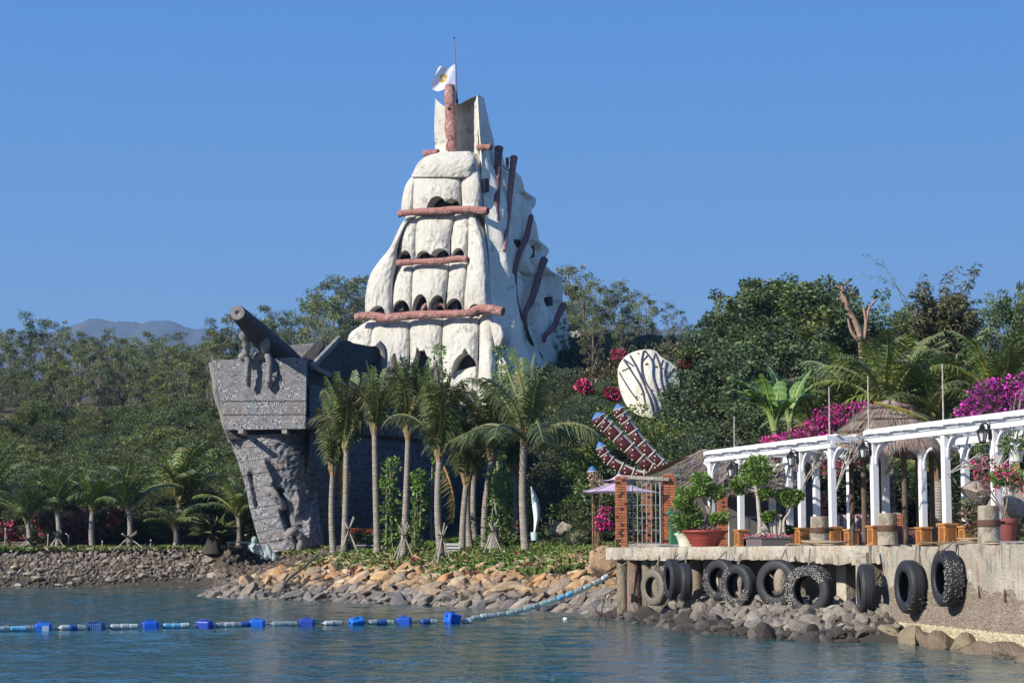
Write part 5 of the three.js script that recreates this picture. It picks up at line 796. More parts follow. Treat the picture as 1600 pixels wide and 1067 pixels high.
for (const [px, y, l] of [[1157, 735, 'black lantern on the pergola post nearest the thatched hut'], [1252, 717, 'black lantern beside the double trunked bonsai crown'], [1366, 704, 'black lantern where the two pergola sections meet'], [1555, 678, 'black lantern above the potted bougainvillea']]) {
  const c = postAt(px), h = P(px, y, -c.z).y, o = V(-.34, 0, .06), t = thing('wall_lantern', l, 'lantern', V(c.x, h, c.z), 0, 'black lanterns on the pergola posts'); t.scale.setScalar(.78);
  new MB().box(-.12, .05, .02, .05, .42, .14, .2).mesh('mount', M.black, t); new MB().tube(curve([V(-.12, .16, .02), V(-.24, .30, .04), V(-.34, .24, .06)], 10), .022, 7).mesh('arm', M.black, t);
  const b = new MB(); b.add(new THREE.ConeGeometry(.21, .17, 6), new THREE.Matrix4().setPosition(o.x, .14, o.z)); b.add(new THREE.ConeGeometry(.10, .12, 6), new THREE.Matrix4().setPosition(o.x, .24, o.z)); b.add(new THREE.CylinderGeometry(.10, .08, .06, 6), new THREE.Matrix4().setPosition(o.x, -.24, o.z)); for (let k = 0; k < 6; k++) { const a = k / 6 * 6.283; b.bar(V(o.x + .15 * Math.sin(a), .06, o.z + .15 * Math.cos(a)), V(o.x + .09 * Math.sin(a), -.21, o.z + .09 * Math.cos(a)), .02, .02); } b.add(new THREE.SphereGeometry(.03, 8, 6), new THREE.Matrix4().setPosition(o.x, .32, o.z)); b.mesh('cage', M.black, t);
  new MB().add(new THREE.CylinderGeometry(.135, .085, .26, 6), new THREE.Matrix4().setPosition(o.x, -.07, o.z)).mesh('glass', M.lampGlass, t);
}
const branchy = (seed, A0, dir, len, n = 7, r = .022) => { const R = rng(seed), b = new MB(); const go = (p, d, l, r0, k) => { const e = p.clone().addScaledVector(d, l), m = p.clone().lerp(e, .5).add(V((R() - .5) * .12 * l, .08 * l, (R() - .5) * .12 * l)); b.tube(curve([p, m, e], 5), (t) => r0 * (1 - .45 * t), 5, [.50, .46, .41], false); if (k) for (let q = 0; q < (k > 1 ? 3 : 2); q++) go(p.clone().lerp(e, .35 + .6 * R()), d.clone().add(V((R() - .5) * 1.0, (R() - .35) * .8, (R() - .5) * .9)).normalize(), l * (.45 + .3 * R()), r0 * .62, k - 1); }; for (let q = 0; q < n; q++) go(A0.clone(), dir.clone().add(V((R() - .5) * .8, (R() - .5) * .5, (R() - .5) * .7)).normalize(), len * (.6 + .5 * R()), r, 2); return b.geo(); };
[[1305, 770, .55, .9, 1.3, 'bleached bare branches fanning out from the pergola post by the squat bollard'], [1252, 765, .5, .7, 1.1, 'bleached bare branches rising beside the post behind the small topiary'], [1478, 742, .75, .25, 1.0, 'bare twigs between the two posts near the highest tyre'], [1111, 770, .7, .8, 1.1, 'bare pale branches behind the lantern by the thatched hut'], [1206, 752, .5, .8, .9, 'crossed bare branches under the beam behind the tall topiary'], [1383, 742, .6, .4, 1.2, 'grey leafless creeper stems beside the meeting posts'], [1555, 738, .85, 1.0, 1.6, 'long bare branches leaning up over the potted bougainvillea']].forEach(([px, y, dx, dy, len, l], i) => { const c = i > 3 && i < 6 ? pgP(pgT(px, ROW2), ROW2, 0) : postAt(px), a = P(px, y, -c.z), t = thing('bare_branch', l, 'branch', a); part('stem', branchy(800 + i, V(0, 0, .12), V(dx, dy, .1).normalize(), len, 3, .017), M.bark, t); });
[[1148, 650, 722, 'thin pale pole above the pergola end by the thatched hut'], [1297, 604, 690, 'thin pole rising in front of the pink bougainvillea by the round thatch'], [1358, 587, 672, 'tall thin pole at the joint of the two pergola sections'], [1475, 569, 662, 'tallest thin pole, over the post near the highest tyre']].forEach(([px, y0, y1, l]) => { const c = pgP(pgT(px, .2), .2, 0), d = -c.z, b = P(px, y1, d), t = thing('thin_pole', l, 'pole', b, 0, 'thin poles standing on the pergola'); new MB().tube([V(0, -.1, 0), V(.01, P(px, y0, d).y - b.y, 0)], [.022, .016], 7, [.55, .5, .44]).mesh('rod', M.bark, t); new MB().box(0, -.02, 0, .09, .1, .09).mesh('socket', M.white, t); });

// thatch: a roof shell and many loose straws lying down its slope
function thatch(f, n, seed, tone = [[.17, .125, .085], [.30, .235, .17]], straw = .55, wid = .02) { // f(u, v): v 0 ridge .. 1 eave
  const R = rng(seed), b = new MB(), e = .01; b.grid(36, 12, f, null, (p) => mix3(tone[0], tone[1], clamp(.5 + fbm(p.x * 3, p.y * 3, p.z * 3))));
  const pos = [], uv = [], idx = [], col = [];
  for (let k = 0; k < n; k++) { const u = R(), v = Math.sqrt(R()), p = f(u, v), q = f(u, Math.min(1, v + e)), q0 = f(u, Math.max(0, v - e)), d = q.sub(q0).normalize(), s = f(Math.min(1, u + e), v).sub(f(Math.max(0, u - e), v)).normalize(), nn = d.clone().cross(s).normalize(); if (nn.y < 0) nn.negate(); const l = straw * (.5 + R()) * (v > .9 ? .8 : 1); d.addScaledVector(s, (R() - .5) * .35).addScaledVector(nn, .10 * R()).add(V(0, v > .85 ? -.3 * R() : 0, 0)).normalize(); const A0 = p.clone().addScaledVector(nn, .015), B2 = A0.clone().addScaledVector(d, l), i = pos.length / 3, c = mix3(tone[0], tone[1], R()).map((x) => x * (.7 + .6 * R())); for (const w of [A0.clone().addScaledVector(s, wid), A0.clone().addScaledVector(s, -wid), B2]) { pos.push(w.x, w.y, w.z); uv.push(0, 0); col.push(...c); } idx.push(i, i + 1, i + 2); }
  const g = raw(pos, uv, idx); g.setAttribute('color', new THREE.Float32BufferAttribute(col, 3)); b.add(g); return b.geo();
}
// a brick pier: every course laid as separate bricks
function bricks(w, h, seed, d = w) { const R = rng(seed), b = new MB(), c = .072, n = Math.floor(h / c); for (let k = 0; k < n; k++) for (let side = 0; side < 4; side++) { const m = Math.max(1, Math.round(w / .15)); for (let q = 0; q < m; q++) { const bl = w / m, a = side * Math.PI / 2, x = -w / 2 + bl * (q + .5) + (k % 2 ? .02 : -.02), p = V(x, k * c + c / 2, w / 2 - .03 + .006 * R()).applyAxisAngle(V(0, 1, 0), a), col = R() < .13 ? [.07, .04, .035] : mix3([.40, .125, .055], [.56, .22, .10], R()); b.box(p.x, p.y, p.z, bl - .014, c - .014, .07, a, col, 0); } } return b.geo(); }
const mortar = mat({ color: C(.34, .29, .24), roughness: .95 });
function pier(t, x, z, w, h, seed, y = DECK) { const g = new THREE.Group(); g.name = 'brick_pier'; g.position.set(x, y, z); t.add(g); stuff(part('brick', bricks(w, h, seed), M.brick, g)); new MB().box(0, h / 2, 0, w - .07, h, w - .07, 0, null, 0).mesh('mortar', mortar, g); }
{ // gateway
  const d = 53, xl = X(971, d), xr = X(1046.5, d), t = thing('gateway', 'gateway of two brick piers with a steel mesh between them', 'gate', V(0, 0, 0)); pier(t, xl, -d, .29, P(0, 744, d).y - DECK, 1); pier(t, xr, -d - .2, .31, P(0, 740, d).y - DECK, 2);
  const y0 = DECK + .12, y1 = P(0, 750, d).y; for (let k = 0; k <= 7; k++) { const x = lerp(xl + .2, xr - .24, k / 7); new MB().tube([V(x, y0, -d), V(x, y1, -d)], k == 7 ? .03 : .013, 6).mesh('bar', M.metal, t); } for (let k = 0; k <= 5; k++) { const y = lerp(y0, y1, k / 5); new MB().tube([V(xl + .15, y, -d), V(xr - .2, y, -d)], .012, 6).mesh('bar', M.metal, t); }
  new MB().bar(V(xl, P(0, 745, d).y, -d), V(xr, P(0, 749, d).y, -d), .14, .10).mesh('lintel', M.concrete, t); new MB().box(xl + .7, DECK + .05, -d, 1.2, .1, .25).mesh('threshold', M.concrete, t);
}
{ // hut with a long sloping thatch
  const t = thing('thatched_hut', 'thatched hut with brick piers and a green eave beside the gateway', 'hut', V(0, 0, 0)), d = 57;
  const e0 = P(1004, 746, 55.5), e1 = P(1250, 772, 55.5), r0 = P(1092, 702, 60), r1 = P(1250, 694, 60); e0.y -= .05;
  part('thatch', thatch((u, v) => r0.clone().lerp(r1, u).lerp(e0.clone().lerp(e1, u), v).add(V(0, -.22 * Math.sin(Math.PI * v) * .6 + .04 * noise(u * 16, v * 4), 0)), 5200, 11, [[.20, .15, .11], [.36, .29, .22]], .7, .022), M.thatch, t);
  part('thatch', thatch((u, v) => r0.clone().lerp(r1, u).lerp(P(1004, 744, 64.5).lerp(P(1250, 744, 64.5), u), v), 900, 12), M.thatch, t);
  new MB().bar(P(1006, 750, 55.7), P(1062, 742, 55.7), .10, .09, [.10, .22, .16]).mesh('eave_board', M.plain, t); pier(t, X(1080, 57.5), -57.5, .26, 2.1, 5); pier(t, X(1012, 59), -59, .28, 2.0, 6); pier(t, X(1130, 62), -62, .28, 2.2, 7);
  new MB().box(X(1160, 63.5), DECK + 1.1, -63.5, 5, 2.2, .2, 0, [.11, .10, .10]).mesh('back_wall', M.plain, t);
  for (let k = 0; k < 5; k++) { const x = X(1140 + k * 16, 59); new MB().tube([V(x, DECK, -59), V(x, DECK + .95, -59)], .03, 7, [.55, .55, .55]).mesh('rail_post', M.plain, t); } new MB().bar(V(X(1130, 59), DECK + .95, -59), V(X(1215, 59), DECK + .95, -59), .05, .05, [.5, .5, .5]).mesh('rail', M.plain, t);
}
{ // round thatch behind the pergola
  const c = P(1392, 692, 50.2), t = thing('round_thatched_hut', 'round hut under a low grey thatch dome behind the pergola', 'hut', V(c.x, DECK, c.z)), r = 1.74, y0 = c.y - DECK - .12, top = P(1392, 627, 50.2).y - DECK;
  part('thatch', thatch((u, v) => { const a = u * 6.2832, k = v, rr = r * (.06 + .94 * k) * (1 + .03 * noise(Math.cos(a) * 3, Math.sin(a) * 3)); return V(Math.cos(a) * rr, lerp(top, y0, Math.pow(k, 1.35)) + .03 * noise(a * 5, v * 5), Math.sin(a) * rr); }, 9000, 21, [[.21, .15, .12], [.40, .31, .255]], .42, .02), M.thatch, t);
  for (const [k, w] of [[.32, .03], [.58, .03], [.80, .03]]) new MB().tube([...Array(33).keys()].map((i) => { const a = i / 32 * 6.2832, rr = r * (.06 + .94 * k) * 1.02; return V(Math.cos(a) * rr, lerp(top, y0, Math.pow(k, 1.35)) + .06 + .02 * noise(a * 3, k * 9), Math.sin(a) * rr); }), w, 6, [.10, .075, .06]).mesh('binding_pole', M.bark, t);
  for (let k = 0; k < 6; k++) { const a = k / 6 * 6.28 + .4, x = Math.cos(a) * 1.05, z = Math.sin(a) * 1.05; new MB().tube([V(x, -.05, z), V(x, y0 + .1, z)], .07, 9, [.16, .11, .08]).mesh('post', M.bark, t); }
  const m = part('palm_leaf', FR[7][0], leafTint(2.6, 2.1, .7), t); m.position.set(-.6, top - .12, 1.1); m.rotation.set(.1, .1, -.35); m.scale.set(1.9, .8, .35);
}
{ // parasol
  const d = 55.5, c = P(968, 850, d), t = thing('parasol', 'pale pink two tiered parasol behind the gateway', 'parasol', V(c.x, 1.9, c.z)), cl = mat({ color: C(.62, .47, .60), roughness: .8, side: THREE.DoubleSide, transmission: .2, thickness: 0 }), yE = P(968, 770, d).y - 1.9, yA = P(968, 748, d).y - 1.9;
  const cone = (r, y0, y1) => { const b = new MB(); b.grid(48, 6, (u, v) => { const a = u * 6.2832, s = 1 - .05 * Math.pow(Math.abs(Math.sin(a * 4)), .7) * v; return V(Math.cos(a) * r * v * s, lerp(y1, y0, v) - .07 * Math.sin(Math.PI * v) + .02 * Math.abs(Math.sin(a * 4)) * v, Math.sin(a) * r * v * s); }); return b; };
  cone(1.22, yE, yA).mesh('canopy', cl, t); cone(.5, yA - .06, yA + .17).mesh('vent', cl, t); new MB().tube([V(0, -.1, 0), V(0, yA + .2, 0)], .03, 8).mesh('pole', M.metal, t);
  for (let k = 0; k < 8; k++) { const a = k * .785; new MB().tube([V(0, yA - .05, 0), V(Math.cos(a) * 1.2, yE - .02, Math.sin(a) * 1.2)], .012, 5).mesh('rib', M.metal, t); }
}
{ // segmented tentacle sculpture
  const d = 66, o = P(1030, 735, d), t = thing('tentacle_sculpture', 'giant maroon spotted tentacle sculpture with blue pointed tips', 'sculpture', o), cream = mat({ color: C(.58, .53, .45), map: rep(grainCol, 1), roughness: .7 }), maroon = mat({ color: C(.085, .018, .022), roughness: .5 }), blue = mat({ color: C(.07, .19, .42), map: rep(grainCol, .8), roughness: .55 }), dot = mat({ color: C(.70, .60, .50), roughness: .5 });
  const arm = (pts, w, n, seed) => {
    const c = new THREE.CatmullRomCurve3(pts.map(([x, y, z]) => P(x, y, d + (z || 0)).sub(o)), false, 'centripetal'), R = rng(seed), g = new THREE.Group(); g.name = 'tentacle'; t.add(g);
    const at = (u) => lerp(w[0], w[1], Math.sin(Math.PI * .5 * clamp(u * 1.15))) * (u > .86 ? Math.pow(clamp((1.001 - u) / .14), .75) : 1), body = c.getPoints(40).slice(0, 36);
    new MB().tube(body, (u) => at(u * .875) * .86, 14).mesh('core', cream, g);
    const tip = []; for (let k = 0; k <= 9; k++) tip.push(c.getPoint(.865 + .135 * k / 9)); new MB().tube(tip, (u) => Math.max(.015, at(.865 + .135 * u) * 1.04), 14).mesh('tip', blue, g);
    for (let k = 0; k < n; k++) {
      const u0 = (k + .10) / n * .865, u1 = (k + .90) / n * .865, b = new MB(), q = (u, a, e) => { const p = c.getPoint(u), tn = c.getTangent(u), sx = tn.clone().cross(V(0, 0, 1)).normalize(), r = at(u) * e; return p.addScaledVector(sx, Math.sin(a) * r).add(V(0, 0, Math.cos(a) * r)); };
      b.grid(10, 6, (u, v) => { const edge = Math.min(1, 5 * Math.min(u, 1 - u, v, 1 - v)); return q(lerp(u0, u1, v), lerp(-1.95, .45, u), .90 + .12 * Math.sqrt(edge)); }); b.mesh('segment_plate', maroon, g);
      const ds = new MB(), sg = new THREE.SphereGeometry(1, 8, 6); for (let j = 0; j < 6; j++) { const p = q(lerp(u0, u1, .25 + .25 * (j % 3) + .06 * R()), -1.5 + 1.5 * (((j * 2 + 1) % 6) / 5) , 1.02), s = .022 + .01 * R(); ds.add(sg, new THREE.Matrix4().makeScale(s, s, s * .7).setPosition(p)); } stuff(ds.mesh('spot', dot, g));
      const p = c.getPoint((k + 1) / n * .865), tn = c.getTangent((k + 1) / n * .865); new MB().add(new THREE.TorusGeometry(at((k + 1) / n * .865) * .93, .022, 6, 22), new THREE.Matrix4().compose(p, new THREE.Quaternion().setFromUnitVectors(V(0, 0, 1), tn), V(1, 1, 1))).mesh('ring', cream, g);
    }
  };
  arm([[1036, 738], [1008, 722], [980, 695], [952, 668], [938, 655], [932, 644]], [.21, .29], 7, 1); arm([[1046, 734, -.6], [1025, 715, -.6], [1000, 688, -.6], [980, 660, -.6], [969, 643, -.6], [965, 631, -.6]], [.17, .23], 7, 2);
  arm([[1022, 742, .5], [1000, 742, .5], [975, 732, .5], [952, 718, .5], [942, 704, .5], [936, 690, .5]], [.19, .21], 6, 3); arm([[975, 770, .9], [955, 765, .9], [935, 756, .9], [927, 744, .9], [925, 728, .9]], [.16, .19], 5, 4);
}
{ // fan shell
  const d = 86, o = P(1015, 640, d), t = thing('shell_sculpture', 'large cream fan shell sculpture with dark veins and round spots on the slope', 'sculpture', o), cream = mat({ color: C(1.25, 1.22, 1.1), map: rep(plasterCol, 3), bumpMap: rep(grainBump, .8), bumpScale: .03, roughness: .8 }), vein = mat({ color: C(.05, .052, .085), roughness: .7 }), brown = mat({ color: C(.10, .04, .025), roughness: .7 });
  const out = [[966, 588], [967, 572], [976, 558], [992, 549], [1010, 546], [1024, 548], [1034, 558], [1048, 566], [1058, 576], [1062, 590], [1061, 612], [1058, 636], [1040, 650], [1010, 652], [985, 640], [971, 614]], cx = 1014, cy = 602, rim = new THREE.CatmullRomCurve3(out.map(([x, y]) => V(x, y, 0)), true, 'centripetal');
  const F = (px, py, k = 0) => { const dx = (px - cx) / 50, dy = (py - cy) / 55, r2 = dx * dx + dy * dy; return P(px, py, d - 1.0 + .75 * r2 - .02 * Math.sin(px * .28) * clamp(1 - dy) - k + (py - cy) * -.022).sub(o); };
  const b = new MB(), Q = (u, v, k) => { const r = rim.getPoint(u % 1), px = lerp(cx, r.x, v), py = lerp(cy, r.y, v); return F(px, py, k); };
  b.grid(72, 16, (u, v) => Q(u, v, 0)); b.grid(72, 3, (u, v) => Q(u, 1, 0).add(V(0, 0, -.28 * (1 - v)))); b.grid(72, 8, (u, v) => Q(1 - u, v, 0).add(V(0, 0, -.28))); b.mesh('fan', cream, t);
  for (const [p, w] of [[[[968, 582], [982, 606], [996, 625]], 1.1], [[[975, 562], [988, 582], [1004, 610], [1010, 640]], 1.4], [[[985, 556], [994, 572], [1003, 592], [1016, 624], [1022, 648]], 1.5], [[[1006, 549], [1003, 566], [1006, 590], [1022, 622], [1028, 648]], 1.6], [[[1008, 548], [1020, 566], [1021, 590], [1030, 618], [1038, 648]], 1.5], [[[1024, 552], [1020, 566]], 1], [[[1024, 552], [1032, 574], [1034, 600], [1042, 622], [1046, 645]], 1.3], [[[1036, 562], [1032, 576]], 1], [[[1042, 566], [1039, 585], [1044, 606], [1050, 640]], 1.2], [[[1054, 576], [1042, 590]], 1], [[[972, 580], [986, 574]], 1.2], [[[976, 562], [990, 572]], 1.2], [[[1012, 556], [1003, 566]], 1.2]]) new MB().tube(curve(p.map(([x, y]) => F(x, y, .03)), 20), w * .032, 6).mesh('vein', vein, t);
  for (const [x, y, s] of [[1011, 570, .085], [1026, 574, .07], [1035, 576, .055], [1042, 582, .055], [998, 553, .05], [981, 566, .05], [1019, 610, .05], [1029, 609, .055], [1037, 609, .045], [1045, 608, .045], [1056, 608, .05], [1003, 616, .04], [995, 620, .04], [1011, 613, .045], [1047, 628, .035]]) { const p = F(x, y, .0); new MB().add(new THREE.CylinderGeometry(s, s, .05, 14), new THREE.Matrix4().makeRotationX(Math.PI / 2).setPosition(p)).mesh('spot', brown, t); }
}
// bonsai and pots -----------------------------------------
const puff = (L, p, r, n, pal = PAL.fresh, flat = .75, leaf = .075) => L.clump(p, r, n, leaf, pal, flat, .6, .33);
function potRound(r, h, base = .62) { return new THREE.LatheGeometry([[0, .02], [r * base, 0], [r * base, .02], [r * .82, h * .55], [r * .97, h * .84], [r * 1.06, h * .88], [r * 1.07, h], [r * .97, h], [r * .93, h * .86], [0, h * .84]].map((p) => new THREE.Vector2(p[0], p[1])), 40); }
{
  const d = 49, c = V(X(1102, d), DECK, -d), t = thing('potted_bonsai', 'many tiered bonsai in a wide round red pot', 'potted plant', c), q = (x, y, z = 0) => P(x, y, d + z).sub(c), red = mat({ color: C(.34, .055, .04), map: rep(grainCol, .7), roughness: .5 });
  const b = new MB().add(potRound(.56, .42, .58)); for (const y of [.16, .21]) b.add(new THREE.TorusGeometry(y < .18 ? .40 : .44, .012, 6, 40), new THREE.Matrix4().makeRotationX(1.571).setPosition(0, y, 0)); b.mesh('pot', red, t);
  const L = new Leaves(31), tw = new MB(); for (const [x, y, r] of [[1095, 748, .21], [1071, 770, .2], [1090, 768, .17], [1113, 770, .25], [1121, 768, .2], [1075, 790, .22], [1064, 786, .16], [1072, 822, .24], [1086, 812, .2], [1065, 815, .18], [1127, 809, .19], [1119, 811, .13], [1100, 756, .2], [1084, 800, .16]]) { puff(L, q(x, y, (r - .2) * 3), r * 1.15, 420); }
  for (const p of [[[1104, 832], [1108, 800], [1100, 780], [1096, 752]], [[1104, 828], [1110, 795], [1114, 774]], [[1102, 830], [1092, 800], [1072, 772]], [[1104, 822], [1088, 812], [1074, 820]], [[1106, 826], [1120, 816], [1127, 812]], [[1100, 834], [1096, 812], [1076, 792]], [[1110, 836], [1116, 822], [1122, 820]]]) tw.tube(curve(p.map(([x, y]) => q(x, y)), 12), (u) => .07 * (1.1 - u), 7, [.33, .28, .23]);
  tw.mesh('trunk', M.bark, t); part('foliage', L.geo(), M.leaf, t); const U = new Leaves(33); U.clump(V(0, .40, 0), .5, 500, .06, PAL.red, .12, .6, .5); part('underplanting', U.geo(), M.leafSolid, t);
  const p2 = V(X(1076, 50.5), DECK, -50.5), w = thing('glazed_pot', 'white and green glazed pot partly behind the round red pot', 'plant pot', p2); new MB().add(potRound(.34, .36, .7), null, [.62, .60, .50]).mesh('pot', M.plain, w); new MB().box(.12, .17, .27, .26, .16, .03, .35, [.05, .14, .10]).mesh('green_panel', M.plain, w); const WL = new Leaves(34); puff(WL, V(-.1, .65, 0), .42, 700, PAL.hedge); part('shrub', WL.geo(), M.leaf, w);
}
{
  const d = 48, c = V(X(1200, d), DECK, -d), t = thing('bonsai_tray', 'long dark tray with gnarled bonsai and a tall ball topped topiary', 'potted plant', c), q = (x, y, z = 0) => P(x, y, d + z).sub(c);
  new MB().box(.0, .11, 0, 1.12, .22, .55, 0, [.075, .065, .065], .02).box(0, .215, 0, 1.18, .035, .6, 0, [.10, .085, .085]).mesh('tray', M.plain, t); new MB().box(-.36, .11, .005, .40, .215, .56, 0, [.20, .16, .17], .02).mesh('tray_end', M.plain, t);
  const L = new Leaves(41), tw = new MB(); for (const [x, y, r, z] of [[1184, 736, .30, 0], [1172, 734, .26, .2], [1194, 738, .26, -.1], [1183, 722, .24, .1], [1186, 748, .22, 0], [1160, 754, .2, .1], [1151, 758, .13, 0], [1193, 772, .14, 0], [1202, 770, .09, 0], [1156, 767, .1, 0], [1235, 775, .24, .1], [1225, 774, .18, .1], [1246, 774, .17, .1], [1236, 782, .2, .1], [1198, 808, .13, 0], [1206, 804, .08, 0], [1232, 828, .12, .3]]) puff(L, q(x, y, z), r * 1.05, 520);
  for (const [p, r] of [[[[1188, 838], [1188, 815], [1186, 795], [1184, 772], [1180, 755], [1184, 735]], .06], [[[1192, 838], [1198, 828], [1190, 815], [1187, 800]], .06], [[[1181, 768], [1170, 764], [1160, 762]], .028], [[[1180, 762], [1172, 760], [1156, 756]], .03], [[[1186, 766], [1192, 756], [1196, 745]], .03], [[[1225, 832], [1226, 812], [1234, 800], [1236, 780]], .035], [[[1222, 806], [1214, 805], [1210, 804]], .03], [[[1212, 836], [1211, 815], [1212, 806]], .05], [[[1218, 836], [1220, 815], [1216, 808]], .04]]) tw.tube(curve(p.map(([x, y]) => q(x, y)), 14), (u) => r * (1.15 - .6 * u), 7, [.50, .45, .39]);
  const R = rng(5); for (let k = 0; k < 22; k++) { const x0 = 1190 + 12 * (R() - .3), e = [x0 + 22 * (R() - .4), 838 - R() * 4]; tw.tube(curve([q(1190 + 4 * (R() - .5), 818 + 8 * R()), q(x0, 828, -.1 * R()), q(e[0], e[1], -.2 * (R() - .3))], 7), .018, 5, [.46, .41, .35]); } for (let k = 0; k < 12; k++) { const x = 1204 + 24 * R(); tw.tube(curve([q(x, 838), q(x + 3 * (R() - .5), 825), q(x + 8 * (R() - .5), 812 + 8 * R())], 7), .025, 5, [.42, .37, .32]); }
  tw.mesh('trunk', M.bark, t); part('foliage', L.geo(), M.leaf, t); const U = new Leaves(43); for (let k = 0; k < 9; k++) U.clump(V(-.5 + k * .125, .24, .1), .1, 60, .05, PAL.redpink, .5, .6, .5); part('underplanting', U.geo(), M.leafSolid, t); const st = new MB(); for (let k = 0; k < 14; k++) st.add(ROCKS[k % 9], new THREE.Matrix4().makeScale(.06, .05, .06).setPosition(-.5 + R(), .25, .2 * R() + .05), [.5, .42, .38]); stuff(st.mesh('pebble', M.rock, t));
}
{ const d = 51.5, c = V(X(1053, d), DECK, -d), t = thing('green_post', 'dark green metal bin post beside the gateway', 'post', c); new MB().box(0, .42, 0, .20, .84, .2, .2, [.018, .16, .075]).mesh('column', M.plain, t); new MB().box(-.02, .90, 0, .30, .07, .24, .2, [.02, .18, .085]).box(-.06, .98, 0, .1, .14, .12, .2, [.02, .17, .08]).mesh('head', M.plain, t); new MB().add(ROCKS[1], new THREE.Matrix4().makeScale(.5, .12, .3).setPosition(.1, .03, .1), [.3, .3, .3]).mesh('footing', M.rock, t); }
// bougainvillea, palms, bananas, big trees behind -------------------------------------
function bloomBush(seed, puffs, o, leafPal, bloomPal, n = 260, s = .10, frac = .55) { const L = new Leaves(seed), B = new Leaves(seed + 1); for (const [x, y, d, r] of puffs) { const p = P(x, y, d).sub(o); L.clump(p, r, Math.round(n * r * 6 * (1 - frac)), s * 1.25, leafPal, .8, .55, .5); B.clump(p.clone().add(V(-.1 * r, .12 * r, .2 * r)), r * 1.05, Math.round(n * r * 6 * frac), s, bloomPal, .8, .9, .38); } return { crown: L.geo(), bloom: B.geo(), part: 'foliage' }; }
const bloom = (seed, label, puffs, pal, grp, frac, s) => { const o = P(puffs[0][0], 850, puffs[0][2]); o.y = 2; plant('bougainvillea', label, 'bougainvillea', bloomBush(seed, puffs, o, PAL.hedge, pal, 190, s ?? .075, frac), o, 0, 1, grp); };
bloom(51, 'vivid pink bougainvillea climbing the flank of the round thatch', [[1296, 656, 54, .42], [1318, 648, 54.4, .4], [1335, 652, 54.6, .42], [1310, 672, 54, .5], [1280, 672, 54, .42], [1348, 640, 55, .3], [1262, 684, 53.6, .35], [1240, 690, 54, .35], [1222, 692, 54.5, .3], [1205, 694, 55, .25]], PAL.pink, null, .5);
bloom(52, 'purple bougainvillea spilling over the pergola near the tallest thin pole', [[1545, 620, 46, .42], [1568, 612, 46, .42], [1590, 622, 46, .42], [1525, 634, 46.4, .3], [1580, 636, 45.6, .4], [1555, 640, 45.6, .42], [1604, 606, 46, .4], [1510, 645, 46.4, .25], [1620, 625, 45, .4]], PAL.purple, null, .5);
bloom(53, 'pink bougainvillea hanging under the long pergola between its posts', [[1222, 712, 57, .3], [1270, 708, 56, .3], [1290, 718, 57, .35], [1325, 712, 56, .32], [1335, 722, 57, .32], [1248, 735, 59, .3], [1300, 735, 58, .3], [1215, 740, 59, .25]], PAL.redpink, null, .4);
{ const d = 38.5, c = V(X(1577, d), DECK, -d), t = thing('potted_bougainvillea', 'bougainvillea with thin twisted stems in a dark red tapered pot', 'potted plant', c), b = bloomBush(55, [[1540, 740, d, .22], [1532, 755, d, .14], [1528, 728, d + .2, .16], [1545, 722, d, .14], [1566, 740, d, .18], [1580, 735, d, .2], [1552, 765, d, .14], [1590, 760, d, .18]], c, PAL.hedge, PAL.redpink, 85, .05, .5); part('foliage', b.crown, M.leaf, t); part('bloom', b.bloom, M.leafSolid, t); new MB().add(new THREE.LatheGeometry([[0, 0], [.13, 0], [.19, .42], [.23, .43], [.23, .52], [.2, .52], [.18, .44], [0, .44]].map((p) => new THREE.Vector2(...p)), 24), null, [.20, .055, .05]).mesh('pot', M.plain, t); const tw = new MB(); for (const p of [[[1570, 806], [1560, 785], [1548, 765], [1540, 740]], [[1570, 806], [1575, 780], [1570, 745]], [[1570, 806], [1552, 780], [1532, 757]]]) tw.tube(curve(p.map(([x, y]) => P(x, y, d).sub(c)), 10), (u) => .022 * (1.2 - u), 6, [.3, .24, .19]); tw.mesh('trunk', M.bark, t); }
bloom(56, 'thin magenta bougainvillea on canes between parasol and slope', [[942, 815, 57, .2], [948, 800, 57, .16], [938, 826, 57, .16], [950, 822, 57, .14]], PAL.pink, null, .5);
for (const [i, px, y, d, r, l] of [[0, 1005, 607, 96, .3, 'small pink flower patch on the slope near the shell sculpture top'], [1, 1072, 571, 92, .35, 'single round magenta bloom just above the shell sculpture’s edge'], [2, 955, 615, 92, .35, 'magenta patch on the slope between tower and shell sculpture'], [3, 912, 605, 100, .4, 'faint pink patch below the white flank of the tower'], [4, 968, 556, 112, .45, 'reddish bloom patch high on the slope']]) { const o = V(X(px, d), height(X(px, d), -d), -d), b = bloomBush(60 + i, [[px, y, d, r], [px + 8, y + 5, d, r * .7]], o, PAL.brown, PAL.redpink, 150, .13, .55); plant('flower_patch', l, 'flowering shrub', b, o, 0, 1, 'pink patches on the slope'); }
const G3 = 'palms behind the pergola';
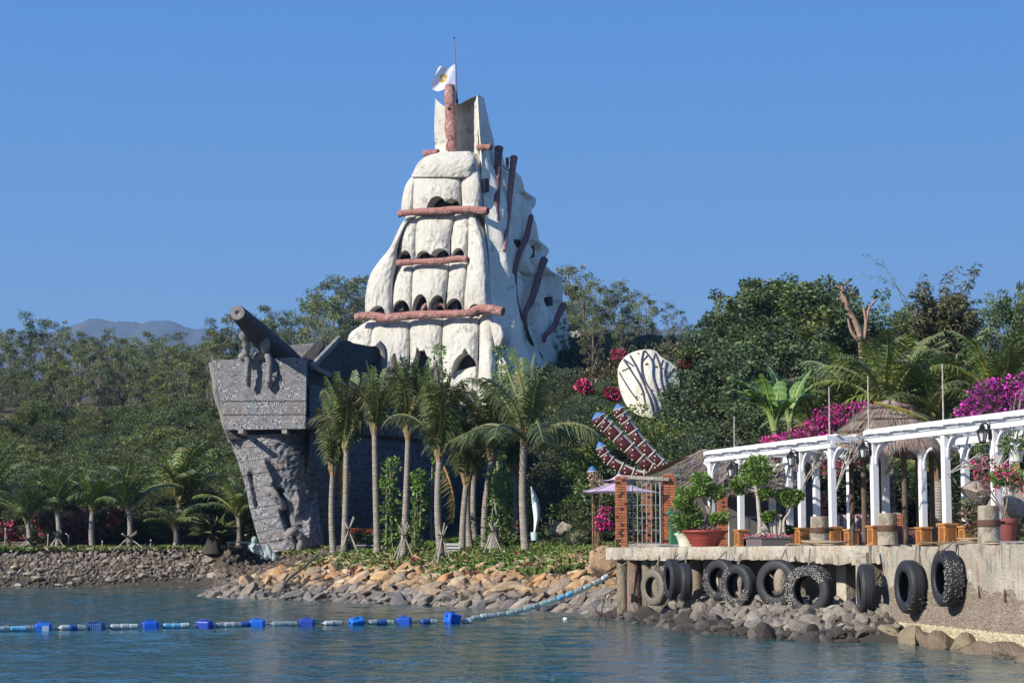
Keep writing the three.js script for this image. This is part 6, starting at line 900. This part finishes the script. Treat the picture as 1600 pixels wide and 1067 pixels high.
[['palm with a fan of upright fronds behind the round thatch top', { px: 1395, ty: 652, d: 66, len: 3.3, pick: [0, 0, 1, 1, 2], n: 15 }], ['palm sending one long frond toward the dead tree', { px: 1345, ty: 645, d: 68, len: 3.2, pick: [0, 1, 1, 2, 3], n: 14 }], ['large palm with sprayed out fronds behind the tallest thin pole', { px: 1472, ty: 655, d: 66, len: 3.5, pick: [0, 0, 1, 1, 2, 3], n: 18 }], ['palm leaning its fronds over the purple bougainvillea', { px: 1560, ty: 632, d: 64, len: 3.0, pick: [0, 1, 2, 2, 3], n: 16 }], ['low palm with hanging fronds behind the vivid pink bougainvillea', { px: 1275, ty: 678, d: 68, len: 3.0, pick: [1, 1, 2, 3], n: 15 }], ['dim palm under the pergola behind the post of the tallest pole', { px: 1468, ty: 745, d: 58, len: 2.2, pick: [1, 2, 2, 3, 3], n: 16 }], ['palm at the edge behind the purple bougainvillea', { px: 1622, ty: 612, d: 68, len: 3.0, pick: [0, 1, 2, 2], n: 14 }], ['palm whose fronds hang beside the large dense tree', { px: 1420, ty: 630, d: 72, len: 3.0, pick: [0, 1, 1, 2], n: 14 }]].forEach(([l, o], i) => palm('garden_palm', l, { by: 850, set: FL, r0: .2, r1: .16, ...o, seed: 760 + i, group: G3 }));
function bananaLeaf(seed, len, w, droop) { const R = rng(seed), b = new MB(), pts = []; let x = 0, y = 0; for (let i = 0; i <= 14; i++) { const a = 1.35 - droop * Math.pow(i / 14, 1.4); pts.push(V(x, y, 0)); x += Math.cos(a) * len / 14; y += Math.sin(a) * len / 14; } const c = new THREE.CatmullRomCurve3(pts); for (const s of [-1, 1]) b.grid(5, 36, (u, v) => { const p = c.getPoint(.18 + .82 * v), e = w * Math.pow(Math.sin(Math.PI * clamp(.05 + .93 * v)), .55) * u; return p.add(V(0, .16 * e * (1 - 2 * u) + .03 * noise(v * 30, seed), s * e * (1 - .12 * (Math.floor(v * 18 + seed) % 3 ? 0 : u)))); }, null, (p, u, v) => mix3([.06, .14, .022], [.12, .22, .04], .5 + .5 * noise(v * 24, seed + s))); b.tube(pts, (t) => .05 * (1.1 - t), 6, [.22, .28, .08]); return b.geo(); }
const BL = [[.9, 1], [1.4, 2], [1.9, 3], [.5, 4]].map(([dr, s]) => bananaLeaf(s, 1, .15, dr));
const banana = (label, px, by, d, leaves) => { const o = V(X(px, d), height(X(px, d), -d), -d), y = P(px, by, d).y - o.y, t = thing('banana_plant', label, 'banana plant', o); new MB().tube([V(0, -.2, 0), V(.05, y * .5, 0), V(0, y, 0)], [.16, .13, .10], 10, [.20, .20, .09]).mesh('stem', M.bark, t); for (const [k, a, l, tilt] of leaves) { const m = part('leaf', BL[k], M.leaf, t); m.position.set(0, y - .1, 0); m.rotation.set(tilt || 0, a, 0); m.scale.setScalar(l); } };
banana('big banana plant with one long leaf pointing to the shell sculpture', 1214, 668, 63, [[2, 3.0, 2.4], [1, 3.25, 2.5], [0, 1.2, 2.0, .1], [3, 4.0, 2.0], [2, 2.5, 2.0], [1, .2, 1.8], [2, 5.2, 1.7], [1, 3.7, 1.9]]);
banana('banana plant with an upright furled leaf behind the bougainvillea', 1238, 655, 65, [[3, .2, 2.0], [3, 2.4, 2.2], [1, 6.0, 1.9], [0, 1.0, 1.8], [2, 3.5, 1.6]]);
{
  const big = (px, topY, d, k, w, l, grp, kind = BIG, h = 11.6) => { const x = X(px, d), y = height(x, -d), s = (P(px, topY, d).y - y) / h; plant('garden_tree', l, 'tree', kind[k % kind.length], V(x, y, -d), px * .7, [s * w, s, s * w], grp, TINTS[(px | 0) % 4]); };
  big(1245, 442, 92, 0, 1.25, 'broad dense dark green tree, tallest mass behind the banana plants'); big(1190, 450, 94, 1, .95, 'dense glossy tree between the shell sculpture and the tallest mass'); big(1290, 446, 92, 2, 1.05, 'dark dense tree next to the bare dead trunk'); big(1138, 505, 92, 0, .9, 'rounded dark tree just behind the shell sculpture’s edge'); big(1212, 520, 80, 1, 1.35, 'low spreading glossy tree in front of the tallest mass'); big(1146, 552, 78, 2, 1.0, 'glossy tree overlapping the shell sculpture'); big(1592, 458, 90, 1, .55, 'dark tree with hanging dry pods by the bamboo'); big(1425, 490, 92, 2, .75, 'bushy tree behind the palms and the dead trunk'); big(1340, 560, 84, 0, 1.2, 'leafy tree filling the gap below the dead trunk'); big(1495, 520, 90, 0, .7, 'olive leafy tree at the foot of the bamboo'); big(1395, 512, 94, 1, 1.0, 'round leafy tree right behind the dead trunk'); big(1260, 590, 74, 2, 1.3, 'shadowy tree behind the banana leaves'); big(1650, 505, 86, 2, .7, 'dense tree cut by the picture edge'); big(1540, 562, 80, 0, .9, 'leafy tree above the purple bougainvillea');
  const R = rng(321);
  const hb = (px, topY, d, kind, l, grp) => { const x = X(px, d), y = height(x, -d), s = clamp((P(px, topY, d).y - y) / 5.5, .25, 1.2); plant('slope_bush', l, 'bush', kind[(R() * 2) | 0], V(x, y, -d), R() * 6, [s * 1.15, s, s * 1.15], grp, TINTS[(R() * 4) | 0]); };
  for (const [px, y, d, k, l] of [[1030, 656, 74, BUSH, 'bright green bush in front of the shell sculpture'], [1055, 660, 72, DBUSH, 'green bush between the tentacles and the glossy tree'], [1004, 640, 76, BUSH, 'light green shrub hiding the shell sculpture’s foot'], [990, 648, 73, BUSH, 'leafy shrub behind the tallest tentacles'], [1085, 675, 68, DBUSH, 'dark shrub behind the sloping thatch'], [880, 715, 84, DBUSH, 'dark shrub in the shade beside the hull’s stern'], [905, 700, 82, DBUSH, 'dark leafy shrub near the lowest tentacle'], [885, 636, 103, DBUSH, 'dark bush hiding the stern end of the hull'], [862, 640, 101, DBUSH, 'dark bush against the aft planks of the hull'], [912, 650, 98, DBUSH, 'bush on the slope just past the hull’s stern'], [870, 760, 80, DBUSH, 'shrub in deep shade behind the thick palm'], [920, 780, 72, DBUSH, 'dark shrub behind the parasol'], [945, 700, 78, DBUSH, 'shrub beneath the blue tips'], [868, 560, 118, DBUSH, 'dark shrub against the white flank of the tower'], [900, 575, 116, DBUSH, 'shrub at the foot of the tower’s torn aft sail']]) hb(px, y, d, k, l);
  for (let k = 0; k < 44; k++) { const d = lerp(84, 112, R()), px = lerp(840, 1110, R()); if (X(px, d) < lerp(4.5, 2.5, sstep(90, 130, d)) || (px > 955 && px < 1070 && d < 92)) continue; const x = X(px, d), y = height(x, -d), top = y + 1.0 + 1.6 * R(); const s = (top - y) / 4.6; plant('slope_bush', 'low wild bush on the planted slope below the ridge', 'bush', (R() < .5 ? BUSH : DBUSH)[(R() * 2) | 0], V(x, y, -d), R() * 6, [s * 1.5, s, s * 1.5], 'wild bushes on the planted slope', TINTS[(R() * 4) | 0]); }
  for (let k = 0; k < 26; k++) { const px = lerp(1180, 1640, (k + R()) / 26), d = lerp(66, 76, R()); const x = X(px, d), y = height(x, -d), s = .62 + .35 * R(); plant('garden_shrub', 'dark shrub in the shade behind ' + (px < 1300 ? 'the long pergola' : px < 1480 ? 'the round thatched hut' : 'the pergola section with the purple bougainvillea'), 'bush', DBUSH[(R() * 2) | 0], V(x, y - .3, -d), R() * 6, [s * 1.2, s, s * 1.2], 'dark shrubs behind the pergola', TINTS[2]); }
}
{ // dead tree, bamboo
  const d = 82, o = V(X(1345, d), height(X(1345, d), -d), -d), t = thing('dead_tree', 'bare pinkish dead tree with broken limbs above the foliage', 'dead tree', o), b = new MB(); for (const [p, r] of [[[[1348, 640], [1346, 530], [1338, 505], [1325, 480], [1318, 452]], .20], [[[1346, 535], [1332, 520], [1325, 495]], .11], [[[1320, 475], [1316, 450], [1324, 440]], .09], [[[1318, 458], [1308, 446], [1306, 448]], .06], [[[1320, 462], [1332, 458], [1340, 462]], .07], [[[1348, 545], [1354, 505], [1350, 480]], .13], [[[1354, 505], [1360, 480], [1370, 468]], .09], [[[1316, 455], [1330, 450]], .05], [[[1322, 470], [1312, 462]], .05]]) b.tube(curve(p.map(([x, y]) => P(x, y, d).sub(o)), 12), (u) => r * .72 * (1.1 - .5 * u), 8, [.40, .26, .19]); b.mesh('trunk', M.bark, t); const L = new Leaves(91); for (const [x, y] of [[1320, 446], [1312, 480], [1330, 460]]) L.clump(P(x, y, d).sub(o), .35, 60, .2, PAL.dense); part('foliage', L.geo(), M.leaf, t);
  const e = 80, o2 = V(X(1470, e), height(X(1470, e), -e), -e), t2 = thing('bamboo_clump', 'feathery bamboo clump with thin canes arching against the sky', 'bamboo', o2), R = rng(17), cb = new MB(), BL2 = new Leaves(93);
  for (let k = 0; k < 60; k++) { const x0 = 1470 + 40 * (R() - .5), x1 = 1470 + 120 * (R() - .45), top = k < 12 ? 402 + 50 * R() : 455 + 50 * R(), pts = [P(x0, 640, e + 2 * (R() - .5)).sub(o2), P(lerp(x0, x1, .4), lerp(600, top, .5), e).sub(o2), P(x1, top, e + 2 * (R() - .5)).sub(o2)], c = new THREE.CatmullRomCurve3(pts); cb.tube(c.getPoints(9), (u) => .03 * (1.1 - u), 4, [.22, .20, .09], false); for (let q = 0; q < 26; q++) { const u = .35 + .65 * R(), p = c.getPoint(u); BL2.clump(p, .5 * (1.25 - u), k < 8 ? 3 : 9, .26, [[.07, .08, .03], [.16, .15, .06]], .9, .2, .5, .5); } }
  for (const p of [[[1440, 560], [1415, 480], [1385, 420], [1352, 400]], [[1450, 560], [1418, 470], [1390, 440], [1348, 428]]]) { const c = new THREE.CatmullRomCurve3(p.map(([x, y]) => P(x, y, e).sub(o2))); cb.tube(c.getPoints(18), (u) => .022 * (1.1 - u), 4, [.22, .20, .12], false); for (let q = 0; q < 30; q++) BL2.clump(c.getPoint(.2 + .8 * R()), .12, 2, .15, PAL.gum, 1, .25); }
  cb.mesh('cane', M.bark, t2); part('foliage', BL2.geo(), M.leaf, t2);
}
// fence, wall, piers, rocks at the far end --------------------------------------
{
  const R = rng(29), f = thing('picket_fence', 'low fence of pale pink and white pickets behind the rope coil', 'fence', V(0, 0, 0)); for (let k = 0; k < 11; k++) { const px = 1312 + k * 4.6, d = 58; new MB().box(X(px, d), DECK + .5, -d, .07, 1.0 + .06 * (k % 2), .03, 0, k % 3 == 1 ? [.42, .16, .16] : [.62, .56, .53]).mesh('picket', M.plain, f); } new MB().box(X(1335, 58), DECK + .75, -58.04, 1.0, .07, .03, 0, [.5, .42, .4]).mesh('rail', M.plain, f);
  const w = thing('pink_wall', 'low faded pink wall behind the pale bollard', 'wall', V(X(1438, 57), DECK, -57)); new MB().box(0, .28, 0, 1.6, .56, .2, 0, [.46, .21, .23]).mesh('panel', M.concrete, w); new MB().box(0, .58, 0, 1.66, .05, .26, 0, [.5, .26, .27]).mesh('coping', M.concrete, w);
  const p = thing('brick_pillar', 'short brick pillar at the end of the low pink wall', 'pillar', V(X(1406, 57.5), 0, -57.5)); pier(p, 0, 0, .42, 1.05, 31); const p2 = thing('brick_pillar', 'slim brick pillar behind the long pergola', 'pillar', V(X(1286, 60), 0, -60)); pier(p2, 0, 0, .24, 1.75, 32); const p3 = thing('low_brick_wall', 'low brick wall between two orange post bases', 'wall', V(X(1462, 55), 0, -55)); pier(p3, 0, 0, .62, .45, 33);
  for (const [i, px, y, d, s, l] of [[0, 1408, 566, 84, .75, 'pale upright boulder among the palm fronds'], [1, 1548, 566, 82, .55, 'round pale stone showing beside the palm near the bamboo'], [2, 1520, 572, 82, .6, 'pale stone behind the long palm fronds'], [3, 1570, 790, 41.5, .55, 'pink grey boulder behind the largest bollard'], [4, 1596, 775, 42, .7, 'grey boulder at the picture edge behind the potted bougainvillea'], [5, 1530, 770, 43, .5, 'pale boulder behind the flowering pot']]) { const o = P(px, y, d), t = thing('boulder', l, 'boulder', o); const m = part('stone', ROCKS[i % 9], tintRock([.40, .34, .29]), t); m.scale.set(s * .8, s * (i ? .9 : 1.4), s * .8); part('lichen_cap', PEBBLES[i % 5], tintRock([.46, .42, .36]), t).scale.set(s * .5, s * (i ? .92 : 1.42), s * .45); }
  for (const [i, px, y, d, l] of [[0, 1589, 722, 39.5, 'small white pot with a spiky plant on the rocks'], [1, 1577, 776, 39, 'white pot with a low shrub in front of the grey boulder']]) { const o = P(px, y, d), t = thing('white_pot', l, 'plant pot', o); new MB().add(potRound(.17, .22, .7), null, [.65, .65, .63]).mesh('pot', M.plain, t); const L = new Leaves(96 + i); L.clump(V(0, .38, 0), .26, 150, .18, PAL.fresh, .8, i ? .6 : .2); part('foliage', L.geo(), M.leaf, t); }
  const L = new Leaves(99); for (let k = 0; k < 18; k++) { const px = 1500 + 140 * R(), d = lerp(43, 50, R()); L.clump(P(px, lerp(775, 835, R()), d).sub(V(10, 2, -45)), .4, 150, .16, R() < .3 ? PAL.brown : PAL.hedge); } plant('rock_garden_plants', 'low mixed plants filling the rock garden beside the pergola', 'shrub', { crown: L.geo(), part: 'foliage' }, V(10, 2, -45), 0, 1);
  const g = thing('litter_rock', 'pale stone with dried scrub at the end of the boulder bank by the slab', 'boulder', P(945, 880, 57.5)); const m = part('stone', ROCKS[4], tintRock([.42, .28, .17]), g); m.scale.set(.55, .62, .5); part('scrub', new Leaves(101).clump(V(0, .4, 0), .4, 60, .1, PAL.brown).geo(), M.leafSolid, g);
}
{ // round the palms: leafy columns, hedge, sculpture, pots, crate
  const col = (label, px, y0, y1, d, r, seed) => { const o = V(X(px, d), height(X(px, d), -d), -d), L = new Leaves(seed), R = rng(seed), b = new MB(), h = P(px, y0, d).y - o.y; for (let k = 0; k < 16; k++) { const y = h * (.08 + .92 * k / 15); L.clump(V((R() - .5) * r, y, (R() - .5) * r), r * (.5 + .6 * R()), 90, .15, PAL.fresh, .8, .6, .4); } for (let k = 0; k < 4; k++) b.tube(curve([V((R() - .5) * r * 1.4, 0, (R() - .5) * r), V((R() - .5) * r, h * .5, (R() - .5) * r), V((R() - .5) * r, h * .95, 0)], 7), .03, 6, [.36, .33, .28]); plant('leafy_column', label, 'shrub', { crown: L.geo(), trunk: b.geo(), part: 'foliage' }, o, 0, 1, 'climber columns among the palms'); };
  col('tall fresh green leafy column between two palms', 609, 722, 838, 79, .42, 201); col('thin climber column right beside the palm with tight stakes', 653, 742, 838, 78.5, .26, 202); col('broad leafy column beside the grey stump', 778, 734, 838, 76, .5, 203); col('leafy climber growing before the tower’s white sails', 682, 548, 640, 86, .5, 204); col('slim young tree before the tower’s corner column', 781, 548, 640, 86, .45, 205);
  const st = thing('climber_stump', 'grey root covered stump between curved palm and leafy column', 'stump', V(X(771, 74), height(X(771, 74), -74), -74)); new MB().tube([V(0, -.2, 0), V(0, .4, 0), V(.03, .95, 0)], [.34, .24, .13], 12, [.34, .32, .28], true, (t, k) => 1 + .25 * noise(t * 5, k * 2.1)).mesh('stump', M.bark, st); part('shoot', new Leaves(207).clump(V(0, 1.0, 0), .3, 120, .12, PAL.fresh).geo(), M.leaf, st);
  const hd = V(X(566, 82), height(X(566, 82), -82), -82), L = new Leaves(208), B = new Leaves(209); for (let k = 0; k < 8; k++) { L.clump(V(-.55 + k * .16, .7, 0), .28, 130, .1, PAL.hedge); B.clump(V(-.55 + k * .16, .98, .05), .2, 90, .07, [[.35, .08, .04], [.5, .16, .08]], .5, .7); } plant('flowering_hedge', 'clipped hedge with orange red flowers in a dark planter', 'hedge', { crown: L.geo(), bloom: B.geo(), part: 'foliage' }, hd, 0, 1); const pl = thing('planter_box', 'dark planter box with a pale rail under the flowering hedge', 'planter', hd.clone()); new MB().box(0, .22, .1, 1.5, .44, .6, 0, [.03, .03, .035]).mesh('box', M.plain, pl); new MB().box(.1, .36, .42, 1.2, .03, .03, 0, [.5, .5, .5]).mesh('rail', M.plain, pl);
  const s = V(X(834, 72.5), height(X(834, 72.5), -72.5), -72.5), ft = thing('sail_sculpture', 'tall curved white sail shaped sculpture on a small blue white base', 'sculpture', s), fq = (x, y, z = 0) => P(x, y, 72.5 + z).sub(s), b = new MB(); const lc = poly2([[829, 760], [831, 785], [834, 810], [834, 832]]), rc = poly2([[832, 760], [841, 780], [844, 805], [837, 832]]); b.grid(8, 24, (u, v) => { const a = lc(v), e = rc(v); return fq(lerp(a.x, e.x, u), lerp(a.y, e.y, u), -.12 * Math.sin(Math.PI * u)); }); b.grid(8, 24, (u, v) => { const a = lc(v), e = rc(v); return fq(lerp(e.x, a.x, u), lerp(e.y, a.y, u), .1 * Math.sin(Math.PI * u)); }); b.mesh('blade', mat({ color: C(.66, .74, .76), roughness: .6 }), ft); const bp = fq(835.5, 838); new MB().add(new THREE.CylinderGeometry(.16, .13, .3, 16), new THREE.Matrix4().setPosition(bp), [.45, .62, .64]).mesh('base', M.plain, ft);
  const cr = V(X(705, 75.5), height(X(705, 75.5), -75.5), -75.5), ct = thing('white_crate', 'small white slatted crate behind the tightly staked palm', 'crate', cr); for (let k = 0; k < 4; k++) new MB().box(0, .1 + k * .13, .2, .72, .09, .03, 0, [.55, .54, .52]).mesh('slat', M.plain, ct); for (const x of [-.34, .34]) new MB().box(x, .3, .17, .06, .6, .06, 0, [.5, .49, .47]).mesh('corner_post', M.plain, ct); new MB().box(0, .28, 0, .6, .5, .3, 0, [.3, .28, .26]).mesh('inside', M.plain, ct);
  const rb = new Leaves(211); for (let k = 0; k < 30; k++) { const px = [660, 705, 640, 730, 560, 600][k % 6] + 30 * (rb.R() - .5), d = 75 + 3 * rb.R(), x = X(px, d); rb.clump(V(x, height(x, -d) + .1, -d), .28, 40, .09, PAL.red, .5, .6); } const rm = part('red_ground_cover', rb.geo(), M.leafSolid, scene); stuff(rm, 'low red leaved ground cover among the palms');
  const R = rng(44), rk = thing('garden_rocks', 'dark garden rocks in the shade beside the white sail shaped sculpture', 'rocks', P(868, 830, 72)); for (let k = 0; k < 5; k++) { const m = part(k ? 'stone_00' + k : 'stone', ROCKS[k], CRUST[k % 4], rk); m.position.set((R() - .3) * 1.6, (R() - .5) * .5, -R()); m.scale.setScalar(.25 + .25 * R()); }
  const cn = thing('cane_stand', 'bundle of dry canes standing at the corner of the slope near the gateway', 'canes', V(X(932, 58), 1.8, -58)); for (let k = 0; k < 12; k++) new MB().tube([V((R() - .5) * .25, 0, (R() - .5) * .2), V((R() - .5) * .4, 2.1 + .4 * R(), (R() - .5) * .3)], .018, 5, [.28, .19, .10]).mesh('cane', M.bark, cn); part('foliage', new Leaves(212).clump(V(0, 1.4, 0), .5, 200, .13, PAL.hedge, 1.6).geo(), M.leaf, cn);
}
{ // along the far shore: flowering bushes, low wall, thin posts
  const bl = (seed, label, puffs) => { const o = V(X(puffs[0][0], puffs[0][2]), 2, -puffs[0][2]); plant('red_bougainvillea', label, 'bougainvillea', bloomBush(seed, puffs, o, PAL.hedge, [[.22, .02, .05], [.40, .06, .10]], 120, .16, .35), o, 0, 1, 'dull red flowering bushes behind the shore palms'); };
  bl(221, 'wide dull red flowering bush between two shore palms', [[110, 830, 107, .7], [128, 815, 107, .7], [135, 840, 107, .6], [120, 848, 107, .5], [150, 838, 107, .5]]); bl(222, 'pinkish red blossoms beside the spreading palm', [[180, 803, 107, .45], [178, 818, 107, .4]]); bl(223, 'low dark red bush behind the pale trunked palm', [[60, 815, 107, .5], [75, 828, 107, .5]]); bl(224, 'red tinged bush next to the small low palm', [[312, 838, 107, .5], [298, 845, 107, .4]]); bl(225, 'dark red haze of blossoms beneath the first palms', [[10, 830, 107, .6], [25, 842, 107, .5]]);
  [[6, 826, 'thin pale post near the first shore palm'], [73, 836, 'thin pale post beside the pale trunked palm'], [105, 834, 'crooked pale post between the pale trunked and dark palms'], [158, 846, 'short pale post past the dark palm'], [234, 844, 'short pale post past the spreading palm'], [382, 836, 'rusty red post before the carved bow']].forEach(([px, y, l], i) => { const d = 104.3, o = V(X(px, d), height(X(px, d), -d), -d), h = P(px, y, d).y - o.y, t = thing('thin_post', l, 'post', o, 0, 'thin posts along the far shore'); new MB().tube([V(0, -.1, 0), V(.02, h * .9, 0), V(i == 2 ? -.12 : .02, h, 0)].slice(0, 3), .035, 6, i == 5 ? [.30, .10, .05] : [.42, .40, .37]).mesh('stake', M.bark, t); new MB().add(new THREE.SphereGeometry(.04, 8, 6), new THREE.Matrix4().setPosition(i == 2 ? -.12 : .02, h, 0)).mesh('cap', M.bark, t); });
  const w = thing('low_wall', 'low grey garden wall end beside the first shore palms', 'wall', V(X(28, 104.6), 2, -104.6)); new MB().box(0, .15, 0, 1.9, .4, .3, 0, [.4, .38, .36]).mesh('panel', M.concrete, w); new MB().box(0, .37, 0, 2.0, .06, .36, 0, [.45, .43, .4]).mesh('coping', M.concrete, w);
  const k = V(X(332, 103), 1.95, -103), t = thing('root_mound', 'dark spiky rosette plant on a mound near the carved bow', 'plant', k), L = new Leaves(231), R = rng(3); for (let q = 0; q < 130; q++) { const a = R() * 6.28, e = R() * .8; L.leaf(0, .9 + .3 * R(), 0, 1.1 + .4 * R(), .06, mix3([.05, .08, .02], [.13, .15, .05], R()), V(Math.cos(a) * Math.cos(e), Math.sin(e) - .35 * R(), Math.sin(a) * Math.cos(e)).normalize()); } part('rosette', L.geo(), M.leafSolid, t); new MB().tube([V(0, -.2, 0), V(0, 1.1, 0)], [.55, .2], 9, [.06, .05, .04]).mesh('stem', M.bark, t);
  const ww = thing('white_bench', 'low white bench line beside the palm nearest the ship’s stem', 'bench', V(X(372, 103.5), 2.05, -103.5)); new MB().box(0, .32, 0, 1.3, .07, .3, 0, [.62, .62, .6]).mesh('seat', M.plain, ww); for (const x of [-.55, .55]) new MB().box(x, .12, 0, .08, .4, .26, 0, [.55, .55, .53]).mesh('leg', M.plain, ww);
}

scene.traverse((o) => { if (o.isMesh) { o.castShadow = true; o.receiveShadow = true; } });
renderer.render(scene, camera);
